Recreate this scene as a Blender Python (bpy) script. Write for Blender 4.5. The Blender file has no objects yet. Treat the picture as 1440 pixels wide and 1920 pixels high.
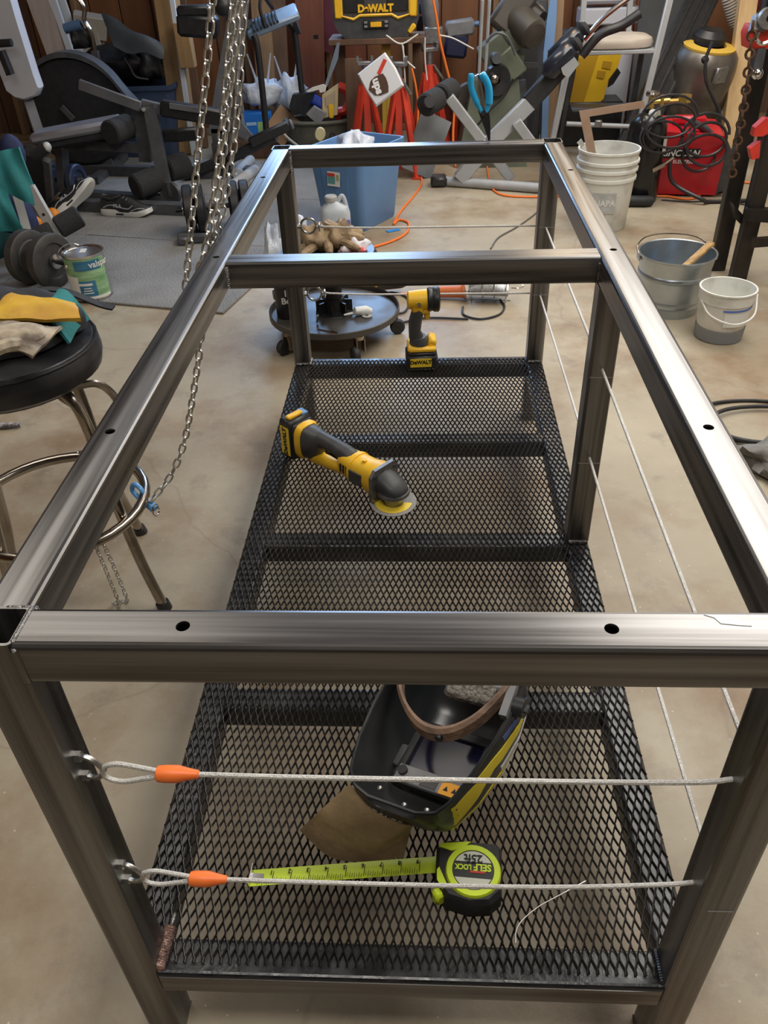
import bpy, bmesh, math, random
from mathutils import Vector, Matrix, Euler
random.seed(7)
PI = math.pi
R = math.radians
SC = bpy.context.scene
COL = SC.collection

# ------------------------------------------------------------------ camera
W, L, H, T = 0.792, 1.900, 0.860, 0.0508      # work table: width, length, height, tube size
SH = 0.2134                                   # top of the lower shelf
FPX = 1506.5
CAM = Vector((0.4252, -0.4899, 1.3786))
PITCH, YAW, ROLL = 0.6441, -0.0669, -0.0418
_f = Vector((math.sin(YAW)*math.cos(PITCH), math.cos(YAW)*math.cos(PITCH), -math.sin(PITCH)))
_r = Vector((math.cos(YAW), -math.sin(YAW), 0))
_u = _r.cross(_f)
_c, _s = math.cos(ROLL), math.sin(ROLL)
_r, _u = _c*_r + _s*_u, -_s*_r + _c*_u
cam = bpy.data.cameras.new('camera')
camo = bpy.data.objects.new('camera', cam)
COL.objects.link(camo)
mw = Matrix((_r, _u, -_f)).transposed().to_4x4()
mw.translation = CAM
camo.matrix_world = mw
cam.sensor_fit = 'HORIZONTAL'
cam.sensor_width = 36.0
cam.lens = FPX/1440*36.0
cam.clip_start = 0.02
SC.camera = camo

# ------------------------------------------------------------------ world, lights, exposure
wd = bpy.data.worlds.new('world'); SC.world = wd; wd.use_nodes = True
wd.node_tree.nodes['Background'].inputs[0].default_value = (0.62, 0.78, 1.0, 1)
wd.node_tree.nodes['Background'].inputs[1].default_value = 0.6
def area(name, loc, size, energy, color, rot=(0, 0, 0)):
    l = bpy.data.lights.new(name, 'AREA'); l.shape = 'RECTANGLE'
    l.size, l.size_y = size; l.energy = energy; l.color = color
    o = bpy.data.objects.new(name, l); o.location = loc; o.rotation_euler = rot; COL.objects.link(o)
    return o
area('shop_light_right', (1.75, 2.7, 2.62), (1.3, 4.2), 135, (1.0, 0.96, 0.90))
area('fill_light_left', (-1.15, 1.55, 2.62), (1.5, 0.9), 17, (1.0, 0.93, 0.84))  # added dim fill, placed to reflect in the left of the front rail
area('fill_light_near', (0.25, -0.45, 2.62), (1.3, 0.35), 26, (1.0, 0.95, 0.88))  # added fill above the near end, brightens the bib and front of the shelf
area('shop_light_back', (0.1, 4.4, 2.62), (1.2, 0.3), 16, (1.0, 0.95, 0.88))
area('window_daylight', (-0.20, 6.30, 2.02), (1.1, 1.05), 66, (0.36, 0.60, 1.0), (R(-90), 0, 0))
b_ = bpy.data.lights.new('work_bulb', 'POINT'); b_.energy = 16; b_.color = (1.0, 0.72, 0.38); b_.shadow_soft_size = 0.14
bo_ = bpy.data.objects.new('work_bulb', b_); bo_.location = (1.36, 5.0, 2.45); COL.objects.link(bo_)
vs = SC.view_settings
vs.view_transform = 'Standard'; vs.look = 'None'; vs.gamma = 1.0; vs.use_curve_mapping = False
vs.exposure = 0.0

# ------------------------------------------------------------------ places in the room from sight lines
def _ray(px, py):
    return _f + _r*((px-720)/FPX) - _u*((py-960)/FPX)
def onZ(px, py, z=0.0):
    d = _ray(px, py); return CAM + d*((z-CAM.z)/d.z)
def onY(px, py, y):
    d = _ray(px, py); return CAM + d*((y-CAM.y)/d.y)
def onX(px, py, x):
    d = _ray(px, py); return CAM + d*((x-CAM.x)/d.x)

# ------------------------------------------------------------------ materials
MATS = {}
def mat(name, col, rough=0.5, metal=0.0, col2=None, scale=6.0, stretch=(1, 1, 1), detail=6.0, bump=0.0, bscale=None,
        rvar=0.0, contrast=(0.35, 0.65), spec=0.5, trans=0.0, coat=0.0, sheen=0.0, alpha=1.0, ior=None, sub=0.0):
    if name in MATS: return MATS[name]
    m = bpy.data.materials.new(name); m.use_nodes = True
    nt = m.node_tree; bs = nt.nodes['Principled BSDF']
    def c4(c): return (c[0], c[1], c[2], 1)
    bs.inputs['Base Color'].default_value = c4(col)
    bs.inputs['Roughness'].default_value = rough
    bs.inputs['Metallic'].default_value = metal
    bs.inputs['Specular IOR Level'].default_value = spec
    bs.inputs['Transmission Weight'].default_value = trans
    bs.inputs['Coat Weight'].default_value = coat
    bs.inputs['Sheen Weight'].default_value = sheen
    bs.inputs['Alpha'].default_value = alpha
    if ior: bs.inputs['IOR'].default_value = ior
    if sub:
        bs.inputs['Subsurface Weight'].default_value = sub; bs.inputs['Subsurface Scale'].default_value = 0.02
    if col2 or bump or rvar:
        tc = nt.nodes.new('ShaderNodeTexCoord'); mp = nt.nodes.new('ShaderNodeMapping')
        mp.inputs['Scale'].default_value = stretch
        nt.links.new(tc.outputs['Object'], mp.inputs['Vector'])
        nz = nt.nodes.new('ShaderNodeTexNoise'); nz.inputs['Scale'].default_value = scale; nz.inputs['Detail'].default_value = detail
        nt.links.new(mp.outputs[0], nz.inputs['Vector'])
        cr = nt.nodes.new('ShaderNodeValToRGB')
        cr.color_ramp.elements[0].position, cr.color_ramp.elements[1].position = contrast
        cr.color_ramp.elements[0].color = c4(col); cr.color_ramp.elements[1].color = c4(col2 or col)
        nt.links.new(nz.outputs['Fac'], cr.inputs['Fac'])
        if col2: nt.links.new(cr.outputs['Color'], bs.inputs['Base Color'])
        if rvar:
            mr = nt.nodes.new('ShaderNodeMapRange')
            mr.inputs['From Min'].default_value, mr.inputs['From Max'].default_value = contrast
            mr.inputs['To Min'].default_value = rough-rvar; mr.inputs['To Max'].default_value = rough+rvar
            nt.links.new(nz.outputs['Fac'], mr.inputs['Value']); nt.links.new(mr.outputs[0], bs.inputs['Roughness'])
        if bump:
            n2 = nt.nodes.new('ShaderNodeTexNoise'); n2.inputs['Scale'].default_value = bscale or scale*3; n2.inputs['Detail'].default_value = 5
            nt.links.new(mp.outputs[0], n2.inputs['Vector'])
            bp = nt.nodes.new('ShaderNodeBump'); bp.inputs['Strength'].default_value = bump; bp.inputs['Distance'].default_value = 0.01
            nt.links.new(n2.outputs['Fac'], bp.inputs['Height']); nt.links.new(bp.outputs[0], bs.inputs['Normal'])
    MATS[name] = m
    return m

# ------------------------------------------------------------------ mesh building
class B:
    def __init__(s, M=None):
        s.v = []; s.f = []; s.M = M or Matrix()
    def add(s, vs_, fs):
        o = len(s.v); M = s.M
        s.v += [M @ Vector(p) for p in vs_]; s.f += [tuple(i+o for i in f) for f in fs]
        return s
    def box(s, c, d, rot=None, bev=0.0):
        hx, hy, hz = d[0]/2, d[1]/2, d[2]/2
        Q = (rot if isinstance(rot, Matrix) else Euler(rot).to_matrix().to_4x4()) if rot is not None else Matrix()
        c = Vector(c); vs_ = []; fs = []
        if bev <= 0:
            for x in (-hx, hx):
                for y in (-hy, hy):
                    for z in (-hz, hz): vs_.append(c + (Q @ Vector((x, y, z))))
            fs = [(0, 1, 3, 2), (4, 6, 7, 5), (0, 4, 5, 1), (2, 3, 7, 6), (0, 2, 6, 4), (1, 5, 7, 3)]
            return s.add(vs_, fs)
        b = min(bev, hx*0.95, hy*0.95, hz*0.95); idx = {}
        for sx in (-1, 1):
            for sy in (-1, 1):
                for sz in (-1, 1):
                    for ax in range(3):
                        p = [sx*(hx-b), sy*(hy-b), sz*(hz-b)]
                        p[ax] = (sx*hx, sy*hy, sz*hz)[ax]
                        idx[(sx, sy, sz, ax)] = len(vs_); vs_.append(c + (Q @ Vector(p)))
        for ax in range(3):
            a1, a2 = [a for a in range(3) if a != ax]
            for sg in (-1, 1):
                q = []
                for s1, s2 in ((-1, -1), (1, -1), (1, 1), (-1, 1)):
                    k = [0, 0, 0]; k[ax] = sg; k[a1] = s1; k[a2] = s2; q.append(idx[(*k, ax)])
                fs.append(tuple(q))
            for s1 in (-1, 1):
                for s2 in (-1, 1):
                    q = []
                    for sg, a in ((-1, a1), (1, a1), (1, a2), (-1, a2)):
                        k = [0, 0, 0]; k[ax] = sg; k[a1] = s1; k[a2] = s2; q.append(idx[(*k, a)])
                    fs.append(tuple(q))
        for sx in (-1, 1):
            for sy in (-1, 1):
                for sz in (-1, 1): fs.append(tuple(idx[(sx, sy, sz, a)] for a in range(3)))
        return s.add(vs_, fs)
    def bar(s, p0, p1, w, h, up=(0, 0, 1), bev=0.0, roll=0.0):
        p0, p1 = Vector(p0), Vector(p1); d = p1-p0; ln = d.length; d = d.normalized(); up = Vector(up)
        if abs(d.dot(up)) > 0.99: up = Vector((0, 1, 0))
        x = d.cross(up).normalized(); z = x.cross(d)
        Q = Matrix((x, d, z)).transposed().to_4x4() @ Matrix.Rotation(roll, 4, 'Y')
        return s.box((p0+p1)/2, (w, ln, h), Q, bev)
    def cyl(s, p0, p1, r0, r1=None, n=16, cap=True):
        return s.tube([p0, p1], [r0, r0 if r1 is None else r1], n, cap=cap)
    def tube(s, pts, r, n=8, closed=False, cap=True):
        pts = [Vector(p) for p in pts]; m = len(pts)
        rs = r if isinstance(r, (list, tuple)) else [r]*m
        vs_ = []; fs = []; prev = None
        for i, p in enumerate(pts):
            if closed: t = (pts[(i+1) % m]-pts[i-1])
            else: t = pts[min(i+1, m-1)]-pts[max(i-1, 0)]
            t = t.normalized() if t.length > 1e-9 else Vector((0, 0, 1))
            if prev is None:
                a = Vector((0, 0, 1)) if abs(t.z) < 0.9 else Vector((1, 0, 0))
                nx = t.cross(a).normalized()
            else:
                nx = prev - t*prev.dot(t)
                nx = nx.normalized() if nx.length > 1e-6 else t.orthogonal().normalized()
            prev = nx; ny = t.cross(nx)
            for k in range(n):
                a = 2*PI*k/n; vs_.append(p + (nx*math.cos(a)+ny*math.sin(a))*rs[i])
        seg = m if closed else m-1
        for i in range(seg):
            for k in range(n):
                a, b = i*n+k, i*n+(k+1) % n; c, d = ((i+1) % m)*n+(k+1) % n, ((i+1) % m)*n+k
                fs.append((a, b, c, d))
        if cap and not closed:
            fs.append(tuple(range(n))[::-1]); fs.append(tuple((m-1)*n+k for k in range(n)))
        return s.add(vs_, fs)
    def lathe(s, prof, n=24, M=None, cap=False):
        M = M or Matrix(); vs_ = []; fs = []
        for r, z in prof:
            for k in range(n):
                a = 2*PI*k/n; vs_.append(M @ Vector((r*math.cos(a), r*math.sin(a), z)))
        for i in range(len(prof)-1):
            for k in range(n): fs.append((i*n+k, i*n+(k+1) % n, (i+1)*n+(k+1) % n, (i+1)*n+k))
        if cap:
            fs.append(tuple(range(n))[::-1]); fs.append(tuple((len(prof)-1)*n+k for k in range(n)))
        return s.add(vs_, fs)
    def prism(s, poly, z0, z1, M=None):
        M = M or Matrix(); n = len(poly)
        vs_ = [M @ Vector((x, y, z0)) for x, y in poly] + [M @ Vector((x, y, z1)) for x, y in poly]
        fs = [tuple(range(n))[::-1], tuple(range(n, 2*n))] + [(k, (k+1) % n, n+(k+1) % n, n+k) for k in range(n)]
        return s.add(vs_, fs)
    def slab(s, pts, off):
        """a closed 3-D outline given thickness along off"""
        n = len(pts); off = Vector(off); pts = [Vector(p) for p in pts]
        return s.add(pts + [p+off for p in pts], [tuple(range(n))[::-1], tuple(range(n, 2*n))] + [(k, (k+1) % n, n+(k+1) % n, n+k) for k in range(n)])
    def ell(s, c, rad, n=16, m=10, M=None):
        M = M or Matrix(); vs_ = []; fs = []; c = Vector(c)
        for i in range(m+1):
            t = PI*i/m
            for k in range(n):
                a = 2*PI*k/n
                vs_.append(c + (M @ Vector((rad[0]*math.sin(t)*math.cos(a), rad[1]*math.sin(t)*math.sin(a), rad[2]*math.cos(t)))))
        for i in range(m):
            for k in range(n): fs.append((i*n+k, (i+1)*n+k, (i+1)*n+(k+1) % n, i*n+(k+1) % n))
        return s.add(vs_, fs)
    def loft(s, secs, cap=True, closed=True):
        n = len(secs[0]); vs_ = [Vector(p) for q in secs for p in q]; fs = []
        for i in range(len(secs)-1):
            for k in range(n if closed else n-1): fs.append((i*n+k, i*n+(k+1) % n, (i+1)*n+(k+1) % n, (i+1)*n+k))
        if cap and closed:
            fs.append(tuple(range(n))[::-1]); fs.append(tuple((len(secs)-1)*n+k for k in range(n)))
        return s.add(vs_, fs)
    def sheet(s, fn, nu, nv, th=0.003):
        """a surface fn(u, v) given thickness"""
        P = [[Vector(fn(i/nu, j/nv)) for j in range(nv+1)] for i in range(nu+1)]
        top = []; bot = []
        for i in range(nu+1):
            for j in range(nv+1):
                du = P[min(i+1, nu)][j]-P[max(i-1, 0)][j]; dv = P[i][min(j+1, nv)]-P[i][max(j-1, 0)]
                nn = du.cross(dv); nn = nn.normalized() if nn.length > 1e-10 else Vector((0, 0, 1))
                top.append(P[i][j]+nn*th/2); bot.append(P[i][j]-nn*th/2)
        k = nv+1; o = len(top); fs = []
        for i in range(nu):
            for j in range(nv):
                a, b, c, d = i*k+j, (i+1)*k+j, (i+1)*k+j+1, i*k+j+1
                fs.append((a, b, c, d)); fs.append((d+o, c+o, b+o, a+o))
        for i in range(nu):
            fs.append((i*k, i*k+o, (i+1)*k+o, (i+1)*k)); fs.append((i*k+nv, (i+1)*k+nv, (i+1)*k+nv+o, i*k+nv+o))
        for j in range(nv):
            fs.append((j, j+1, j+1+o, j+o)); q = nu*k; fs.append((q+j, q+j+o, q+j+1+o, q+j+1))
        return s.add(top+bot, fs)

def mesh_of(name, b, m, smooth=38):
    me = bpy.data.meshes.new(name)
    me.from_pydata([tuple(p) for p in b.v], [], b.f)
    bm = bmesh.new(); bm.from_mesh(me)
    if len(b.v) < 60000: bmesh.ops.recalc_face_normals(bm, faces=bm.faces)
    bm.to_mesh(me); bm.free()
    if smooth:
        me.shade_smooth(); me.set_sharp_from_angle(angle=R(smooth))
    me.materials.append(m)
    return me
def part(name, b, m, parent=None, world=False, smooth=38):
    """one mesh object; with world=True the shape is given in room coordinates and moved under its parent"""
    if world and parent is not None:
        o0 = parent; chain = Matrix()
        while o0 is not None:
            chain = o0.matrix_basis @ chain; o0 = o0.parent
        inv = chain.inverted(); b.v = [inv @ p for p in b.v]
    o = bpy.data.objects.new(name, mesh_of(name, b, m, smooth)); COL.objects.link(o)
    if parent is not None: o.parent = parent
    return o
def tag(o, label, cat, group=None, kind=None):
    o['label'] = label; o['category'] = cat
    if group: o['group'] = group
    if kind: o['kind'] = kind
    return o
def thing(name, label, cat, loc=(0, 0, 0), rot=(0, 0, 0), group=None):
    o = bpy.data.objects.new(name, None); COL.objects.link(o)
    o.empty_display_size = 0.05
    o.location = loc; o.rotation_euler = rot if isinstance(rot, (tuple, Euler)) else (0, 0, rot)
    o.matrix_basis = Matrix.Translation(Vector(loc)) @ Euler(o.rotation_euler).to_matrix().to_4x4()
    return tag(o, label, cat, group)
def struct(name, b, m, parent=None):
    o = part(name, b, m, parent)
    if parent is None: o['kind'] = 'structure'
    return o
def solo(name, b, m, label, cat, group=None, loc=None, smooth=38):
    """a thing that is one mesh; its origin is put at the foot of the shape"""
    if loc is None:
        lo = Vector([min(p[i] for p in b.v) for i in range(3)]); hi = Vector([max(p[i] for p in b.v) for i in range(3)])
        loc = Vector(((lo.x+hi.x)/2, (lo.y+hi.y)/2, lo.z)); b.v = [p-loc for p in b.v]
    o = part(name, b, m, None, smooth=smooth); o.location = loc
    return tag(o, label, cat, group)
def copy_thing(root, loc=None, rot=None, label=None):
    r = root.copy(); COL.objects.link(r)
    if loc is not None: r.location = loc
    if rot is not None: r.rotation_euler = rot
    if label: r['label'] = label
    for ch in root.children:
        c = ch.copy(); COL.objects.link(c); c.parent = r
        for g in ch.children:
            d = g.copy(); COL.objects.link(d); d.parent = c
    return r
def text(name, s_, size, m, parent, M, ext=0.0006, align='CENTER', sx=1.0, bold=0.0, shear=0.0):
    cu = bpy.data.curves.new(name, 'FONT'); cu.body = s_; cu.size = size; cu.extrude = ext
    cu.align_x = align; cu.align_y = 'CENTER'; cu.offset = bold; cu.shear = shear; cu.resolution_u = 3
    to = bpy.data.objects.new(name, cu); COL.objects.link(to)
    dg = bpy.context.evaluated_depsgraph_get()
    me = bpy.data.meshes.new_from_object(to.evaluated_get(dg)); bpy.data.objects.remove(to)
    me.transform(M @ Matrix.Diagonal((sx, 1, 1, 1)))
    me.materials.clear(); me.materials.append(m)
    o = bpy.data.objects.new(name, me); COL.objects.link(o); o.parent = parent
    return o
def frame(o, x, y):
    """matrix whose x and y axes follow the two directions given, origin o"""
    x = Vector(x).normalized(); z = x.cross(Vector(y)).normalized(); y = z.cross(x)
    M = Matrix((x, y, z)).transposed().to_4x4(); M.translation = Vector(o); return M
def catmull(pts, k=6, closed=False):
    pts = [Vector(p) for p in pts]; n = len(pts); out = []
    for i in range(n if closed else n-1):
        p0 = pts[(i-1) % n] if closed or i > 0 else pts[0]*2-pts[1]
        p1 = pts[i]; p2 = pts[(i+1) % n]
        p3 = pts[(i+2) % n] if closed or i+2 < n else pts[-1]*2-pts[-2]
        for j in range(k):
            t = j/k
            out.append(0.5*((2*p1)+(p2-p0)*t+(2*p0-5*p1+4*p2-p3)*t*t+(3*p1-p0-3*p2+p3)*t**3))
    if not closed: out.append(pts[-1])
    return out
def cut(o, cutters):
    """drill holes: cutters is a list of (p0, p1, r) in the object's own coordinates"""
    cb = B()
    for p0, p1, r in cutters: cb.cyl(p0, p1, r, n=20)
    co = part('drill', cb, o.data.materials[0])
    md = o.modifiers.new('holes', 'BOOLEAN'); md.object = co; md.operation = 'DIFFERENCE'; md.solver = 'EXACT'
    dg = bpy.context.evaluated_depsgraph_get(); me = bpy.data.meshes.new_from_object(o.evaluated_get(dg))
    o.modifiers.clear(); old = o.data; o.data = me; bpy.data.meshes.remove(old)
    bpy.data.objects.remove(co)
    me.set_sharp_from_angle(angle=R(12))
def sq_tube(b, p0, p1, w=T, h=T, wall=0.0032, rad=0.006, up=(0, 0, 1), hollow=True):
    """rounded square steel tube with open ends"""
    p0, p1 = Vector(p0), Vector(p1); d = (p1-p0).normalized(); up = Vector(up)
    if abs(d.dot(up)) > 0.99: up = Vector((0, 1, 0))
    x = d.cross(up).normalized(); z = x.cross(d)
    def ring(q, hw, hh, r):
        out = []
        for cx, cz, a0 in ((hw-r, hh-r, 0), (-hw+r, hh-r, 90), (-hw+r, -hh+r, 180), (hw-r, -hh+r, 270)):
            for k in range(4):
                a = R(a0+30*k); out.append(q + x*(cx+r*math.cos(a)) + z*(cz+r*math.sin(a)))
        return out
    o0, o1 = ring(p0, w/2, h/2, rad), ring(p1, w/2, h/2, rad)
    n = len(o0)
    if not hollow: return b.loft([o0, o1])
    i0, i1 = ring(p0, w/2-wall, h/2-wall, rad*0.5), ring(p1, w/2-wall, h/2-wall, rad*0.5)
    vs_ = o0+o1+i0+i1; fs = []
    for k in range(n):
        j = (k+1) % n
        fs += [(k, j, n+j, n+k), (2*n+j, 2*n+k, 3*n+k, 3*n+j), (j, k, 2*n+k, 2*n+j), (n+k, n+j, 3*n+j, 3*n+k)]
    return b.add(vs_, fs)

# ------------------------------------------------------------------ shared materials
def steel(name, axis, c1=(0.075, 0.070, 0.067), c2=(0.30, 0.295, 0.29)):
    st = {'x': (0.35, 17, 17), 'y': (17, 0.35, 17), 'z': (17, 17, 0.35)}[axis]
    return mat(name, c1, 0.33, 0.9, c2, 3.2, st, 5.0, 0.02, 8, 0.08, (0.33, 0.66))
ST = {a: steel('mill_scale_steel_'+a, a) for a in 'xyz'}
BLK = mat('black_enamel', (0.010, 0.010, 0.012), 0.32, 0.0, (0.022, 0.022, 0.025), 30, bump=0.10, bscale=90, rvar=0.10)
MESHM = mat('black_expanded_metal', (0.016, 0.015, 0.014), 0.36, 0.3, (0.060, 0.053, 0.047), 5, rvar=0.08, contrast=(0.45, 0.75))
WELD = mat('weld_bead', (0.32, 0.31, 0.30), 0.34, 0.9, (0.12, 0.11, 0.10), 120, bump=0.5, bscale=160)
WELDC = mat('heat_tinted_weld', (0.62, 0.44, 0.38), 0.36, 0.7, (0.34, 0.24, 0.21), 90, bump=0.7, bscale=150)
ZINC = mat('zinc_plated', (0.55, 0.55, 0.53), 0.28, 0.9, (0.36, 0.35, 0.33), 60)
ROPE = mat('galvanised_rope', (0.74, 0.72, 0.68), 0.45, 0.30, (0.55, 0.54, 0.51), 400, stretch=(1, 1, 1), bump=0.4, bscale=600)
RUB = mat('black_rubber', (0.012, 0.012, 0.013), 0.62, 0.0, (0.024, 0.024, 0.026), 40, bump=0.1)
BPL = mat('black_plastic', (0.012, 0.012, 0.013), 0.42, 0.0, (0.020, 0.020, 0.022), 30)
DGR = mat('dark_grey_plastic', (0.040, 0.041, 0.043), 0.48, 0.0, (0.062, 0.062, 0.064), 25)
GRY = mat('grey_plastic', (0.16, 0.165, 0.17), 0.5, 0.0, (0.21, 0.21, 0.22), 20)
YEL = mat('yellow_plastic', (0.78, 0.44, 0.015), 0.42, 0.0, (0.86, 0.52, 0.03), 14)
WHT = mat('white_plastic', (0.66, 0.66, 0.63), 0.5, 0.0, (0.74, 0.74, 0.71), 10)
CHR = mat('chrome', (0.62, 0.61, 0.60), 0.16, 1.0)
CHRW = mat('worn_chrome', (0.42, 0.38, 0.33), 0.26, 1.0, (0.17, 0.13, 0.10), 9, bump=0.05, rvar=0.08, contrast=(0.45, 0.75))
ALU = mat('dull_aluminium', (0.36, 0.36, 0.35), 0.42, 0.85, (0.24, 0.24, 0.24), 60, bump=0.1)
ORG = mat('orange_cord', (0.85, 0.19, 0.03), 0.45)
RED = mat('red_paint', (0.62, 0.045, 0.025), 0.36, 0.0, (0.50, 0.03, 0.02), 12)
GTUBE = mat('grey_powder_coat', (0.30, 0.31, 0.32), 0.42, 0.0, (0.35, 0.36, 0.37), 12)
DTUBE = mat('charcoal_powder_coat', (0.055, 0.057, 0.062), 0.40, 0.0, (0.085, 0.088, 0.094), 14)
FOAM = mat('black_foam', (0.018, 0.018, 0.019), 0.9, 0.0, (0.03, 0.03, 0.031), 120, bump=0.25, bscale=300)

# ------------------------------------------------------------------ floor
fm = bpy.data.materials.new('stained_concrete'); fm.use_nodes = True
nt = fm.node_tree; bs = nt.nodes['Principled BSDF']
tc = nt.nodes.new('ShaderNodeTexCoord')
def noise(sc, det=6, rough=0.6, vec=None):
    n = nt.nodes.new('ShaderNodeTexNoise'); n.inputs['Scale'].default_value = sc; n.inputs['Detail'].default_value = det
    n.inputs['Roughness'].default_value = rough; nt.links.new(vec or tc.outputs['Object'], n.inputs['Vector']); return n
def ramp(src, p0, p1, c0, c1):
    r_ = nt.nodes.new('ShaderNodeValToRGB'); e = r_.color_ramp.elements
    e[0].position, e[1].position = p0, p1; e[0].color = (*c0, 1); e[1].color = (*c1, 1)
    nt.links.new(src, r_.inputs['Fac']); return r_
def mix(kind, a, b, fac):
    x = nt.nodes.new('ShaderNodeMix'); x.data_type = 'RGBA'; x.blend_type = kind
    if isinstance(fac, float): x.inputs[0].default_value = fac
    else: nt.links.new(fac, x.inputs[0])
    nt.links.new(a, x.inputs[6])
    if isinstance(b, tuple): x.inputs[7].default_value = (*b, 1)
    else: nt.links.new(b, x.inputs[7])
    return x.outputs[2]
base = ramp(noise(1.3, 7).outputs['Fac'], 0.30, 0.72, (0.275, 0.228, 0.160), (0.42, 0.368, 0.272)).outputs[0]
rust = ramp(noise(2.1, 8, 0.65).outputs['Fac'], 0.46, 0.66, (0, 0, 0), (0.9, 0.9, 0.9)).outputs[0]
c_ = mix('MIX', base, (0.225, 0.148, 0.084), rust)
dark = ramp(noise(5.5, 9, 0.7).outputs['Fac'], 0.56, 0.78, (0, 0, 0), (0.8, 0.8, 0.8)).outputs[0]
c_ = mix('MIX', c_, (0.15, 0.125, 0.10), dark)
pale = ramp(noise(14, 6, 0.7).outputs['Fac'], 0.66, 0.74, (0, 0, 0), (0.5, 0.5, 0.5)).outputs[0]
c_ = mix('MIX', c_, (0.50, 0.46, 0.40), pale)
vo = nt.nodes.new('ShaderNodeTexVoronoi'); vo.inputs['Scale'].default_value = 26
nt.links.new(tc.outputs['Object'], vo.inputs['Vector'])
sp = ramp(vo.outputs['Distance'], 0.03, 0.06, (0.7, 0.7, 0.7), (0, 0, 0)).outputs[0]
c_ = mix('MIX', c_, (0.62, 0.58, 0.52), sp)
# hairline cracks
wv = noise(1.1, 5); wm = nt.nodes.new('ShaderNodeMix'); wm.data_type = 'VECTOR'; wm.inputs[0].default_value = 0.28
nt.links.new(tc.outputs['Object'], wm.inputs[4]); nt.links.new(wv.outputs['Color'], wm.inputs[5])
v2 = nt.nodes.new('ShaderNodeTexVoronoi'); v2.feature = 'DISTANCE_TO_EDGE'; v2.inputs['Scale'].default_value = 0.85
nt.links.new(wm.outputs[1], v2.inputs['Vector'])
ck = ramp(v2.outputs['Distance'], 0.0, 0.0035, (0.22, 0.22, 0.22), (0, 0, 0)).outputs[0]
c_ = mix('MIX', c_, (0.09, 0.075, 0.06), ck)
nt.links.new(c_, bs.inputs['Base Color'])
rr = ramp(noise(3.0, 6).outputs['Fac'], 0.3, 0.7, (0.42, 0.42, 0.42), (0.66, 0.66, 0.66)).outputs[0]
nt.links.new(rr, bs.inputs['Roughness'])
bp = nt.nodes.new('ShaderNodeBump'); bp.inputs['Strength'].default_value = 0.22; bp.inputs['Distance'].default_value = 0.006
nt.links.new(noise(38, 8, 0.7).outputs['Fac'], bp.inputs['Height']); nt.links.new(bp.outputs[0], bs.inputs['Normal'])
XL, XR, YB, YF, ZC = -3.1, 3.4, 6.35, -3.2, 2.7
struct('floor', B().box(((XL+XR)/2, (YB+YF)/2, -0.05), (XR-XL+0.4, YB-YF+0.4, 0.1)), fm)

# ------------------------------------------------------------------ walls and ceiling
PLY = mat('plywood_sheathing', (0.22, 0.092, 0.036), 0.6, 0, (0.14, 0.055, 0.022), 2.2, (6, 6, 0.5), 8, 0.1, contrast=(0.3, 0.7))
PLYR = mat('red_brown_board', (0.15, 0.046, 0.026), 0.55, 0, (0.21, 0.070, 0.038), 2.5, (6, 6, 0.5), 8, 0.1)
PLYD = mat('dark_aged_board', (0.085, 0.046, 0.026), 0.7, 0, (0.14, 0.075, 0.042), 2.5, (7, 7, 0.5), 8, 0.15)
STUD = mat('old_stud_timber', (0.20, 0.125, 0.068), 0.65, 0, (0.28, 0.18, 0.10), 2.5, (7, 7, 0.5), 8, 0.12)
DRY = mat('pale_wallboard', (0.42, 0.37, 0.30), 0.8, 0, (0.36, 0.31, 0.25), 2)
WX0, WX1, WZ0, WZ1 = -0.77, 0.37, 1.48, 2.56                     # window opening in the back wall, above the frame
wb = B()
wb.box(((XL+XR)/2, YB+0.06, WZ0/2), (XR-XL, 0.08, WZ0)); wb.box(((XL+XR)/2, YB+0.06, (WZ1+ZC)/2), (XR-XL, 0.08, ZC-WZ1))
wb.box(((XL+WX0)/2, YB+0.06, (WZ0+WZ1)/2), (WX0-XL, 0.08, WZ1-WZ0)); wb.box(((WX1+XR)/2, YB+0.06, (WZ0+WZ1)/2), (XR-WX1, 0.08, WZ1-WZ0))
wall_back = struct('wall_back', wb, PLYD)
x = XL; k = 0
rb = random.Random(3)
bmats = [PLY, PLYD, PLYR, PLY, PLYD, PLYR, PLYD]
while x < XR-0.02:
    w_ = min(rb.uniform(0.16, 0.30), XR-x)
    px = x+w_/2
    m_ = PLYR if 0.0 > px > -0.75 else (PLY if (px < -1.25 and px > -2.4) or 0.55 < px < 1.0 or 1.3 < px < 2.0 else rb.choice(bmats))
    hgt = WZ0-0.03
    part('board', B().box((px, YB+0.012, hgt/2+0.01), (w_-0.008, 0.02, hgt), bev=0.003), m_, wall_back)
    x += w_; k += 1
for sx in (-2.75, -2.13, -1.52, -0.91, -0.30, 0.31, 0.92, 1.53, 2.14, 2.75):
    part('stud', B().box((sx, YB-0.045, 0.69), (0.038, 0.088, 1.30), bev=0.003), STUD, wall_back)
part('sill_plate', B().box(((XL+XR)/2, YB-0.045, 0.02), (XR-XL, 0.088, 0.038), bev=0.003), STUD, wall_back)
struct('wall_left', B().box((XL-0.05, (YB+YF)/2, ZC/2), (0.1, YB-YF, ZC)), PLY)
struct('wall_right', B().box((XR+0.05, (YB+YF)/2, ZC/2), (0.1, YB-YF, ZC)), DRY)
struct('wall_front', B().box(((XL+XR)/2, YF-0.05, ZC/2), (XR-XL, 0.1, ZC)), mat('dark_shed_boards', (0.10, 0.075, 0.055), 0.75, 0, (0.07, 0.05, 0.035), 3, (6, 6, 0.5)))
struct('ceiling', B().box(((XL+XR)/2, (YB+YF)/2, ZC+0.05), (XR-XL+0.2, YB-YF+0.2, 0.1)), DRY)

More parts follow.
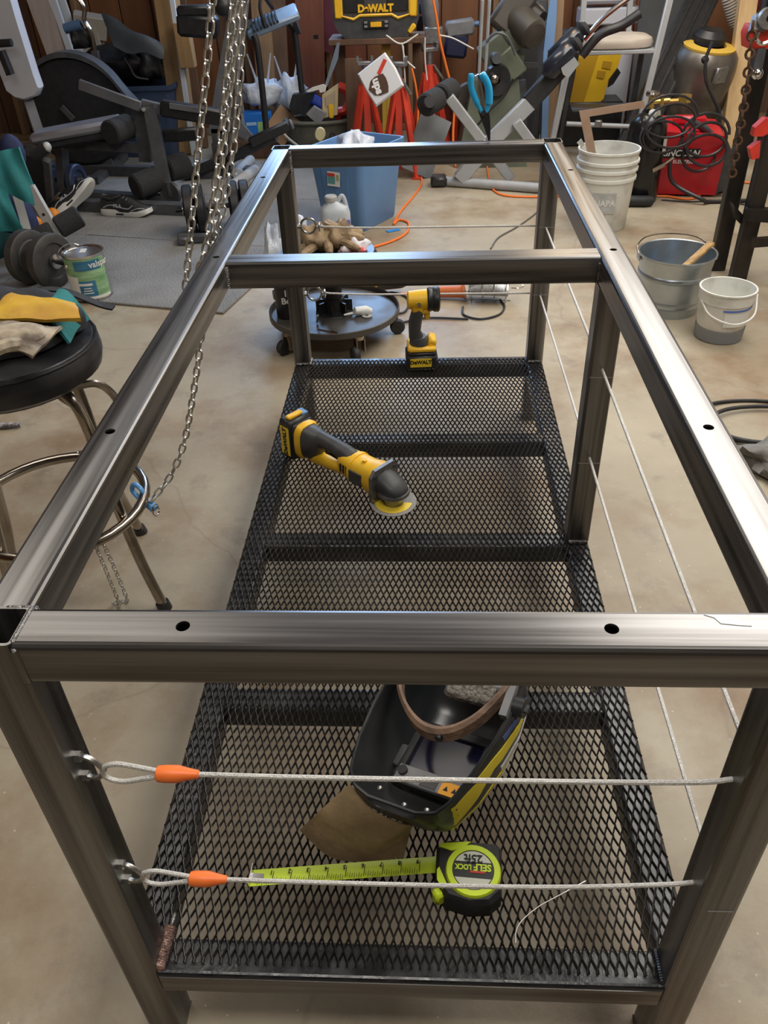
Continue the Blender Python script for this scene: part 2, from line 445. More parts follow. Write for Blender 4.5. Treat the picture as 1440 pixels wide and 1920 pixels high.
# ------------------------------------------------------------------ the work table
tb = thing('work_table', 'welded square steel tube table frame with a black mesh shelf in the middle', 'table')
h = T/2
def rail(name, p0, p1, axis, holes=()):
    b = B(); sq_tube(b, p0, p1); o = part(name, b, ST[axis], tb, smooth=12)
    if holes: cut(o, [((x_, y_, H+0.01), (x_, y_, H-0.02), 0.0066) for x_, y_ in holes])
    return o
zt = H-h
for x_ in (h, W-h):
    for y_ in (h, L-h):
        b = B(); sq_tube(b, (x_, y_, 0.004), (x_, y_, H)); o = part('leg', b, ST['z'], tb, smooth=12)
        part('foot_pad', B().box((x_, y_, 0.002), (T*0.98, T*0.98, 0.004)), ST['x'], tb)
RM = 0.944
b = B(); sq_tube(b, (W-h, RM+h, SH), (W-h, RM+h, H-T)); part('middle_post', b, ST['z'], tb, smooth=12)
rail('top_rail', (T, h, zt), (W-T, h, zt), 'x', [(0.202, 0.026), (0.589, 0.026)])
rail('top_rail', (T, L-h, zt), (W-T, L-h, zt), 'x')
rail('top_rail', (h, T, zt), (h, L-T, zt), 'y', [(0.024, 0.37), (0.026, 1.005), (0.024, 1.568)])
rail('top_rail', (W-h, T, zt), (W-h, L-T, zt), 'y', [(0.768, 0.37), (0.77, 1.005), (0.772, 1.568)])
YM = 0.969
rail('cross_rail', (T, YM+h, zt), (W-T, YM+h, zt), 'x')
zs = SH-0.0045-h
def srail(name, p0, p1, m):
    b = B(); sq_tube(b, p0, p1); return part(name, b, m, tb, smooth=12)
srail('shelf_rail', (T, h, zs), (W-T, h, zs), BLK)
srail('shelf_rail', (T, L-h, zs), (W-T, L-h, zs), BLK)
srail('shelf_rail', (h, T, zs), (h, L-T, zs), BLK)
srail('shelf_rail', (W-h, T, zs), (W-h, L-T, zs), BLK)
for y_ in (0.487, 0.960, 1.405): srail('shelf_crossbar', (T, y_, zs), (W-T, y_, zs), BLK)
# bare front face of the front shelf rail
part('rail_face', B().box((W/2, -0.0006, zs-0.001), (W-2*T-0.004, 0.0016, T-0.011)), ST['x'], tb)
# expanded metal: every strand is a tilted bar between two knuckles
ex = B(); SX, SY = 0.0127, 0.0365
zm = SH-0.0022
def strand(p0, p1, side):
    d = Vector(p1)-Vector(p0); d.normalize(); n_ = Vector((-d.y, d.x, 0))
    wv_ = (n_*0.0009*side + Vector((0, 0, 0.0015))); tv = (n_*0.0005*side - Vector((0, 0, 0.0003)))
    q = []
    for p in (Vector(p0)-d*0.0006, Vector(p1)+d*0.0006):
        for a, b2 in ((-1, -1), (1, -1), (1, 1), (-1, 1)): q.append(p + wv_*a + tv*b2)
    ex.add(q, [(0, 1, 5, 4), (1, 2, 6, 5), (2, 3, 7, 6), (3, 0, 4, 7), (0, 3, 2, 1), (4, 5, 6, 7)])
nx_, ny_ = int((W-0.006)/SX), int((L-0.02)/SY)
ox, oy = (W-nx_*SX)/2, (L-ny_*SY)/2
def inleg(x_, y_):
    return (x_ < T+0.002 or x_ > W-T-0.002) and (y_ < T+0.002 or y_ > L-T-0.002) or (x_ > W-T-0.002 and RM-0.002 < y_ < RM+T+0.002)
for j in range(ny_):
    for i in range(nx_+1):
        y0 = oy+j*SY; x0 = ox+i*SX
        ym = y0+SY/2
        kn = 0.0032
        for sgn in (-1, 1):
            xm = x0+sgn*SX/2
            if 0.002 < xm < W-0.002:
                for (a, b2) in (((x0+sgn*0.0008, y0+kn), (xm-sgn*0.0008, ym-kn)), ((xm-sgn*0.0008, ym+kn), (x0+sgn*0.0008, y0+SY-kn))):
                    if not inleg((a[0]+b2[0])/2, (a[1]+b2[1])/2):
                        strand((a[0], a[1], zm), (b2[0], b2[1], zm), 1 if (b2[0]-a[0]) > 0 else -1)
        for (cx, cy) in ((x0, y0), (x0+SX/2, ym)):
            if cx < W-0.003 and not inleg(cx, cy):
                strand((cx-0.0003, cy-kn*1.1, zm), (cx+0.0003, cy+kn*1.1, zm), 1)
                strand((cx+0.0009, cy-kn*1.1, zm), (cx+0.0006, cy+kn*1.1, zm), -1)
eo = part('expanded_mesh', ex, MESHM, tb, smooth=0)
eo['kind'] = 'stuff'; eo['label'] = 'black expanded diamond mesh laid over the shelf rails'
# weld beads
def bead(p0, p1, r=0.0042, m=WELD, n=None, nm='weld_bead'):
    p0, p1 = Vector(p0), Vector(p1); ln = (p1-p0).length; n = n or max(4, int(ln/0.0034))
    b = B(); pts = []; rs = []
    for i in range(n*2+1):
        pts.append(p0.lerp(p1, i/(n*2))); rs.append(r*(1.0 if i % 2 else 0.82)*(0.6 if i in (0, n*2) else 1))
    b.tube(pts, rs, 8); return part(nm, b, m, tb)
bead((T, YM-0.001, H-0.006), (T, YM-0.001, H-T+0.004), 0.0055)
bead((W-T, YM-0.001, H-0.01), (W-T, YM-0.001, H-T+0.004), 0.0035)
bead((T, L-T-0.001, H-0.004), (T, L-T-0.001, H-T-0.01), 0.005)
bead((T+0.001, 0.0, H-0.004), (T+0.001, 0.0, H-T), 0.0035, ST['z'])
bead((T, 0.004, H-0.001), (T, T, H-0.001), 0.0028)
bead((T, T+0.001, H-0.002), (T+0.004, T+0.001, H-0.02), 0.0045)
bead((T*0.5, T, H-0.001), (T, T, H-0.001), 0.002)
bead((W-T, 0.0, H-0.004), (W-T, 0.0, H-T), 0.003, ST['z'])
bead((T+0.001, 0.004, SH+0.0005), (T+0.004, T+0.012, SH+0.001), 0.0100, WELDC)
bead((T+0.004, T+0.012, SH+0.001), (T+0.006, T+0.032, SH+0.001), 0.0035)
bead((0.004, L-T-0.001, SH+0.001), (T-0.004, L-T-0.001, SH+0.001), 0.005)
bead((T+0.001, L-T-0.004, SH+0.001), (T+0.001, L-0.01, SH+0.001), 0.0045)
bead((W-T+0.003, L-T-0.001, SH+0.001), (W-0.004, L-T-0.001, SH+0.001), 0.005)
bead((W-T+0.003, RM-0.001, SH+0.001), (W-0.003, RM-0.001, SH+0.001), 0.0055)
bead((W-T-0.001, 0.005, SH), (W-T-0.001, T, SH), 0.005, BLK)
# white paint dab on the front rail and scribed marks
part('paint_dab', B().prism([(0.674, 0.044), (0.682, 0.0405), (0.686, 0.033), (0.700, 0.031), (0.712, 0.030), (0.703, 0.040), (0.692, 0.043)], H-0.0002, H+0.0006), mat('white_chalk', (0.8, 0.82, 0.82), 0.8), tb)
SCR = mat('scribed_bright_steel', (0.5, 0.5, 0.5), 0.35, 0.8)
for z_ in (0.629, 0.428):
    part('scribe_line', B().box((W-h, RM-0.0004, z_), (T-0.006, 0.001, 0.0012)), SCR, tb)
    part('scribe_line', B().box((W-h, L-T-0.0004, z_+0.006), (T-0.006, 0.001, 0.0012)), SCR, tb)
part('scribe_line', B().box((W-0.022, -0.0004, 0.42), (0.030, 0.001, 0.0012)), SCR, tb)
# shackle eyes on the left legs
def shackle(y_, z_, m=ZINC):
    b = B(); b.cyl((T, y_, z_), (T+0.006, y_, z_), 0.0065, n=6); b.cyl((T, y_, z_-0.034), (T+0.006, y_, z_-0.034), 0.0065, n=6)
    b.tube(catmull([(T+0.004, y_, z_), (T+0.012, y_-0.002, z_+0.002), (T+0.022, y_-0.004, z_-0.004), (T+0.028, y_-0.005, z_-0.015), (T+0.024, y_-0.004, z_-0.026), (T+0.014, y_-0.002, z_-0.034), (T+0.004, y_, z_-0.034)], 5), 0.0032, 8)
    return part('shackle_eye', b, m, tb)
shackle(0.023, 0.667); shackle(0.018, 0.461)
def ring_eye(y_, z_, m):
    b = B(); b.cyl((T, y_, z_), (T+0.008, y_, z_), 0.007, n=6)
    b.tube([(T+0.030+0.022*math.cos(2*PI*k/20), y_, z_+0.022*math.sin(2*PI*k/20)) for k in range(20)], 0.0035, 8, closed=True)
    return part('ring_eye', b, m, tb)
ring_eye(L-h, 0.645, ZINC); ring_eye(L-h, 0.440, ZINC)

# ------------------------------------------------------------------ wire ropes strung round the table
ORS = mat('orange_sleeve', (1.0, 0.22, 0.04), 0.45, 0, (0.95, 0.19, 0.035), 30)
def wire_rope(z_, yl, label, zfar):
    w = thing('wire_rope', label, 'wire rope', (T+0.02, yl, z_), group='wire ropes around the table')
    xa = T+0.026; ya = yl-0.005
    x0, x1 = xa, xa+0.060                                      # loop through the shackle, then the sleeve
    pts = [(x1, ya, z_-0.005)]
    lp = catmull([(x1+0.006, ya, z_-0.001), (x1-0.02, ya, z_+0.007), (x0+0.018, ya, z_+0.012), (x0+0.002, ya, z_+0.004), (x0+0.002, ya, z_-0.012), (x0+0.018, ya, z_-0.019), (x1-0.02, ya, z_-0.014), (x1+0.006, ya, z_-0.007)], 5)
    part('loop', B().tube(lp, 0.0029, 8), ROPE, w, world=True)
    zc = z_-0.004
    sl = [(x1-0.002, 0.0055), (x1, 0.0085), (x1+0.008, 0.0094), (x1+0.022, 0.0094), (x1+0.036, 0.0060), (x1+0.044, 0.0046), (x1+0.045, 0.0034)]
    part('orange_sleeve', B().tube([(a, ya, zc) for a, _ in sl], [c for _, c in sl], 12), ORS, w, world=True)
    rt = (W-T+0.001, 0.024, z_-0.006)
    front = catmull([(x1+0.043, ya, zc), (0.30, ya+0.001, zc-0.004), (0.55, ya+0.003, zc-0.007), (0.70, 0.022, z_-0.010), rt], 6)
    part('front_span', B().tube(front, 0.0029, 8), ROPE, w, world=True)
    side = [(W-h, T-0.001, z_-0.004), (W-h, RM+0.002, z_-0.004)]
    part('side_span', B().tube(side, 0.0029, 8), ROPE, w, world=True)
    side = [(W-h, RM+T-0.002, z_-0.004), (W-h, L-T+0.002, zfar)]
    part('side_span', B().tube(side, 0.0029, 8), ROPE, w, world=True)
    back = catmull([(W-T+0.001, L-h, zfar), (0.5, L-h, zfar+0.002), (0.25, L-h, zfar+0.004), (T+0.07, L-h, zfar+0.010)], 5)
    part('back_span', B().tube(back, 0.0029, 8), ROPE, w, world=True)
    b = B(); b.cyl((T+0.050, L-h, zfar+0.010), (T+0.074, L-h, zfar+0.010), 0.0035, n=10)
    b.tube([(T+0.062, L-h+0.008*math.cos(2*PI*k/14), zfar+0.010+0.011*math.sin(2*PI*k/14)) for k in range(14)], 0.003, 8, closed=True)
    part('rope_clip', b, ZINC, w, world=True)
wire_rope(0.650, 0.023, 'upper galvanised wire rope with orange sleeve strung between the table legs', 0.632)
wire_rope(0.445, 0.018, 'lower galvanised wire rope with orange sleeve strung above the mesh shelf', 0.430)

# ------------------------------------------------------------------ cordless work light standing at the far end of the shelf
WLAB = mat('yellow_print', (0.86, 0.60, 0.03), 0.5)
BLKP = mat('black_print', (0.01, 0.01, 0.01), 0.6)
fl = thing('work_light', 'yellow and black cordless flashlight standing upright on the far end of the shelf', 'flashlight', (0.408, 1.838, SH), R(4))
part('battery', B().box((0, 0, 0.026), (0.098, 0.092, 0.050), bev=0.008).box((0, 0, 0.054), (0.088, 0.084, 0.012), bev=0.004), BPL, fl)
lb = part('battery_label', B().box((-0.004, -0.0462, 0.029), (0.066, 0.0016, 0.028)), WLAB, fl)
text('brand_lettering', 'DeWALT', 0.0165, BLKP, lb, frame((-0.004, -0.0472, 0.031), (1, 0, 0), (0, 0, 1)), bold=0.0006)
part('base_collar', B().box((0.0, 0.0, 0.067), (0.088, 0.082, 0.018), bev=0.006).box((0.032, 0.004, 0.080), (0.026, 0.060, 0.030), rot=(0, 0.35, 0), bev=0.006), YEL, fl)
part('foot', B().loft([[(cx+rx*math.cos(a), ry*math.sin(a), z_) for a in [2*PI*k/14 for k in range(14)]] for cx, rx, ry, z_ in ((-0.006, 0.032, 0.036, 0.070), (-0.006, 0.031, 0.035, 0.085), (-0.010, 0.024, 0.030, 0.100))]), DGR, fl)
part('grip', B().loft([[(cx+rx*math.cos(a), cy+ry*math.sin(a), z_) for a in [2*PI*k/16 for k in range(16)]] for cx, cy, rx, ry, z_ in ((-0.014, 0, 0.024, 0.027, 0.092), (-0.020, 0, 0.019, 0.023, 0.118), (-0.018, 0, 0.021, 0.025, 0.150), (-0.010, 0, 0.020, 0.024, 0.180), (-0.008, 0, 0.021, 0.024, 0.190))]), DGR, fl)
part('trigger', B().box((0.018, 0, 0.172), (0.018, 0.022, 0.034), bev=0.004).box((0.010, 0, 0.184), (0.034, 0.040, 0.016), bev=0.005), YEL, fl)
hd = B()
hd.loft([[(x_, ry*math.cos(a), 0.216+rz*math.sin(a)) for a in [2*PI*k/18 for k in range(18)]] for x_, ry, rz in ((-0.042, 0.018, 0.020), (-0.038, 0.026, 0.027), (-0.010, 0.029, 0.030), (0.014, 0.030, 0.031), (0.020, 0.031, 0.032))])
hd.box((-0.010, 0, 0.196), (0.040, 0.046, 0.030), bev=0.006)
part('lamp_head', hd, YEL, fl)
part('pivot_screw', B().cyl((-0.008, -0.027, 0.214), (-0.008, -0.033, 0.214), 0.006, n=8), ZINC, fl)
bz = part('lens_bezel', B().lathe([(0.001, 0.018), (0.032, 0.018), (0.036, 0.022), (0.036, 0.030), (0.034, 0.034), (0.038, 0.040), (0.038, 0.052), (0.033, 0.056), (0.030, 0.050), (0.001, 0.046)], 24, frame((0, 0, 0.216), (0, 1, 0), (0, 0, 1))), BPL, fl)
part('lens', B().cyl((0.050, 0, 0.216), (0.052, 0, 0.216), 0.030, n=20), mat('clear_lens', (0.7, 0.72, 0.75), 0.1, 0.3), bz)

# ------------------------------------------------------------------ cordless angle grinder lying on the shelf
g0 = Vector((0.118, 1.282, SH+0.066)); g1 = Vector((0.352, 1.080, SH+0.056))
gx = (g1-g0).normalized(); glen = (g1-g0).length
gr = thing('angle_grinder', 'yellow cordless angle grinder with cutting disc lying on the black mesh', 'grinder', g0)
M0 = frame((0, 0, 0), gx, Vector((0, 0, 1)).cross(gx))          # x to the disc, y to the tool's left, z up
gr.matrix_basis = Matrix.Translation(g0) @ M0 @ Matrix.Diagonal((0.95, 1, 1, 1))
def ringx(x_, ry, rz, cy=0.0, cz=0.0, n=16, sq=1.0):
    out = []
    for k in range(n):
        a = 2*PI*k/n; c, s_ = math.cos(a), math.sin(a)
        out.append((x_, cy+ry*math.copysign(abs(c)**sq, c), cz+rz*math.copysign(abs(s_)**sq, s_)))
    return out
bt = part('battery', B().box((-0.052, 0, -0.004), (0.050, 0.074, 0.118), bev=0.007).box((-0.022, 0, -0.002), (0.014, 0.066, 0.100), bev=0.004), BPL, gr)
part('battery_label', B().box((-0.052, -0.0375, -0.006), (0.034, 0.0014, 0.084)), WLAB, bt)
text('brand_lettering', 'DeWALT', 0.020, BLKP, bt, frame((-0.052, -0.0384, -0.006), (0, 0, 1), (-1, 0, 0)), bold=0.0008)
part('battery_latch', B().box((-0.050, -0.002, 0.058), (0.018, 0.050, 0.010), bev=0.003), YEL, bt)
part('battery_top', B().box((-0.052, 0.026, 0.054), (0.030, 0.022, 0.010), bev=0.003), mat('blue_tab', (0.12, 0.27, 0.55), 0.4), bt)
part('rear_collar', B().loft([ringx(-0.016, 0.037, 0.050, sq=0.6), ringx(-0.004, 0.038, 0.052, sq=0.6), ringx(0.004, 0.034, 0.048, sq=0.6)]), YEL, gr)
part('rear_housing', B().loft([ringx(0.002, 0.033, 0.046, sq=0.65), ringx(0.030, 0.031, 0.044, cz=0.002, sq=0.7), ringx(0.046, 0.027, 0.034, cz=0.010, sq=0.8), ringx(0.058, 0.022, 0.024, cz=0.020)]), DGR, gr)
part('upper_grip', B().loft([ringx(0.046, 0.023, 0.025, cz=0.021), ringx(0.075, 0.020, 0.020, cz=0.026), ringx(0.110, 0.020, 0.019, cz=0.026), ringx(0.150, 0.023, 0.021, cz=0.022), ringx(0.176, 0.025, 0.022, cz=0.016), ringx(0.186, 0.016, 0.012, cz=0.014)]), DGR, gr)
part('trigger', B().box((0.118, 0, 0.000), (0.060, 0.018, 0.016), rot=(0, 0.08, 0), bev=0.004), BPL, gr)
lw = [(0.004, -0.030), (0.030, -0.034), (0.052, -0.038), (0.070, -0.036), (0.100, -0.032), (0.140, -0.026), (0.165, -0.016)]
part('lower_handle', B().loft([ringx(x_, 0.016 if 0.04 < x_ < 0.15 else 0.022, 0.015 if 0.04 < x_ < 0.15 else 0.018, cz=z_, sq=0.7) for x_, z_ in lw]), YEL, gr)
mo = part('motor_body', B().loft([ringx(0.140, 0.026, 0.022, cz=0.004, sq=0.8), ringx(0.158, 0.034, 0.034, sq=0.8), ringx(0.190, 0.036, 0.037, sq=0.85), ringx(0.236, 0.037, 0.038, sq=0.85), ringx(0.252, 0.041, 0.042, sq=0.8), ringx(0.276, 0.042, 0.043, sq=0.75)]), YEL, gr)
for i in range(3): part('vent', B().box((0.162+0.011*i, -0.0335, 0.004), (0.005, 0.006, 0.022)), BPL, mo)
part('nameplate', B().box((0.218, -0.0372, -0.002), (0.044, 0.004, 0.034)), DGR, mo)
part('screw_boss', B().cyl((0.226, -0.010, 0.036), (0.226, -0.010, 0.043), 0.006, n=10), YEL, mo)
part('side_band', B().loft([ringx(0.186, 0.0385, 0.0395, sq=0.85), ringx(0.196, 0.0385, 0.0395, sq=0.85)]), YEL, mo)
fg = B()
fg.prism([(-0.046, -0.036), (-0.036, -0.046), (0.036, -0.046), (0.046, -0.036), (0.046, 0.030), (0.032, 0.046), (-0.032, 0.046), (-0.046, 0.030)], 0.276, 0.286, frame((0, 0, 0), (0, 1, 0), (0, 0, 1)))
fl_ = part('gear_flange', fg, ALU, gr)
for sy in (-1, 1):
    for sz in (-1, 1): part('screw', B().cyl((0.286, sy*0.034, sz*0.030), (0.289, sy*0.034, sz*0.030), 0.005, n=8), DGR, fl_)
gh = B(); gh.loft([ringx(0.284, 0.034, 0.030, cz=0.002, sq=0.8), ringx(0.300, 0.034, 0.028, cz=0.000, sq=0.8), ringx(0.325, 0.033, 0.022, cz=-0.004, sq=0.8), ringx(0.345, 0.024, 0.014, cz=-0.008, sq=0.9), ringx(0.350, 0.010, 0.006, cz=-0.010)])
part('gear_head', gh, DGR, gr)
HX = 0.316
part('gear_lip', B().lathe([(0.001, -0.012), (0.039, -0.010), (0.041, -0.017), (0.034, -0.022), (0.026, -0.024), (0.024, -0.048), (0.001, -0.048)], 22, Matrix.Translation((HX, 0, 0))), ALU, gr)
dk = part('cutting_disc', B().lathe([(0.001, -0.0465), (0.058, -0.0465), (0.058, -0.0485), (0.001, -0.0485)], 36, Matrix.Translation((HX, 0, 0))), mat('abrasive_grey', (0.22, 0.21, 0.20), 0.8, 0, (0.34, 0.33, 0.31), 300), gr)
ring_ = [(0.047*math.cos(a)+HX, 0.047*math.sin(a)) for a in [R(-150+8*k) for k in range(24)]]+[(0.025*math.cos(a)+HX, 0.025*math.sin(a)) for a in [R(34-8*k) for k in range(24)]]
part('disc_label', B().prism(ring_, -0.0465, -0.0457), mat('yellow_disc_paper', (0.86, 0.62, 0.05), 0.6), dk)

# ------------------------------------------------------------------ welding helmet lying face down on the shelf
HSH = mat('helmet_black', (0.018, 0.020, 0.023), 0.36, 0, (0.055, 0.055, 0.053), 7, rvar=0.1, contrast=(0.45, 0.8))
he = thing('welding_helmet', 'black welding helmet with yellow flames lying open on the mesh shelf', 'welding helmet', (0.400, 0.232, SH+0.002))
hx = Vector((0.44, 0.897, 0.02)).normalized()                    # chin to crown
MH = frame((0, 0, 0), Vector((0, 0, 1)).cross(hx)*-1, hx)        # x right, y to the crown, z up
roll = Matrix.Rotation(R(-11), 4, 'Y'); tip = Matrix.Rotation(R(6), 4, 'X')
he.matrix_basis = Matrix.Translation((0.396, 0.228, SH+0.158)) @ MH @ tip @ roll
prof = [(-0.058, 0.040, 0.020, -0.012), (-0.050, 0.068, 0.060, -0.010), (-0.030, 0.084, 0.100, -0.004), (0.02, 0.097, 0.130, 0.0), (0.08, 0.106, 0.146, 0.0), (0.14, 0.110, 0.148, 0.0), (0.19, 0.108, 0.138, 0.008), (0.23, 0.096, 0.112, 0.014), (0.255, 0.070, 0.072, 0.018), (0.265, 0.030, 0.030, 0.016)]
def shell(u, v, k=1.0):
    f = u*(len(prof)-1); i = min(int(f), len(prof)-2); t = f-i
    t = t*t*(3-2*t)*0.4+t*0.6
    y_, w_, d_, z_ = [a+(b2-a)*t for a, b2 in zip(prof[i], prof[i+1])]
    a = PI*v
    c, s_ = math.cos(a), math.sin(a)
    return Vector((-w_*k*math.copysign(abs(c)**0.62, c), y_, z_-d_*k*abs(s_)**0.72))
part('shell', B().sheet(lambda u, v: shell(u, v), 30, 26, 0.005), HSH, he, smooth=60)
# rim lip
rim = [shell(i/24, 0) for i in range(25)]+[shell(1-i/24, 1) for i in range(25)]
part('rim', B().tube(rim, 0.0032, 6, closed=True), HSH, he)
# flames painted on the right flank, standing just proud of the shell
FLM = mat('flame_yellow', (0.80, 0.66, 0.03), 0.35); FLW = mat('flame_white', (0.62, 0.64, 0.66), 0.4); FLB = mat('flame_blue', (0.06, 0.10, 0.30), 0.4)
def flame(uv, m, off=1.022):
    # strip between two curves in (u, v)
    A = catmull([Vector((a[0], a[1], 0)) for a in uv[0]], 6); Bc = catmull([Vector((a[0], a[1], 0)) for a in uv[1]], 6)
    n = min(len(A), len(Bc)); b = B()
    b.sheet(lambda s_, t: shell(*(A[round(s_*(n-1))].lerp(Bc[round(s_*(n-1))], t)).xy, off), n-1, 3, 0.0016)
    return part('flame', b, m, he, smooth=60)
flame(([(0.06, 0.99), (0.20, 0.985), (0.32, 0.975), (0.42, 0.95)], [(0.06, 0.80), (0.20, 0.84), (0.32, 0.90), (0.42, 0.945)]), FLM)
flame(([(0.34, 0.985), (0.46, 0.97), (0.58, 0.94), (0.66, 0.90)], [(0.34, 0.95), (0.46, 0.93), (0.58, 0.915), (0.66, 0.898)]), FLM)
flame(([(0.20, 0.80), (0.34, 0.84), (0.46, 0.87), (0.58, 0.88)], [(0.20, 0.76), (0.34, 0.79), (0.46, 0.84), (0.58, 0.876)]), FLM)
flame(([(0.10, 0.77), (0.26, 0.75), (0.42, 0.80), (0.56, 0.84)], [(0.10, 0.755), (0.26, 0.735), (0.42, 0.785), (0.56, 0.836)]), FLW)
flame(([(0.44, 0.90), (0.56, 0.885), (0.66, 0.86), (0.76, 0.84)], [(0.44, 0.875), (0.56, 0.86), (0.66, 0.835), (0.76, 0.836)]), FLW)
flame(([(0.48, 0.99), (0.58, 0.975), (0.66, 0.95)], [(0.48, 0.978), (0.58, 0.96), (0.66, 0.945)]), FLB)
# lens cartridge seen from the inside
lz = -0.100
lf = part('lens_frame', B().box((0.0, 0.025, lz), (0.136, 0.018, 0.016), bev=0.002).box((0.0, 0.128, lz), (0.136, 0.016, 0.016), bev=0.002).box((-0.062, 0.076, lz), (0.014, 0.10, 0.018), bev=0.002).box((0.062, 0.076, lz), (0.014, 0.10, 0.018), bev=0.002), BPL, he)
part('lens', B().box((0, 0.082, lz-0.002), (0.112, 0.080, 0.006)), mat('dark_lens', (0.006, 0.006, 0.02), 0.12, 0, spec=0.35), he)
ctl = part('control_strip', B().box((0, 0.030, lz+0.012), (0.120, 0.030, 0.010), bev=0.002), GRY, he)
part('knob', B().cyl((-0.048, 0.032, lz+0.016), (-0.048, 0.032, lz+0.023), 0.008, n=16), BPL, ctl)
part('battery_window', B().box((0.002, 0.026, lz+0.0175), (0.028, 0.016, 0.002)), DGR, ctl)
wl = part('warning_label', B().box((0.040, 0.026, lz+0.0175), (0.036, 0.022, 0.002)), mat('warning_orange', (0.80, 0.36, 0.03), 0.5), ctl)
for i, x_ in enumerate((0.032, 0.046)):
    part('warning_mark', B().prism([(x_-0.004, 0.022), (x_+0.004, 0.022), (x_, 0.030)], lz+0.0185, lz+0.0192), BLKP, ctl)
part('latch', B().box((-0.070, 0.060, lz+0.006), (0.012, 0.040, 0.016), bev=0.002), DGR, he)
# head band
hb = [(-0.094, 0.185, 0.012), (-0.080, 0.130, 0.006), (-0.052, 0.094, -0.004), (-0.012, 0.072, -0.012), (0.030, 0.076, -0.010), (0.066, 0.104, 0.000), (0.090, 0.150, 0.010), (0.096, 0.185, 0.014)]
hp = catmull(hb, 5); b = B()
b.loft([[p+Vector((0, 0, 0.014)), p+(Vector((0, 0.10, 0))-p).normalized()*0.006+Vector((0, 0, 0.012)), p+(Vector((0, 0.10, 0))-p).normalized()*0.006-Vector((0, 0, 0.012)), p-Vector((0, 0, 0.014)), p-(Vector((0, 0.10, 0))-p).normalized()*0.006-Vector((0, 0, 0.010)), p-(Vector((0, 0.10, 0))-p).normalized()*0.006+Vector((0, 0, 0.010))] for p in hp])
part('head_band', b, mat('sweat_stained_leather', (0.30, 0.19, 0.12), 0.7, 0, (0.14, 0.09, 0.065), 22, bump=0.3), he)
part('band_rivet', B().cyl((0.018, 0.068, -0.010), (0.018, 0.062, -0.010), 0.006, n=12), BPL, he)
# ratchet pad, rear foam, pivot knob
part('rear_pad', B().box((0.040, 0.200, -0.004), (0.085, 0.060, 0.014), rot=(0.2, 0.1, 0.1), bev=0.004), GRY, he)
part('fleece_pad', B().box((0.030, 0.158, -0.010), (0.080, 0.034, 0.020), rot=(0.2, 0.1, 0.1), bev=0.005), mat('grey_fleece', (0.30, 0.27, 0.23), 0.95, 0, (0.10, 0.09, 0.08), 160, bump=1.0, bscale=200), he)
pk = part('pivot_knob', B().cyl((0.106, 0.150, -0.004), (0.126, 0.150, -0.004), 0.017, 0.015, n=14), BPL, he)
part('knob_cap', B().box((0.128, 0.150, -0.004), (0.006, 0.014, 0.006), bev=0.001), DGR, pk)
part('yellow_stop', B().cyl((0.100, 0.186, 0.016), (0.112, 0.186, 0.016), 0.007, n=10), mat('bright_yellow', (0.85, 0.70, 0.02), 0.4), he)
part('side_strap', B().bar((0.104, 0.12, 0.004), (0.100, 0.24, 0.024), 0.012, 0.016), GRY, he)
for x_, y_ in ((-0.045, -0.028), (0.004, -0.040), (0.040, -0.036)): part('rivet', B().ell((x_, y_, -0.040 if x_ else -0.05), (0.005, 0.005, 0.004), 10, 6), ZINC, he)
# leather bib hanging from the chin onto the mesh
LEA = mat('tan_leather', (0.52, 0.385, 0.215), 0.6, 0, (0.27, 0.19, 0.11), 14, bump=0.35, bscale=40, contrast=(0.35, 0.7))
bib_px = [[(655, 1470), (700, 1520), (760, 1545), (775, 1535)], [(600, 1520), (650, 1560), (715, 1580), (768, 1560)], [(563, 1556), (620, 1606), (690, 1614), (757, 1606)]]
bz_ = [[0.33, 0.312, 0.300, 0.298], [0.278, 0.268, 0.262, 0.262], [0.2165, 0.2165, 0.2165, 0.2165]]
rows = []
for rp, rz in zip(bib_px, bz_): rows.append(catmull([onZ(px, py, z_) for (px, py), z_ in zip(rp, rz)], 5))
def bibf(u, v):
    f = u*2; i = min(int(f), 1); t = f-i; k = round(v*15)
    p = rows[i][k].lerp(rows[i+1][k], t); return p+Vector((0, 0, 0.004*math.sin(3*PI*v)*math.sin(PI*u)))
part('leather_bib', B().sheet(bibf, 12, 15, 0.003), LEA, he, world=True, smooth=60)

# ------------------------------------------------------------------ tape measure
LIM = mat('lime_plastic', (0.62, 0.80, 0.03), 0.4); LIMT = mat('lime_tape', (0.56, 0.72, 0.05), 0.4)
tm = thing('tape_measure', 'lime green and black tape measure with its blade pulled out on the mesh', 'tape measure', (0.487, 0.135, SH), R(176))
tm.scale = (1.07, 1.07, 1.0)
bodyp = [(-0.043, -0.036), (-0.036, -0.044), (0.030, -0.044), (0.047, -0.034), (0.047, 0.020), (0.030, 0.040), (0.0, 0.047), (-0.028, 0.043), (-0.043, 0.028)]
part('body', B().loft([[(x_*k, y_*k, z_) for x_, y_ in bodyp] for k, z_ in ((0.93, 0.000), (1.0, 0.006), (1.0, 0.036), (0.90, 0.044))]), RUB, tm, smooth=30)
part('lime_ring', B().lathe([(0.028, 0.0435), (0.0285, 0.048), (0.036, 0.048), (0.038, 0.044), (0.038, 0.040)], 30, Matrix.Translation((-0.004, 0.002, 0))), LIM, tm)
part('lime_wing', B().prism([(0.0, -0.040), (0.040, -0.034), (0.044, -0.029), (0.026, -0.024), (0.010, -0.030)], 0.040, 0.0462), LIM, tm)
part('lime_wing', B().prism([(0.030, 0.024), (0.042, 0.000), (0.045, 0.004), (0.044, 0.018), (0.036, 0.030)], 0.036, 0.0445), LIM, tm)
part('thumb_lock', B().box((0.040, 0.030, 0.024), (0.018, 0.016, 0.026), rot=(0, 0, 0.6), bev=0.004), LIM, tm)
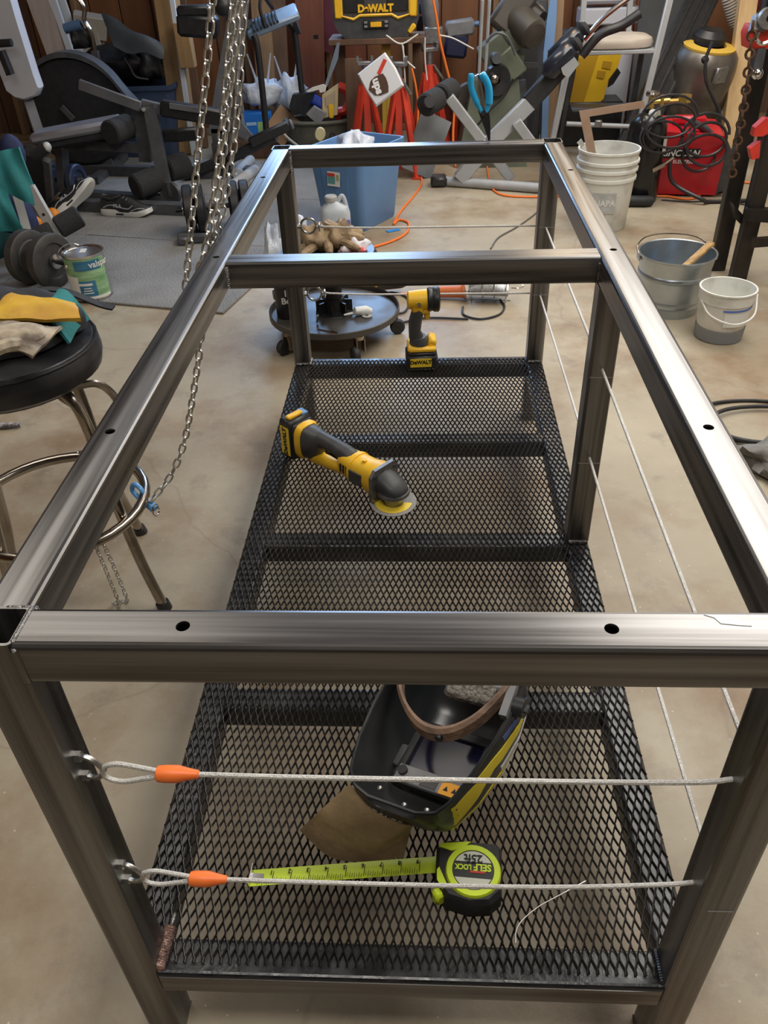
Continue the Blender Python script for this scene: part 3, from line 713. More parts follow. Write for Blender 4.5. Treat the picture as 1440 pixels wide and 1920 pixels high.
pl = part('label_plate', B().cyl((-0.004, 0.002, 0.043), (-0.004, 0.002, 0.0468), 0.0285, n=30), BPL, tm)
part('label_top', B().prism([(-0.004+0.027*math.cos(R(a)), 0.002+0.027*math.sin(R(a))) for a in range(205, 336, 10)], 0.0468, 0.0474), mat('pale_print', (0.60, 0.62, 0.52), 0.5), pl)
part('label_bottom', B().prism([(-0.004+0.027*math.cos(R(a)), 0.002+0.027*math.sin(R(a))) for a in range(25, 156, 10)], 0.0468, 0.0474), mat('pale_print', (0.6, 0.6, 0.5)), pl)
TX = Matrix.Translation((-0.004, 0.002, 0.0478))
text('size_lettering', '25ft', 0.016, BLKP, pl, TX @ Matrix.Translation((0, -0.0165, 0)), bold=0.0004)
text('brand_lettering', 'SELF', 0.0135, LIM, pl, TX @ Matrix.Translation((-0.0125, -0.0045, -0.0006)), bold=0.0005, sx=0.92)
text('brand_lettering', 'LOCK', 0.0105, LIM, pl, TX @ Matrix.Translation((0.0135, -0.0035, -0.0006)), bold=0.0004, sx=0.8)
part('red_print', B().box((-0.010, 0.0045, 0.0471), (0.020, 0.003, 0.0008)), RED, pl)
# the blade runs out along local +x (towards the left legs)
bl = B(); Nn = 20
secs = []
for i in range(Nn+1):
    t = i/Nn; x_ = 0.044+0.258*t; y0_ = -0.022+0.036*t; zc = 0.028-0.016*t
    secs.append([(x_, y0_+0.024*(j/6), zc+0.0035*(2*j/6-1)**2) for j in range(7)])
blade = B().sheet(lambda u, v: secs[round(u*Nn)][round(v*6)], Nn, 6, 0.0006)
bo = part('blade', blade, LIMT, tm, smooth=60)
def bladez(x_): return 0.028-0.016*((x_-0.044)/0.258)
for k in range(1, 10):
    x_ = 0.298-0.0254*k
    if x_ < 0.05: continue
    yb = -0.022+0.036*((x_-0.044)/0.258)
    text('inch_mark', str(k), 0.0085, BLKP, bo, Matrix.Translation((x_+0.003, yb+0.0055, bladez(x_)+0.0026)), ext=0.0002, bold=0.0002)
    part('inch_line', B().box((x_, yb+0.012, bladez(x_)+0.0016), (0.0007, 0.022, 0.0012)), BLKP, bo)
    for q in range(1, 8):
        part('tick', B().box((x_+0.0254*q/8, yb+0.0205, bladez(x_)+0.0030), (0.0005, 0.006 if q % 2 else 0.009, 0.0008)), BLKP, bo) if k < 10 else None
part('end_hook', B().box((0.303, 0.024, 0.010), (0.0014, 0.030, 0.030)).box((0.294, 0.024, 0.0165), (0.018, 0.010, 0.0012)), CHR, tm)

# ------------------------------------------------------------------ loose bit of wire on the mesh
wz = SH+0.0022
wp = catmull([onZ(px, py, wz) for px, py in ((967, 1768), (968, 1745), (980, 1725), (1010, 1700), (1050, 1678), (1098, 1652))], 6)
solo('wire_offcut', B().tube(wp, 0.0009, 6), mat('bright_wire', (0.72, 0.70, 0.66), 0.3, 0.8), 'short bent bright wire lying on the mesh near the tape measure', 'wire')

# ------------------------------------------------------------------ chains
CHN = mat('galvanised_chain', (0.66, 0.65, 0.61), 0.34, 0.85, (0.44, 0.43, 0.40), 40)
def link_mesh(pitch, wire, nm):
    hl = pitch/2+wire*0.45-wire; rw = wire*1.25; pts = []
    for k in range(6): a = PI*k/5; pts.append((rw*math.cos(a), 0, hl-rw+rw*math.sin(a)+wire*0.4))
    for k in range(6): a = PI+PI*k/5; pts.append((rw*math.cos(a), 0, -hl+rw+rw*math.sin(a)-wire*0.4))
    return mesh_of(nm, B().tube(pts, wire/2, 5, closed=True), CHN)
def chain(label, pts, pitch=0.0215, wire=0.0052, group=None, nm='chain'):
    P = catmull(pts, 24); dist = [0]
    for a, b in zip(P, P[1:]): dist.append(dist[-1]+(b-a).length)
    n = int(dist[-1]/pitch); t = thing(nm, label, 'chain', P[-1], group=group)
    key = 'chain_link_%.4f' % pitch
    me = bpy.data.meshes.get(key) or link_mesh(pitch*1.18, wire, key)
    j = 0
    for i in range(n):
        d = (i+0.5)*dist[-1]/n
        while dist[j+1] < d: j += 1
        p = P[j].lerp(P[j+1], (d-dist[j])/(dist[j+1]-dist[j])); tg = (P[j+1]-P[j]).normalized()
        o = bpy.data.objects.new('link', me); COL.objects.link(o); o.parent = t
        q = tg.to_track_quat('Z', 'Y') @ Euler((0, 0, R(20)+(PI/2 if i % 2 else 0))).to_quaternion()
        o.location = p-P[-1]; o.rotation_mode = 'QUATERNION'; o.rotation_quaternion = q
    return t
cy = 1.12
def c3(px, py, y=cy): return onY(px, py, y)
up = Vector((0.26, 0, 1)).normalized()
A0 = c3(398, 0)
chain('leftmost bright chain hanging beside the table rail', [A0+up*0.34, A0, c3(385, 150), c3(370, 300), c3(350, 515), Vector((-0.11, 1.12, 0.66)), Vector((-0.24, 1.17, 0.50)), Vector((-0.335, 1.19, 0.33)), Vector((-0.37, 1.21, 0.285))], group='hoist chains')
C0 = c3(446, 0, 1.16)
chain('middle bright chain of the bundle that hangs slack down to the stool', [C0+up*0.34, C0, c3(432, 150, 1.16), c3(417, 300, 1.16), c3(398, 470, 1.15), c3(382, 570, 1.14), c3(375, 650), c3(362, 740), c3(345, 830), c3(320, 892, 1.10), Vector((-0.236, 1.035, 0.262))], group='hoist chains')
D0 = c3(458, 0, 1.22)
chain('rightmost bright chain of the hanging bundle behind the table rail', [D0+up*0.34, D0, c3(449, 150, 1.22), c3(434, 300, 1.22), c3(402, 460, 1.20), c3(365, 560, 1.20)], group='hoist chains')
E0 = c3(437, 0, 1.10)
chain('bright chain of the hanging bundle nearest the camera', [E0+up*0.34, E0, c3(427, 120, 1.10), c3(410, 300, 1.10), c3(384, 470, 1.10), c3(350, 560, 1.10)], group='hoist chains')

# ------------------------------------------------------------------ bar stool with gloves
VIN = mat('black_vinyl', (0.014, 0.014, 0.016), 0.34, 0, (0.024, 0.024, 0.027), 18, bump=0.12, bscale=30)
SX0, SY0 = -0.455, 1.02
st = thing('bar_stool', 'round black vinyl bar stool with worn chrome legs left of the table', 'stool', (SX0, SY0, 0))
part('seat', B().lathe([(0.001, 0.612), (0.170, 0.610), (0.187, 0.622), (0.193, 0.645), (0.190, 0.668), (0.180, 0.682), (0.120, 0.692), (0.001, 0.694)], 40), VIN, st)
part('piping', B().tube([(0.186*math.cos(2*PI*k/36), 0.186*math.sin(2*PI*k/36), 0.677) for k in range(36)], 0.004, 6, closed=True), VIN, st)
part('seat_plate', B().lathe([(0.001, 0.590), (0.10, 0.592), (0.155, 0.600), (0.160, 0.611), (0.001, 0.612)], 30), DTUBE, st)
part('foot_ring', B().tube([(0.205*math.cos(2*PI*k/40), 0.205*math.sin(2*PI*k/40), 0.27) for k in range(40)], 0.0125, 10, closed=True), CHRW, st)
for k, a in enumerate((-19, 71, 161, 251)):
    ca, sa = math.cos(R(a)), math.sin(R(a))
    pts = catmull([(0.11*ca, 0.11*sa, 0.598), (0.150*ca, 0.150*sa, 0.560), (0.166*ca, 0.166*sa, 0.48), (0.176*ca, 0.176*sa, 0.36), (0.187*ca, 0.187*sa, 0.27), (0.205*ca, 0.205*sa, 0.15), (0.228*ca, 0.228*sa, 0.05), (0.240*ca, 0.240*sa, 0.008)], 5)
    lg = part('leg', B().tube(pts, 0.0125, 10), CHRW, st)
    part('rubber_foot', B().cyl((0.236*ca, 0.236*sa, 0.022), (0.242*ca, 0.242*sa, 0.0), 0.017, 0.018, n=12), BPL, lg)
    if k in (0, 1):
        a2 = R(a+26); cb, sb = math.cos(a2), math.sin(a2)
        part('scroll', B().tube(catmull([(0.120*ca, 0.120*sa, 0.592), (0.17*cb, 0.17*sb, 0.575), (0.205*cb, 0.205*sb, 0.52), (0.198*cb, 0.198*sb, 0.46), (0.172*ca, 0.172*sa, 0.42)], 6), 0.0085, 8), CHRW, st)
# blue clip that ties the chain to the ring
CLB = mat('blue_clip', (0.10, 0.33, 0.72), 0.35, 0, (0.14, 0.42, 0.80), 20)
kb = Vector((-0.262, 1.055, 0.262))
kc = thing('clip', 'blue carabiner clip hooked on the stool foot ring', 'clip', kb)
part('hook', B().tube(catmull([(0.016, -0.012, -0.002), (0.004, -0.003, 0.026), (-0.016, 0.010, 0.030), (-0.026, 0.016, 0.008), (-0.012, 0.010, -0.012)], 6), 0.006, 8), CLB, kc)
part('barrel', B().cyl((0.010, -0.008, -0.004), (0.034, -0.022, -0.020), 0.012, 0.011, n=12), CLB, kc)
part('ring', B().tube([(0.036+0.004*math.cos(2*PI*k/14), -0.024+0.010*math.cos(2*PI*k/14), -0.022+0.016*math.sin(2*PI*k/14)) for k in range(14)], 0.002, 6, closed=True), CHR, kc)
# chain ends by the stool
chain('short rusty chain wrapped round the stool foot ring', [(-0.47, 1.215, 0.288), (-0.43, 1.222, 0.287), (-0.40, 1.216, 0.287), (-0.37, 1.205, 0.286)], 0.014, 0.0034)
r0 = Vector((-0.315, 0.872, 0.258))
chain('thin chain dangling from the stool foot ring onto the floor', [r0, r0+Vector((0.0, 0.012, -0.10)), r0+Vector((-0.006, 0.03, -0.20)), onZ(212, 1132, 0.006)], 0.0135, 0.0032, 'dangling chain ends')
chain('second thin chain end hanging under the stool by the first', [r0+Vector((0.016, 0.006, 0)), r0+Vector((0.018, 0.02, -0.10)), r0+Vector((0.014, 0.036, -0.20)), onZ(226, 1128, 0.006)], 0.0135, 0.0032, 'dangling chain ends')

# clothing and gloves on the seat
def blob_sheet(pts_px, z0, bulge, seed, nu=14, nv=14, amp=0.006, th=0.006):
    """a cloth patch spanning four corner sight points, draped with folds"""
    rr_ = random.Random(seed); c = [onZ(px, py, z0) for px, py in pts_px]
    ph = [rr_.uniform(0, 6) for _ in range(6)]
    def f(u, v):
        p = c[0].lerp(c[1], u).lerp(c[3].lerp(c[2], u), v)
        z = bulge*(math.sin(PI*u)**0.6)*(math.sin(PI*v)**0.6)
        z += amp*(math.sin(7*u+ph[0]+3*v)+0.7*math.sin(11*v+ph[1]-4*u)+0.5*math.sin(17*u+9*v+ph[2]))
        return p+Vector((0, 0, z))
    return B().sheet(f, nu, nv, th)
JK = mat('black_cloth', (0.012, 0.012, 0.014), 0.75, 0, (0.022, 0.022, 0.025), 25, bump=0.2)
TEAL = mat('teal_cotton', (0.018, 0.17, 0.18), 0.8, 0, (0.026, 0.215, 0.225), 12, bump=0.2, bscale=90)
jk = thing('welding_jacket', 'black and teal welding jacket bundled on the stool seat', 'jacket', (SX0-0.004, SY0+0.02, 0.694))
jb = B(); rng = random.Random(5)
def lump(u, v):
    a = 2*PI*u; t = v
    r_ = (0.152+0.012*math.sin(3*a+1)+0.008*math.sin(7*a))*math.sin(PI*0.5*t)**0.7
    z = 0.066*(1-t**2.6)+0.004*math.sin(5*a+8*t)
    return Vector((r_*math.cos(a), r_*math.sin(a)*0.98, max(z, 0.002)))
jb.sheet(lambda u, v: lump(u, 0.02+0.98*v), 40, 14, 0.005)
part('bundle', jb, JK, jk, smooth=70)
part('teal_panel', B().sheet(lambda u, v: Vector((0.116+0.048*v, -0.060+0.120*u, 0.070-0.062*v**2+0.004*math.sin(6*u+5*v))), 10, 8, 0.006), TEAL, jk, smooth=70)
part('strap', B().sheet(lambda u, v: Vector((0.05+0.165*u, 0.105-0.035*u+0.022*v, 0.050-0.022*u+0.008*math.sin(5*u))), 12, 3, 0.004), JK, jk, smooth=70)
YL = mat('yellow_leather', (0.66, 0.40, 0.025), 0.6, 0, (0.50, 0.27, 0.03), 9, bump=0.25, bscale=50)
WLG = mat('grimy_white_leather', (0.44, 0.37, 0.27), 0.7, 0, (0.10, 0.075, 0.055), 16, bump=0.3, bscale=50, contrast=(0.42, 0.62))
def glove(name, label, mcuff, mhand, px_cuff, px_hand, z0, grp):
    g = thing(name, label, 'glove', onZ(*px_hand[0], z0), group=grp)
    part('cuff', blob_sheet(px_cuff, z0+0.006, 0.012, 11, amp=0.0025, th=0.006), mcuff, g, world=True, smooth=70)
    b = B(); pa, pb = onZ(*px_hand[0], z0), onZ(*px_hand[1], z0)
    ax = (pb-pa); sd = Vector((0, 0, 1)).cross(ax).normalized(); L_ = ax.length; ax = ax.normalized()
    b.ell(pa+ax*L_*0.25+Vector((0, 0, 0.012)), (0.058, 0.048, 0.018), 14, 8, frame((0, 0, 0), ax, sd))
    part('palm', b, mhand, g, world=True)
    for i, (off, ln) in enumerate(((-0.036, 0.062), (-0.012, 0.078), (0.012, 0.076), (0.035, 0.060))):
        s0 = pa+ax*(L_*0.25+0.04)+sd*off+Vector((0, 0, 0.014))
        pts = catmull([s0, s0+ax*ln*0.5+Vector((0, 0, 0.010)), s0+ax*ln+sd*off*0.25-Vector((0, 0, 0.004))], 4)
        part('finger', B().tube(pts, [0.0125]*(len(pts)-1)+[0.007], 8), mhand, g, world=True)
    s0 = pa+ax*L_*0.15+sd*0.044+Vector((0, 0, 0.014))
    part('thumb', B().tube(catmull([s0, s0+sd*0.024+ax*0.022+Vector((0, 0, 0.010)), s0+sd*0.030+ax*0.056], 4), 0.0125, 8), mhand, g, world=True)
    return g
solo('leather_cuff', blob_sheet([(-30, 600), (152, 600), (142, 572), (22, 552)], 0.762, 0.010, 2, amp=0.002, th=0.008), YL, 'bright yellow leather gauntlet cuff on top of the jacket', 'glove')
glove('work_glove', 'grimy white leather work glove lying on the stool pile', WLG, WLG, [(-40, 640), (60, 668), (116, 612), (-20, 606)], [(62, 638), (-60, 655)], 0.766, None)

# ------------------------------------------------------------------ rubber mat on the floor
MT = mat('grey_rubber_mat', (0.185, 0.18, 0.172), 0.75, 0, (0.265, 0.26, 0.25), 3.0, bump=0.9, bscale=130)
m0 = Vector((-0.45, 2.76, 0)); mr_ = R(-13.6)
mt = thing('floor_mat', 'grey textured rubber mat covering the floor under the exercise equipment', 'mat', m0, mr_)
for i in range(3):
    for j in range(2):
        cx = -0.60-1.206*j if True else 0; cy_ = 0.41+0.826*i
        part('mat_tile', B().box((cx, cy_, 0.006), (1.2, 0.82, 0.012), bev=0.003), MT, mt)

# ------------------------------------------------------------------ paint can
pc = thing('paint_can', 'gallon paint can with green and blue label standing on the mat', 'paint can', (-1.095, 2.985, 0.013), R(-8))
RAD = 0.088; PH = 0.200
part('can', B().lathe([(0.001, 0.0), (RAD, 0.0), (RAD+0.002, 0.004), (RAD, 0.008), (RAD, PH-0.010), (RAD+0.002, PH-0.006), (RAD+0.002, PH), (RAD-0.008, PH), (RAD-0.010, PH-0.008), (RAD-0.014, PH-0.004), (0.001, PH-0.005)], 36), CHR, pc)
def patch(a0, a1, z0, z1, r_, m, nm, par):
    n = max(3, int((a1-a0)/6)); b = B()
    b.sheet(lambda u, v: Vector((r_*math.cos(R(a0+(a1-a0)*u)), r_*math.sin(R(a0+(a1-a0)*u)), z0+(z1-z0)*v)), n, 2, 0.0012)
    return part(nm, b, m, par, smooth=60)
def curved_text(s_, size, m, par, r_, a_, z_, **kw):
    o = text('lettering', s_, size, m, par, Matrix(), **kw)
    for v in o.data.vertices:
        x_, y_, e = v.co; a = R(a_)+x_/r_; v.co = ((r_+e)*math.cos(a), (r_+e)*math.sin(a), z_+y_)
    return o
GRN = mat('green_label', (0.14, 0.30, 0.13), 0.45, 0, (0.30, 0.48, 0.27), 22, (0.5, 0.5, 2), 4)
NAV = mat('blue_label', (0.02, 0.11, 0.22), 0.45, 0, (0.05, 0.20, 0.32), 22, (0.5, 0.5, 2), 4)
WLB = mat('white_label', (0.68, 0.68, 0.64), 0.5)
lbp = patch(-178, -2, 0.010, PH-0.014, RAD+0.0012, GRN, 'label', pc)
patch(-178, -92, 0.012, 0.110, RAD+0.0026, WLB, 'white_panel', lbp)
patch(-92, -45, 0.014, 0.092, RAD+0.0026, NAV, 'blue_panel', lbp)
patch(-95, -20, PH-0.062, PH-0.020, RAD+0.0024, NAV, 'blue_swirl', lbp)
patch(-100, -5, 0.010, 0.022, RAD+0.0034, WLB, 'white_band', lbp)
patch(-92, -55, 0.072, 0.082, RAD+0.0036, WLB, 'white_band', lbp)
for i in range(3): patch(-84+2*i, -56-2*i, 0.036+0.011*i, 0.040+0.011*i, RAD+0.0036, WLB, 'print_line', lbp)
curved_text('valspar', 0.038, WLB, lbp, RAD+0.0036, -20, PH-0.040, ext=0.0006, bold=0.0006)
part('lid_label', B().box((-0.004, 0.01, PH-0.0035), (0.026, 0.050, 0.001), rot=(0, 0, 0.3)), WLB, pc)
part('handle', B().tube(catmull([(-RAD-0.003, -0.02, PH-0.045), (-RAD-0.022, -0.03, PH-0.02), (-RAD-0.014, 0.00, PH+0.008), (-RAD+0.01, 0.06, PH+0.010), (-0.03, 0.088, PH-0.02)], 6), 0.0018, 6), CHR, pc)
part('handle_ear', B().ell((-0.052, -0.074, PH-0.048), (0.010, 0.010, 0.010), 10, 6), CHR, pc)

# ------------------------------------------------------------------ dumbbells
PLT = mat('dark_weight_plate', (0.036, 0.034, 0.032), 0.55, 0, (0.055, 0.052, 0.049), 20, bump=0.05)
PLB = mat('blue_grey_weight', (0.030, 0.042, 0.085), 0.5, 0, (0.05, 0.062, 0.11), 14)
def dumbbell(label, c, ang, rad, th, gap, m, tilt=0.0, npl=2, grp=None, rod=0.20):
    d = thing('dumbbell', label, 'dumbbell', c, (0, 0, ang), grp)
    Mx = frame((0, 0, rad), (0, 1, 0), (0, 0, 1))
    for s_ in (-1, 1):
        for i in range(npl):
            x0 = s_*(gap/2+i*th)
            prof_ = [(0.014, 0), (rad*0.62, 0), (rad*0.66, 0.006), (rad*0.92, 0.006), (rad, 0.012), (rad, th-0.010), (rad*0.92, th-0.003), (rad*0.66, th-0.003), (rad*0.62, th-0.012), (0.014, th-0.012)]
            Q = Mx @ Matrix.Translation((0, 0, x0)) if s_ > 0 else Mx @ Matrix.Translation((0, 0, x0)) @ Matrix.Rotation(PI, 4, 'X')
            part('plate', B().lathe(prof_, 30, Q), m, d)
        part('collar', B().lathe([(0.012, 0), (0.030, 0), (0.034, 0.006), (0.034, 0.016), (0.018, 0.020), (0.012, 0.020)], 12, Mx @ Matrix.Translation((0, 0, s_*(gap/2+npl*th-0.008))) @ Matrix.Rotation(0 if s_ > 0 else PI, 4, 'X')), CHR, d)
    part('bar', B().cyl((-rod, 0, rad), (rod, 0, rad), 0.013, n=12), BPL, d)
    return d
dumbbell('large dark dumbbell with thick plates beside the paint can', (-1.365, 3.12, 0.013), R(-24), 0.122, 0.062, 0.075, PLT, npl=1, grp='dumbbells', rod=0.19)
dumbbell('black dumbbell with stacked plates in the shadow of the table rail', (-0.69, 3.88, 0.013), R(14), 0.122, 0.058, 0.12, BPL, npl=2, grp='dumbbells', rod=0.22)
dumbbell('blue-grey dumbbell lying behind the upturned shoe', (-1.80, 4.60, 0.013), R(-12), 0.095, 0.05, 0.12, PLB, npl=1, grp='dumbbells', rod=0.17)
solo('weight_rack', B().box((-0.70, 3.68, 0.034), (0.34, 0.05, 0.040), bev=0.006).box((-0.84, 3.67, 0.032), (0.05, 0.09, 0.038), bev=0.006).box((-0.60, 3.68, 0.032), (0.05, 0.09, 0.038), bev=0.006), DTUBE, 'low black cradle in front of the stacked plates dumbbell', 'weight rack')

# ------------------------------------------------------------------ sneakers
SHW = mat('white_sole', (0.60, 0.60, 0.57), 0.6); SHB = mat('black_shoe', (0.016, 0.016, 0.018), 0.42, 0, (0.03, 0.03, 0.033), 25)
SHG = mat('silver_piping', (0.50, 0.52, 0.55), 0.3, 0.3)
def sneaker(label, M_):
    s = thing('sneaker', label, 'shoe', (0, 0, 0), group='pair of black sneakers'); s.matrix_basis = M_
    out = [(-0.15, 0.026), (-0.12, 0.036), (-0.06, 0.036), (0.0, 0.034), (0.06, 0.044), (0.11, 0.046), (0.145, 0.032), (0.158, 0.0)]
    oc = catmull([(x_, y_, 0) for x_, y_ in out], 3)
    loop = [(p.x, p.y) for p in oc]+[(p.x, -p.y) for p in reversed(oc[:-1])]
    part('sole', B().loft([[(x_*k, y_*k, z_+max(0, (x_-0.09))*0.25+(0.008 if x_ < -0.05 else 0)*zz) for x_, y_ in loop] for k, z_, zz in ((0.96, 0.0, 0), (1.02, 0.008, 0), (1.0, 0.026, 1), (0.96, 0.030, 1))]), SHW, s)
    part('heel_gap', B().box((-0.03, 0, 0.012), (0.05, 0.078, 0.010), bev=0.003), BPL, s)
    secs = []
    for x_, w_, h_, in ((-0.150, 0.022, 0.075), (-0.135, 0.031, 0.092), (-0.10, 0.033, 0.086), (-0.05, 0.034, 0.078), (0.0, 0.036, 0.092), (0.04, 0.040, 0.082), (0.09, 0.042, 0.052), (0.13, 0.034, 0.038), (0.152, 0.012, 0.030)):
        secs.append([(x_, w_*math.cos(a)*(1-0.30*max(0, math.sin(a))**2*(1 if x_ < 0.06 else 0)), 0.024+h_*0.86*max(0, math.sin(a))**0.7) for a in [PI*k/12 for k in range(13)]]+[(x_, -w_*0.8, 0.022), (x_, w_*0.8, 0.022)])
    part('upper', B().loft(secs), SHB, s)
    part('collar', B().tube([(-0.085+0.055*math.cos(2*PI*k/20), 0.024*math.sin(2*PI*k/20), 0.100+0.006*math.cos(4*PI*k/20)) for k in range(20)], 0.008, 6, closed=True), SHB, s)
    for i in range(4): part('lace', B().tube(catmull([(0.0+0.018*i, -0.026, 0.096-0.009*i), (0.004+0.018*i, 0, 0.106-0.010*i), (0.0+0.018*i, 0.026, 0.096-0.009*i)], 4), 0.003, 5), SHB, s)
    for sy in (-1, 1):
        part('side_stripe', B().tube(catmull([(-0.13, sy*0.030, 0.045), (-0.08, sy*0.0345, 0.062), (-0.02, sy*0.036, 0.050), (0.03, sy*0.041, 0.045), (0.06, sy*0.040, 0.062)], 5), 0.0028, 5), SHG, s)
        part('toe_piping', B().tube(catmull([(0.05, sy*0.043, 0.036), (0.09, sy*0.042, 0.048), (0.13, sy*0.030, 0.046)], 5), 0.0022, 5), SHG, s)
    text('brand_lettering', 'FILA', 0.026, SHG, s, frame((-0.035, -0.0372, 0.058), (1, 0, 0), (0, 0.12, 1)), bold=0.0008)
    return s
sp_ = onZ(238, 410, 0.0)
sneaker('black sneaker with white sole standing flat on the mat', Matrix.Translation((sp_.x, sp_.y+0.03, 0.013)) @ Matrix.Rotation(R(-10), 4, 'Z'))
sp2 = onZ(148, 420, 0.0)
sneaker('black sneaker tipped on its side against the leg rollers', Matrix.Translation((sp2.x-0.02, sp2.y+0.10, 0.090)) @ Matrix.Rotation(R(28), 4, 'Z') @ Matrix.Rotation(R(-34), 4, 'Y') @ Matrix.Rotation(R(-42), 4, 'X'))

# ------------------------------------------------------------------ leg roller stand with teal jacket over it
lr = thing('leg_roller_stand', 'pale perforated bar with black foam rollers behind the large dumbbell', 'exercise stand', (-1.30, 3.36, 0.013))
PAL = mat('pale_grey_paint', (0.46, 0.45, 0.42), 0.5, 0, (0.38, 0.37, 0.35), 12)
q0, q1 = onY(55, 350, 3.40), onY(140, 492, 3.30); q1.z = 0.018
part('bar', B().bar(q0, q1, 0.05, 0.026, up=(0, 1, 0)), PAL, lr, world=True)
for t in (0.32, 0.62, 0.80): c = q0.lerp(q1, t); part('bolt_hole', B().cyl(c+Vector((0, -0.0135, 0)), c+Vector((0, -0.0165, 0)), 0.007, n=8), BPL, lr, world=True)
part('base_foot', B().bar((q1.x-0.30, 3.34, 0.030), (q1.x+0.05, 3.30, 0.030), 0.05, 0.034), PAL, lr, world=True)
part('back_brace', B().bar(onY(30, 360, 3.55), (q1.x-0.22, 3.36, 0.03), 0.04, 0.04), PAL, lr, world=True)
ra, rb_ = onY(46, 458, 3.30), onY(100, 434, 3.34)
part('roller', B().tube([ra, ra.lerp(rb_, 0.06), ra.lerp(rb_, 0.94), rb_], [0.044, 0.050, 0.050, 0.044], 18), FOAM, lr, world=True)
ra2, rb2 = onY(108, 428, 3.36), onY(150, 404, 3.42)
part('roller', B().tube([ra2, ra2.lerp(rb2, 0.06), ra2.lerp(rb2, 0.94), rb2], [0.046, 0.052, 0.052, 0.046], 18), FOAM, lr, world=True)
part('cross_rod', B().cyl(rb_, ra2, 0.014, n=10), PAL, lr, world=True)
tj = thing('teal_jacket', 'teal welding jacket draped over the exercise frame at the left edge', 'jacket', onY(20, 440, 3.38))
def quad(cs, y_, seed, amp, nu=14, nv=12):
    rr_ = random.Random(seed); ph = [rr_.uniform(0, 6) for _ in range(4)]
    c = [onY(px, py, yy) for (px, py), yy in zip(cs, y_)]
    def f(u, v):
        p = c[0].lerp(c[1], u).lerp(c[3].lerp(c[2], u), v)
        return p+Vector((0.3, -1, 0.25)).normalized()*(amp*(math.sin(6*u+ph[0]+2*v)+0.6*math.sin(13*u-3*v+ph[1]))+0.04*math.sin(PI*v))
    return B().sheet(f, nu, nv, 0.008)
part('front_panel', quad([(-40, 292), (38, 276), (84, 392), (-40, 340)], (3.44, 3.50, 3.40, 3.36), 4, 0.022), TEAL, tj, world=True, smooth=70)
part('hanging_sleeve', quad([(-40, 345), (8, 352), (48, 436), (-40, 430)], (3.37, 3.37, 3.33, 3.30), 6, 0.02), TEAL, tj, world=True, smooth=70)
part('inner_fold', quad([(-40, 425), (30, 440), (10, 480), (-40, 500)], (3.44, 3.44, 3.42, 3.42), 9, 0.01), mat('dark_teal_lining', (0.01, 0.07, 0.075), 0.85), tj, world=True, smooth=70)
nv_ = mat('navy_cloth', (0.012, 0.016, 0.06), 0.8, 0, (0.02, 0.03, 0.09), 20)
solo('navy_jacket', B().ell(onY(28, 400, 3.62)+Vector((0, 0, -0.06)), (0.10, 0.10, 0.16), 16, 12).ell(onY(20, 275, 3.72)+Vector((0, 0, -0.03)), (0.06, 0.06, 0.09), 12, 8), nv_, 'navy cloth bundle hanging behind the teal jacket', 'clothing')
OR2 = mat('orange_plastic', (0.72, 0.24, 0.02), 0.45)
for i, (px, py, y_, ln, lb_) in enumerate(((60, 418, 3.50, 0.06, 'orange strap handle under the teal jacket'), (100, 404, 3.62, 0.04, 'orange clamp between the foam rollers'), (112, 384, 3.80, 0.03, 'small orange knob at the foot of the black upright'))):
    c = onZ(px, py, 0.06)
    solo('orange_grip', B().ell((c.x, c.y, 0.013+0.045), (ln, 0.035, 0.045), 12, 8).cyl((c.x-ln*0.9, c.y, 0.05), (c.x+ln*1.3, c.y-0.02, 0.04), 0.016, n=8), OR2, lb_, 'grip')

a, b = onZ(-20, 800, 0.012), onZ(38, 796, 0.012)
solo('cable_end', B().tube([a, a.lerp(b, 0.5), b], [0.011, 0.011, 0.008], 10), mat('striped_grey_cable', (0.42, 0.40, 0.40), 0.6, 0, (0.10, 0.09, 0.10), 60, (1, 6, 1), contrast=(0.45, 0.55)), 'grey braided cable end lying on the floor beneath the stool seat', 'cable')

# ------------------------------------------------------------------ rolling shop stool seen through the table
DSK = mat('scuffed_black_tray', (0.035, 0.033, 0.032), 0.46, 0.1, (0.075, 0.068, 0.06), 8, rvar=0.08)
rs = thing('rolling_stool', 'black rolling shop stool with a round tool tray behind the shelf', 'stool', (0.060, 2.525, 0))
part('tray', B().lathe([(0.001, 0.098), (0.252, 0.098), (0.258, 0.102), (0.258, 0.124), (0.254, 0.126), (0.250, 0.122), (0.248, 0.106), (0.001, 0.106)], 44), DSK, rs)
part('column', B().cyl((0, 0, 0.106), (0, 0, 0.298), 0.034, n=20), BPL, rs)
cs_ = part('column_socket', B().lathe([(0.075, 0.106), (0.072, 0.112), (0.045, 0.118), (0.042, 0.165), (0.034, 0.168)], 20), BPL, rs)
for k in range(8): part('rib', B().box((0.056*math.cos(PI*k/4), 0.056*math.sin(PI*k/4), 0.135), (0.032, 0.006, 0.045), rot=(0, 0, PI*k/4)), BPL, cs_)
part('seat', B().lathe([(0.001, 0.305), (0.16, 0.305), (0.175, 0.315), (0.178, 0.335), (0.168, 0.350), (0.10, 0.356), (0.001, 0.356)], 36), VIN, rs)
part('seat_bracket', B().box((0, 0, 0.30), (0.20, 0.20, 0.012)), DTUBE, rs)
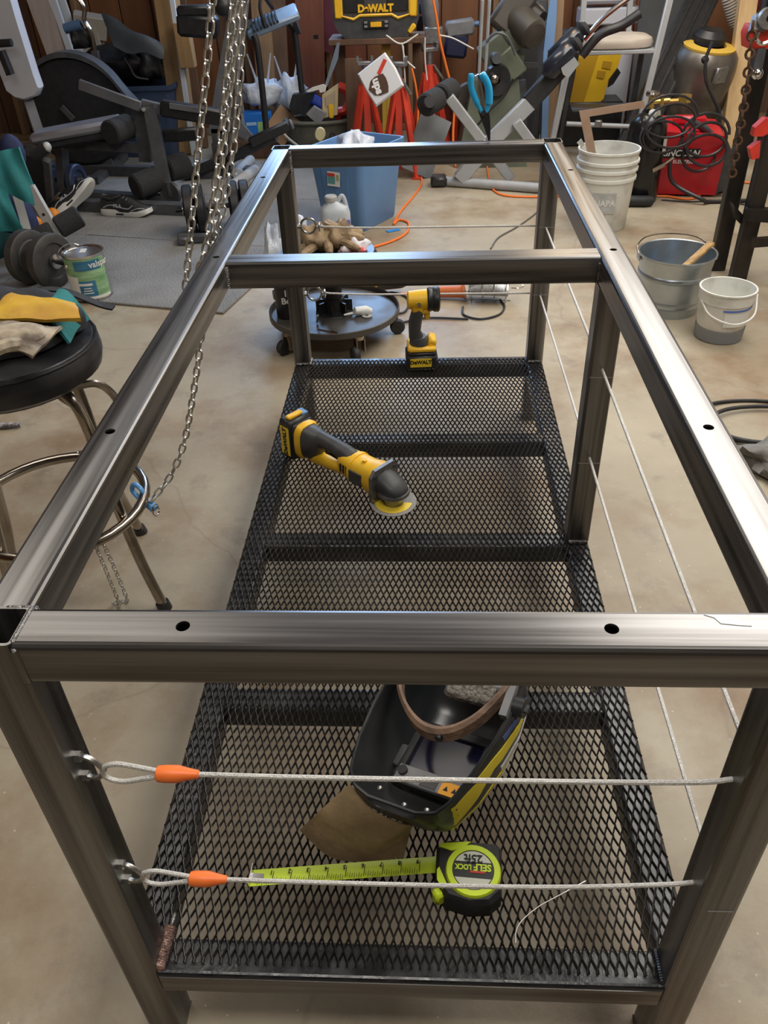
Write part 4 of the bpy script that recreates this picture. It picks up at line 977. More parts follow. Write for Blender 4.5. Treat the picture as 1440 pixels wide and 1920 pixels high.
for a in (-62, 10, 82, 154, 226):
    ca, sa = math.cos(R(a)), math.sin(R(a)); c = Vector((0.235*ca, 0.235*sa, 0))
    k = part('caster', B().lathe([(0.002, 0.0), (0.026, 0.0), (0.030, 0.004), (0.030, 0.020), (0.026, 0.024), (0.002, 0.024)], 18, frame(c+Vector((0.012*ca, 0.012*sa, 0.031))-Vector((-sa, ca, 0))*0.012, Vector((0, 0, 1)), Vector((ca, sa, 0))*-1)), RUB, rs)
    part('fork', B().box(c+Vector((0, 0, 0.060))+Vector((-sa, ca, 0))*0.016, (0.032, 0.003, 0.056), rot=(0, 0, R(a))).box(c+Vector((0, 0, 0.060))-Vector((-sa, ca, 0))*0.016, (0.032, 0.003, 0.056), rot=(0, 0, R(a))).cyl(c+Vector((0, 0, 0.084)), c+Vector((0, 0, 0.098)), 0.02, n=12), CHRW, k)
# things on the tray
tz = 0.107
bo1 = thing('bottle', 'black bottle with white lettering standing on the stool tray', 'bottle', (-0.125, 2.485, tz))
part('body', B().lathe([(0.001, 0), (0.036, 0), (0.038, 0.004), (0.038, 0.165), (0.026, 0.19), (0.014, 0.20), (0.014, 0.225), (0.001, 0.225)], 22), BPL, bo1)
part('blue_cap', B().cyl((0, 0, 0.205), (0, 0, 0.245), 0.024, n=18), CLB, bo1)
for i, s_ in enumerate(('18', 'Bon')): curved_text(s_, 0.034, WHT, bo1, 0.0388, -62, 0.105-0.03*i, ext=0.0005, bold=0.001)
q = onZ(672, 592, tz); solo('glue_bottle', B().tube([q+Vector((-0.055, -0.015, 0.010)), q+Vector((-0.02, -0.004, 0.012)), q+Vector((-0.01, 0, 0.018)), q+Vector((0.03, 0.012, 0.018)), q+Vector((0.05, 0.018, 0.010))], [0.004, 0.006, 0.017, 0.018, 0.012], 12), WHT, 'white squeeze bottle lying on the stool tray', 'bottle')
q = onZ(688, 593, tz); solo('washer', B().lathe([(0.006, 0.001), (0.020, 0.001), (0.020, 0.004), (0.006, 0.004), (0.006, 0.001)], 20, Matrix.Translation(q)), mat('pale_metal', (0.65, 0.65, 0.63), 0.35, 0.6), 'round pale washer on the stool tray', 'washer')
qa, qb = onZ(596, 618, tz+0.008), onZ(634, 626, tz+0.008); solo('screwdriver', B().cyl(qa, qa.lerp(qb, 0.7), 0.004, n=8).cyl(qa.lerp(qb, 0.68), qb, 0.008, 0.006, n=8), CHR, 'thin steel rod lying at the near edge of the stool tray', 'tool')
qa, qb = onZ(596, 602, tz+0.010), onZ(606, 604, tz+0.014); solo('hose_clamp', B().tube([qa+Vector((0.004*math.cos(a), 0.010*math.sin(a), 0.012+0.018*math.cos(a))) for a in [2*PI*k/14 for k in range(14)]], 0.003, 6, closed=True), CHRW, 'small steel clamp standing beside the stool column', 'clamp')
# things on the seat
sz = 0.357
CG = mat('tan_work_glove', (0.36, 0.26, 0.15), 0.75, 0, (0.20, 0.13, 0.07), 20, bump=0.4, bscale=60)
lg_ = thing('leather_glove', 'crumpled tan leather gloves heaped on the rolling stool seat', 'glove', (0.045, 2.51, sz))
rg = random.Random(12)
def crumple(c, r_, seed, m, nm, par, sq=0.6, n=20):
    rr_ = random.Random(seed); ph = [rr_.uniform(0, 6.28) for _ in range(8)]; b = B(); vs_ = []; mm = n//2
    base = B().ell((0, 0, 0), (1, 1, 1), n, mm)
    for p in base.v:
        d = p.normalized(); k = 1+0.16*math.sin(4*d.x*2+ph[0]+3*d.y)+0.14*math.sin(5*d.y+ph[1]+4*d.z)+0.10*math.sin(9*d.x-7*d.z+ph[2])+0.07*math.sin(13*d.y+11*d.x+ph[3])
        q = Vector((d.x*r_[0], d.y*r_[1], d.z*r_[2]))*k; q.z = max(q.z, -r_[2]*sq); vs_.append(Vector(c)+q)
    b.v = vs_; b.f = base.f
    return part(nm, b, m, par, smooth=70)
crumple((-0.03, 0, 0.040), (0.065, 0.060, 0.055), 1, CG, 'palm', lg_); crumple((0.055, 0.01, 0.042), (0.070, 0.060, 0.060), 2, CG, 'palm', lg_)
for x_, y_, z_, dx, dy in ((-0.07, -0.05, 0.02, -0.055, -0.012), (-0.05, -0.07, 0.02, -0.03, -0.045), (0.02, -0.07, 0.03, 0.01, -0.045), (0.10, -0.02, 0.05, 0.05, 0.0), (0.09, -0.05, 0.03, 0.045, -0.03), (0.03, 0.02, 0.075, 0.035, -0.03)):
    part('finger', B().tube(catmull([(x_-dx*0.6, y_-dy*0.6, z_+0.01), (x_, y_, z_+0.006), (x_+dx, y_+dy, z_-0.004)], 4), [0.017]*6+[0.016, 0.013, 0.008], 9), CG, lg_)
PBG = mat('thin_plastic_bag', (0.62, 0.66, 0.72), 0.3, 0, (0.48, 0.53, 0.62), 14, bump=0.8, bscale=30, spec=0.6)
def bag(nm, label, c, r_, seed, m=PBG):
    t = crumple((0, 0, r_[2]*0.62), r_, seed, m, nm, None, 0.62, 22); t.location = c; return tag(t, label, 'plastic bag')
bag('plastic_bag', 'pale blue plastic bag behind the tan gloves on the rolling stool', (-0.075, 2.60, sz), (0.050, 0.045, 0.060), 5)
bag('plastic_bag', 'white plastic bag hanging off the left side of the rolling stool seat', (-0.155, 2.52, 0.27), (0.040, 0.050, 0.110), 6)
rg_ = bag('shop_rag', 'white and red rag at the right of the tan gloves', (0.150, 2.49, sz), (0.060, 0.050, 0.030), 8, mat('red_white_rag', (0.72, 0.70, 0.74), 0.7, 0, (0.55, 0.06, 0.06), 9, bump=0.4, contrast=(0.52, 0.60))); rg_['category'] = 'rag'

# ------------------------------------------------------------------ storage tote
TBL = mat('blue_tote', (0.095, 0.205, 0.40), 0.38, 0, (0.115, 0.235, 0.44), 4); TDB = mat('dusty_blue_tote', (0.030, 0.050, 0.10), 0.5, 0, (0.045, 0.07, 0.13), 5)
def tote(label, loc, rot, w_, d_, h_, m, grp=None):
    t = thing('storage_tote', label, 'storage bin', loc, rot, grp)
    def rr(k, z_, ins=0.0, r_=0.05):
        out = []; hw, hd = w_/2*k-ins, d_/2*k-ins
        for cx, cy_, a0 in ((hw-r_, hd-r_, 0), (-hw+r_, hd-r_, 90), (-hw+r_, -hd+r_, 180), (hw-r_, -hd+r_, 270)):
            for i in range(5): a = R(a0+22.5*i); out.append((cx+r_*math.cos(a), cy_+r_*math.sin(a), z_))
        return out
    secs = [rr(0.78, 0.0), rr(0.80, 0.01), rr(0.97, h_-0.05), rr(0.97, h_-0.03), rr(1.03, h_-0.03), rr(1.04, h_-0.02), rr(1.04, h_), rr(1.0, h_, 0.006), rr(0.98, h_-0.02, 0.008), rr(0.80, 0.012, 0.006)]
    b = B(); b.loft(secs, cap=False); b.add(secs[0], [tuple(range(20))]); b.add(secs[-1], [tuple(range(20))])
    part('bin', b, m, t)
    return t
tt = tote('light blue plastic tote standing behind the table', (0.055, 4.03, 0.0), R(-30), 0.46, 0.58, 0.43, TBL)
tt.scale = (0.74, 0.74, 0.94)
part('end_panel', B().add([(-0.115, -0.272, 0.37), (0.115, -0.272, 0.37), (0.085, -0.231, 0.02), (-0.085, -0.231, 0.02), (-0.115, -0.288, 0.37), (0.115, -0.288, 0.37), (0.085, -0.247, 0.02), (-0.085, -0.247, 0.02)], [(0, 1, 2, 3), (4, 7, 6, 5), (0, 4, 5, 1), (2, 6, 7, 3), (1, 5, 6, 2), (0, 3, 7, 4)]), TBL, tt)
ll = part('label', B().box((-0.005, -0.287, 0.285), (0.105, 0.004, 0.075), rot=(-0.11, 0, 0)), WLB, tt)
part('label_print', B().box((-0.022, -0.2895, 0.278), (0.062, 0.004, 0.036), rot=(-0.11, 0, 0)), mat('sea_green_print', (0.10, 0.30, 0.28), 0.5), ll)
part('label_print', B().box((-0.022, -0.2915, 0.308), (0.062, 0.004, 0.014), rot=(-0.11, 0, 0)), RED, ll)
part('label_print', B().box((0.032, -0.2865, 0.262), (0.022, 0.004, 0.006), rot=(-0.11, 0, 0)), BLKP, ll)
part('label_print', B().box((0.032, -0.2895, 0.295), (0.022, 0.004, 0.028), rot=(-0.11, 0, 0)), mat('olive_print', (0.34, 0.35, 0.18), 0.5), ll)
bag('plastic_bag', 'white plastic bag stuffed into the top of the light blue tote', (0.045, 4.04, 0.30), (0.095, 0.11, 0.09), 14)
# white jug beside the tote
jg = thing('jug', 'white plastic jug standing in front of the light blue tote', 'jug', (-0.035, 3.64, 0.0), R(12))
jg.scale = (0.84, 0.84, 0.84)
def jring(w_, d_, z_, cx=0.0): return [(cx+w_*math.copysign(abs(math.cos(a))**0.6, math.cos(a)), d_*math.copysign(abs(math.sin(a))**0.6, math.sin(a)), z_) for a in [2*PI*k/20 for k in range(20)]]
MLK = mat('milky_plastic', (0.42, 0.46, 0.50), 0.35, 0, (0.48, 0.52, 0.56), 6, sub=0.1)
part('body', B().loft([jring(0.086, 0.062, 0.0), jring(0.090, 0.066, 0.01), jring(0.090, 0.066, 0.19), jring(0.080, 0.056, 0.225), jring(0.040, 0.036, 0.250, -0.01), jring(0.032, 0.030, 0.262, -0.02)]), MLK, jg)
part('cap', B().lathe([(0.034, 0.258), (0.038, 0.262), (0.038, 0.285), (0.032, 0.292), (0.001, 0.292)], 18, Matrix.Translation((-0.02, 0, 0))), mat('grey_cap', (0.34, 0.34, 0.34), 0.6), jg)
part('handle', B().tube(catmull([(0.018, 0, 0.250), (0.045, 0, 0.285), (0.062, 0, 0.255), (0.072, 0, 0.20)], 5), 0.013, 8), MLK, jg)
part('label', B().box((0.045, -0.060, 0.10), (0.070, 0.016, 0.12), rot=(0, 0, 0)), mat('purple_print', (0.16, 0.15, 0.45), 0.5), jg)

# ------------------------------------------------------------------ power tools and cords on the floor behind the table
def floor_tool(label, px, py, ang):
    c = onZ(px, py, 0.0); t = thing('power_tool', label, 'power tool', c, ang, 'corded grinders on the floor')
    part('motor_body', B().loft([ringx(x_, r_, r_, cz=0.05, sq=0.8) for x_, r_ in ((-0.08, 0.030), (-0.07, 0.036), (0.05, 0.040), (0.075, 0.044), (0.08, 0.040))]), YEL, t)
    for i in range(4): part('vent', B().box((-0.045+0.013*i, -0.037, 0.05), (0.006, 0.008, 0.034)), BPL, t)
    part('handle', B().loft([ringx(x_, r_, r_, cz=0.05) for x_, r_ in ((-0.22, 0.020), (-0.20, 0.026), (-0.12, 0.022), (-0.08, 0.028))]), BPL, t)
    part('gear_head', B().loft([ringx(x_, r_, r_, cz=0.05, sq=0.8) for x_, r_ in ((0.08, 0.040), (0.12, 0.036), (0.15, 0.018))]).cyl((0.115, 0, 0.05), (0.115, 0, 0.006), 0.018, n=12), ALU, t)
    return t
floor_tool('yellow corded grinder lying behind the rolling stool column', 672, 562, R(200))
floor_tool('yellow grinder partly hidden left of the stool column', 606, 560, R(20))
def cord(label, pts, r_, m, nm='extension_cord', k=6):
    return solo(nm, B().tube(catmull(pts, k), r_, 7), m, label, 'cord')
def fz(z_, *pp): return [onZ(px, py, z_) for px, py in pp]
cord('black cord looping on the floor right of the stool tray', fz(0.006, (700, 556), (735, 548), (765, 560), (758, 585), (720, 590), (745, 605), (800, 596), (878, 598)), 0.0045, RUB, 'black_cable')
cord('dark cord of the work lamp curling on the floor', fz(0.006, (868, 575), (870, 590), (900, 598), (935, 590), (946, 575), (938, 562)), 0.0045, RUB, 'black_cable')
cord('orange cord on the floor behind the rolling stool', fz(0.006, (690, 546), (735, 552), (790, 548), (845, 552)), 0.0045, ORG)
wl_ = thing('work_lamp', 'caged trouble lamp with orange handle lying on the floor', 'lamp', onZ(905, 563, 0.0), R(-8))
part('handle', B().tube([(-0.23, 0, 0.03), (-0.21, 0, 0.03), (-0.10, 0, 0.035), (-0.08, 0, 0.04)], [0.016, 0.024, 0.026, 0.034], 14), mat('orange_handle', (0.62, 0.17, 0.06), 0.5), wl_)
part('reflector', B().sheet(lambda u, v: Vector((-0.06+0.17*u, 0.058*math.cos(PI*v), 0.045+0.058*math.sin(PI*v)*math.sin(PI*(0.15+0.7*u))**0.5)), 10, 10, 0.003), ALU, wl_)
for x_ in (-0.05, 0.0, 0.05, 0.10): part('cage_hoop', B().tube([(x_, 0.056*math.cos(2*PI*k/20), 0.060+0.056*math.sin(2*PI*k/20)) for k in range(20)], 0.002, 5, closed=True), CHR, wl_)
for a in (0, 90, 180, 270): part('cage_wire', B().cyl((-0.08, 0.056*math.cos(R(a)), 0.060+0.056*math.sin(R(a))), (0.12, 0.056*math.cos(R(a)), 0.060+0.056*math.sin(R(a))), 0.002, n=5), CHR, wl_)
part('hook', B().tube(catmull([(0.12, 0, 0.06), (0.15, 0, 0.06), (0.17, 0.02, 0.06), (0.165, 0.04, 0.06)], 4), 0.0025, 5), CHR, wl_)
cord('orange extension cord looping on the floor beside the light blue tote', fz(0.007, (690, 466), (735, 452), (762, 436), (766, 418), (748, 412), (738, 420), (752, 395), (775, 368), (790, 345), (789, 325)), 0.006, ORG)
cord('orange extension cord curving across the floor under the far rail', fz(0.007, (912, 300), (916, 330), (922, 352), (945, 366), (1005, 369), (1060, 366), (1110, 352)), 0.006, ORG)
cord('thin grey cord running out from behind the far right leg', fz(0.005, (1030, 372), (1004, 400), (970, 425), (935, 445), (920, 466)), 0.004, mat('grey_cord', (0.10, 0.095, 0.085), 0.6), 'black_cable')
solo('blue_tape', B().box(onZ(737, 432, 0.003), (0.075, 0.030, 0.003), rot=(0, 0, 0.5)), mat('blue_tape', (0.03, 0.22, 0.62), 0.5), 'scrap of bright blue tape on the floor by the orange cord', 'tape')

# ------------------------------------------------------------------ lumber leaning on the back wall
PINK = mat('pinkish_primed_board', (0.42, 0.36, 0.33), 0.6, 0, (0.50, 0.44, 0.41), 3, (8, 8, 0.6), 6)
WBD = mat('white_painted_board', (0.55, 0.60, 0.66), 0.5, 0, (0.60, 0.65, 0.70), 3, (8, 8, 0.6), 6)
PINE = mat('bare_pine', (0.42, 0.27, 0.12), 0.6, 0, (0.52, 0.36, 0.18), 2.5, (9, 9, 0.5), 7, 0.08)
PINO = mat('aged_pine', (0.30, 0.18, 0.075), 0.65, 0, (0.38, 0.24, 0.11), 2.5, (9, 9, 0.5), 7, 0.08)
def post(label, pt, pb, y_, w_, d_, m, yb=None, nm='board', ztop=1.30, roll=0.0):
    a, b = onY(*pt, y_), onY(*pb, yb or y_)
    d = (a-b); lo = b-d*(b.z/d.z); hi = b+d*((ztop-b.z)/d.z); lo.z += 0.0
    bb = B().bar(lo+d.normalized()*(0.02*abs(d.normalized().x)+0.004), hi, w_, d_, up=(0, 1, 0), bev=0.003, roll=roll)
    return solo(nm, bb, m, label, 'board')
post('pinkish primed board leaning on the wall behind the exercise machine', (72, 0), (118, 125), 6.02, 0.16, 0.03, PINK, 5.95)
post('narrow white moulding leaning beside the pinkish board', (100, 0), (140, 118), 6.02, 0.05, 0.03, WBD, 5.93)
post('blue-white trim strip leaning right of the white moulding', (116, 0), (160, 130), 6.08, 0.055, 0.02, WBD, 6.0)
post('thick pine post standing left of the hanging chains', (313, 0), (352, 288), 5.72, 0.15, 0.09, PINO, 5.68, 'timber_post')
post('narrow white strip fixed beside the pine post', (323, 0), (330, 50), 5.60, 0.035, 0.02, WBD)
a_ = onY(347, 85, 5.6); solo('timber_block', B().box(a_, (0.10, 0.09, 0.26), bev=0.004), PINO, 'short pine block nailed to the thick pine post', 'timber')
post('aged board leaning behind the pine post', (350, 110), (372, 250), 5.95, 0.12, 0.03, PLYD, 5.85)
post('brown board leaning behind the shopping bags', (490, 20), (500, 160), 6.1, 0.14, 0.03, STUD, 6.0)
post('dark brown board beside the black tube', (520, 20), (527, 160), 6.1, 0.12, 0.03, PLYD, 6.0)
post('red brown plank behind the tool bag', (580, 20), (585, 180), 6.12, 0.20, 0.025, PLYR, 6.05)
post('pale pine stud leaning right of the red hoist', (1402, 0), (1362, 296), 5.35, 0.105, 0.06, PINE, 5.10)
post('dark post standing behind the red jack stands', (662, 90), (668, 280), 5.34, 0.11, 0.04, PLYD, 5.30, ztop=0.62)
post('weathered post behind the black padded bar', (1042, 0), (1028, 250), 5.5, 0.10, 0.06, STUD, 5.45)

# ------------------------------------------------------------------ exercise machine with big flywheel housing
fw = thing('flywheel_machine', 'exercise machine with a large black flywheel housing by the wall', 'exercise machine', onY(160, 300, 5.25))
fc = onY(150, 208, 5.15)
MF = frame(fc, (1, 0.12, 0), (0, 0, 1))
part('housing', B().lathe([(0.001, -0.07), (0.30, -0.07), (0.335, -0.04), (0.335, 0.04), (0.30, 0.07), (0.001, 0.07)], 44, MF), BPL, fw, world=True)
arc = [fc+Vector((0.345*math.cos(R(a)), -0.03, 0.345*math.sin(R(a)))) for a in range(150, 30, -8)]+[onY(238, 172, 5.1), onY(256, 190, 5.1)]
part('top_fairing', B().loft([[p+Vector((0, -0.055, 0)), p+Vector((0, 0.055, 0)), p+Vector((0.0, 0.055, -0.03)), p+Vector((0.0, -0.055, -0.03))] for p in arc]), DTUBE, fw, world=True)
lo_ = onZ(120, 318, 0.03); part('base_frame', B().bar((lo_.x-0.05, 5.15, 0.045), (-0.95, 4.95, 0.045), 0.06, 0.06).bar((fc.x+0.1, 4.85, 0.03), (fc.x+0.1, 5.5, 0.03), 0.06, 0.05).box((fc.x, 5.16, 0.08), (0.30, 0.10, 0.06)), DTUBE, fw, world=True)
part('crank_arm', B().bar(onY(115, 200, 5.05), onY(138, 224, 5.05), 0.03, 0.02, up=(0, 1, 0)), DTUBE, fw, world=True)
text('brand_lettering', 'V', 0.05, mat('grey_print', (0.14, 0.14, 0.15), 0.5), fw, fw.matrix_basis.inverted() @ frame(fc+Vector((-0.1, -0.0735, -0.10)), (1, 0.12, 0.3), (-0.3, 0, 1)))

# home gym seat and lever in front of it
gy = 4.50
GYM = mat('slate_powder_coat', (0.105, 0.108, 0.118), 0.4, 0, (0.14, 0.143, 0.155), 12)
hg = thing('weight_bench', 'home gym bench with pale backrest, grey seat and foam rollers', 'exercise bench', onZ(300, 398, 0.0))
PAD = mat('pale_grey_vinyl', (0.50, 0.51, 0.55), 0.45, 0, (0.56, 0.57, 0.61), 5); PADG = mat('mid_grey_vinyl', (0.17, 0.165, 0.18), 0.42, 0, (0.22, 0.215, 0.235), 8)
def W_(px, py, y_=gy): return onY(px, py, y_)
out = [W_(px, py, 4.62) for px, py in ((-45, -30), (15, -30), (32, 30), (66, 140), (75, 165), (70, 180), (48, 188), (30, 184), (14, 172), (-45, 20))]
part('backrest', B().loft([[p.lerp(sum(out, Vector())/len(out), k)+Vector((0, y_, 0)) for p in out] for k, y_ in ((0.05, -0.02), (0.0, 0.0), (0.0, 0.05), (0.05, 0.07))]), PAD, hg, world=True)
part('backrest_shell', B().loft([[p.lerp(sum(out, Vector())/len(out), k)+Vector((-0.015, y_, -0.01)) for p in out] for k, y_ in ((-0.02, 0.07), (0.0, 0.10))]), BPL, hg, world=True)
part('back_post', B().bar(W_(50, 180, 4.68), W_(74, 252, 4.60), 0.055, 0.05), GYM, hg, world=True)
part('grip', B().cyl(W_(-10, 82, 4.5), W_(22, 80, 4.5), 0.02, n=12), BPL, hg, world=True)
part('grip_strap', B().bar(W_(2, 95, 4.52), W_(20, 140, 4.52), 0.03, 0.05, up=(0, 1, 0)), BPL, hg, world=True)
sc_ = W_(145, 242, 4.50)
Ms = Matrix.Translation(sc_) @ Euler((R(-4), R(-6), R(12))).to_matrix().to_4x4()
part('seat', B(Ms).box((0, 0, 0), (0.50, 0.30, 0.055), bev=0.018), PADG, hg, world=True)
part('seat_base', B(Ms).box((0, 0, -0.045), (0.46, 0.26, 0.04), bev=0.01), BPL, hg, world=True)
def roller(pa, pb, r_, nm='foam_roller', par=None, y0=gy, y1=gy):
    a, b = W_(*pa, y0), W_(*pb, y1)
    return part(nm, B().tube([a, a.lerp(b, 0.06), a.lerp(b, 0.94), b], [r_*0.86, r_, r_, r_*0.86], 18), FOAM, par or hg, world=True)
roller((205, 250), (242, 236), 0.068, y0=4.36, y1=4.52)
ub = onZ(318, 388, 0.0)
part('upright', B().bar(W_(280, 196, 4.46), Vector((ub.x, ub.y, 0.05)), 0.065, 0.05, up=(0, 1, 0)), DTUBE, hg, world=True)
part('upright', B().bar(W_(262, 205, 4.50), W_(274, 302, 4.50), 0.07, 0.05, up=(0, 1, 0)), DTUBE, hg, world=True)
part('pivot_bolt', B().cyl(W_(269, 205, 4.43), W_(269, 205, 4.40), 0.012, n=8), ZINC, hg, world=True)
part('lever_arm', B().bar(W_(148, 158, 4.42), W_(264, 200, 4.42), 0.055, 0.02, up=(0, 1, 0), bev=0.004), GYM, hg, world=True)
part('lever_arm', B().bar(W_(266, 196, 4.48), W_(308, 206, 4.48), 0.055, 0.04, up=(0, 1, 0)), GYM, hg, world=True)
pa_ = part('padded_arm', B().bar(W_(302, 202, 4.46), W_(428, 222, 4.46), 0.085, 0.07, up=(0, 1, 0), bev=0.012), BPL, hg, world=True)
part('arm_inlay', B().bar(W_(318, 198, 4.415), W_(375, 207, 4.415), 0.028, 0.01, up=(0, 1, 0)), GYM, pa_, world=True)
part('lower_arm', B().bar(W_(296, 256, 4.55), W_(372, 250, 4.55), 0.07, 0.06, up=(0, 1, 0), bev=0.012), BPL, hg, world=True)
part('seat_rail', B().bar((sc_.x-0.10, sc_.y, 0.34), (W_(274, 290, 4.5).x, 4.5, 0.30), 0.05, 0.05).bar((sc_.x-0.12, sc_.y+0.02, 0.36), (sc_.x-0.20, sc_.y+0.05, 0.03), 0.06, 0.05), DTUBE, hg, world=True)
roller((252, 352), (298, 334), 0.072, y0=4.28, y1=4.40); roller((312, 318), (350, 308), 0.072, y0=4.45, y1=4.55)
part('roller_axle', B().cyl(W_(298, 334, 4.40), W_(312, 318, 4.45), 0.014, n=8), CHRW, hg, world=True)
part('cable_pulley', B().lathe([(0.01, -0.012), (0.062, -0.012), (0.055, 0), (0.062, 0.012), (0.01, 0.012)], 22, frame(W_(322, 362, 4.33), (0.9, -0.4, 0), (0, 0, 1))), DTUBE, hg, world=True)
b0 = onZ(150, 400, 0.0); b1 = onZ(402, 416, 0.0)
part('floor_rail', B().bar((b0.x, b0.y+0.03, 0.042), (b1.x, b1.y+0.08, 0.042), 0.07, 0.058), DTUBE, hg, world=True)
part('rear_rail', B().bar((sc_.x-0.20, sc_.y+0.05, 0.042), (ub.x, ub.y, 0.042), 0.06, 0.05), DTUBE, hg, world=True)
part('foot_bracket', B().bar((W_(262, 352, 4.30).x, 4.30, 0.13), (W_(262, 352, 4.30).x-0.005, 4.30, 0.06), 0.04, 0.03).bar((W_(322, 362, 4.33).x, 4.33, 0.07), (W_(322, 362, 4.33).x+0.0, 4.33, 0.15), 0.03, 0.03), DTUBE, hg, world=True)
# black upright left of it
bu = thing('black_upright', 'black padded upright with pale capped grip behind the teal jacket', 'exercise stand', onZ(95, 392, 0.0))
part('upright', B().bar(onY(62, 285, 4.05), Vector((onZ(95, 392).x, onZ(95, 392).y+0.03, 0.014)), 0.11, 0.08, up=(0, 1, 0), bev=0.01), BPL, bu, world=True)
part('side_plate', B().bar(onY(88, 300, 4.0), Vector((onZ(118, 388).x, 4.24, 0.014)), 0.035, 0.03, up=(0, 1, 0)), DTUBE, bu, world=True)
g0_, g1_ = onY(62, 292, 3.98), onY(88, 276, 3.98)
part('grip', B().cyl(g0_, g1_, 0.03, n=12), FOAM, bu, world=True); part('cap', B().ell(g1_, (0.022, 0.03, 0.026), 10, 8), PAL, bu, world=True)
# handle with blue cylinder near the wall boards
cr = thing('cable_pulley_bar', 'curved chrome handle with blue grip above the flywheel housing', 'handle', onY(160, 50, 5.35))
part('tube', B().tube(catmull([onY(px, py, 5.4) for px, py in ((128, -10), (148, 0), (158, 18), (158, 38), (170, 60), (178, 95))], 5), 0.015, 8), CHRW, cr, world=True)
part('grip', B().cyl(onY(122, 54, 5.4), onY(152, 46, 5.4), 0.030, n=14), mat('steel_blue', (0.10, 0.18, 0.34), 0.4, 0.2), cr, world=True)
crumple(cr.matrix_basis.inverted() @ onY(150, 72, 5.42), (0.07, 0.05, 0.09), 31, BPL, 'black_bracket', cr)
part('support_post', B().bar(onY(178, 95, 5.4), Vector((onY(190, 200, 5.45).x, 5.45, 0.0)), 0.04, 0.04), DTUBE, cr, world=True)

# ------------------------------------------------------------------ dark tote with black bag and slate tarp
dt = tote('dusty dark blue tote under the black bag near the wall', (-1.58, 5.72, 0), 0, 0.56, 0.42, 0.47, TDB)
part('label', B().box((-0.06, -0.208, 0.33), (0.085, 0.004, 0.12), rot=(-0.1, 0, 0)), mat('faded_label', (0.30, 0.30, 0.32), 0.6), dt); part('label_stripe', B().box((-0.06, -0.215, 0.37), (0.07, 0.004, 0.03), rot=(-0.1, 0, 0)), RED, dt)
bgm = mat('black_bag', (0.010, 0.010, 0.012), 0.5, 0, (0.018, 0.018, 0.02), 14, bump=0.4, bscale=20)
bb_ = thing('duffel_bag', 'black duffel bag resting on the dusty blue tote', 'bag', (-1.66, 5.76, 0.472))
crumple((0, 0, 0.09), (0.30, 0.17, 0.13), 21, bgm, 'body', bb_); crumple((0.20, -0.03, 0.09), (0.13, 0.15, 0.11), 22, bgm, 'end_pocket', bb_)
part('strap', B().tube(catmull([(0.06, -0.18, 0.16), (0.09, -0.19, 0.11), (0.12, -0.20, 0.05), (0.20, -0.19, 0.03)], 5), 0.010, 6), BPL, bb_)
SLT = mat('slate_tarp', (0.035, 0.043, 0.052), 0.55, 0, (0.05, 0.06, 0.072), 7, bump=0.25, bscale=20)
tc_ = [onY(190, 25, 5.62), onY(308, 88, 5.52), onY(306, 108, 5.48), onY(215, 92, 5.50)]
solo('tarp', B().sheet(lambda u, v: tc_[0].lerp(tc_[1], u).lerp(tc_[3].lerp(tc_[2], u), v)+Vector((0, -0.02, 0.05))*math.sin(PI*u)*math.sin(PI*v)+Vector((0, 0, 0.012*math.sin(9*u+2*v))), 16, 10, 0.012), SLT, 'slate grey folded tarp lying over the black duffel bag', 'tarp', smooth=70)
solo('paper_stack', B().box(onY(168, 42, 6.08)+Vector((0, 0, -0.02)), (0.22, 0.12, 0.14), rot=(0.2, 0.2, 0.3), bev=0.004).bar(onY(168, 60, 6.08), Vector((onY(172, 60, 6.08).x, 6.08, 0.0)), 0.14, 0.10), mat('pale_cardboard', (0.36, 0.33, 0.28), 0.7, 0, (0.42, 0.39, 0.34), 9), 'pale cardboard carton standing left of the slate tarp', 'carton')

# ------------------------------------------------------------------ upright exercise bike parts
by = 5.0
bk = thing('exercise_bike', 'grey upright exercise machine with black arms behind the chains', 'exercise machine', onZ(430, 320, 0.0))
part('mast', B().loft([[onY(px-hw, py, by), onY(px+hw, py, by), onY(px+hw, py, by)+Vector((0, 0.07, 0)), onY(px-hw, py, by)+Vector((0, 0.07, 0))] for px, py, hw in ((452, -20, 14), (440, 60, 18), (424, 160, 20), (412, 250, 22))]), GYM, bk, world=True)
part('foot', B().bar(onY(412, 240, 5.03), Vector((onY(410, 250, 5.03).x, 5.03, 0.01)), 0.10, 0.06, up=(0, 1, 0)).box((onY(410, 250, 5.03).x, 5.03, 0.03), (0.40, 0.09, 0.05)), DTUBE, bk, world=True)
part('knob', B().ell(onY(417, 12, 4.95), (0.05, 0.04, 0.05), 14, 10), BPL, bk, world=True)
part('head_unit', B().box(onY(372, 48, 5.05), (0.24, 0.12, 0.12), rot=(0, 0.1, 0), bev=0.02).box(onY(365, 20, 5.05), (0.20, 0.10, 0.06), bev=0.015), BPL, bk, world=True)
part('side_strut', B().bar(onY(445, 160, 4.97), onY(453, 210, 4.95), 0.03, 0.03, up=(0, 1, 0)).bar(onY(453, 205, 4.95), onY(458, 245, 4.93), 0.018, 0.018), GYM, bk, world=True)
part('pivot_plate', B().slab([onY(px, py, 4.92) for px, py in ((428, 222), (448, 224), (474, 256), (474, 266), (462, 266), (438, 246))], (0, 0.03, 0)), GYM, bk, world=True)
part('pivot_bolt', B().cyl(onY(465, 260, 4.92), onY(465, 260, 4.90), 0.018, n=12), DTUBE, bk, world=True)
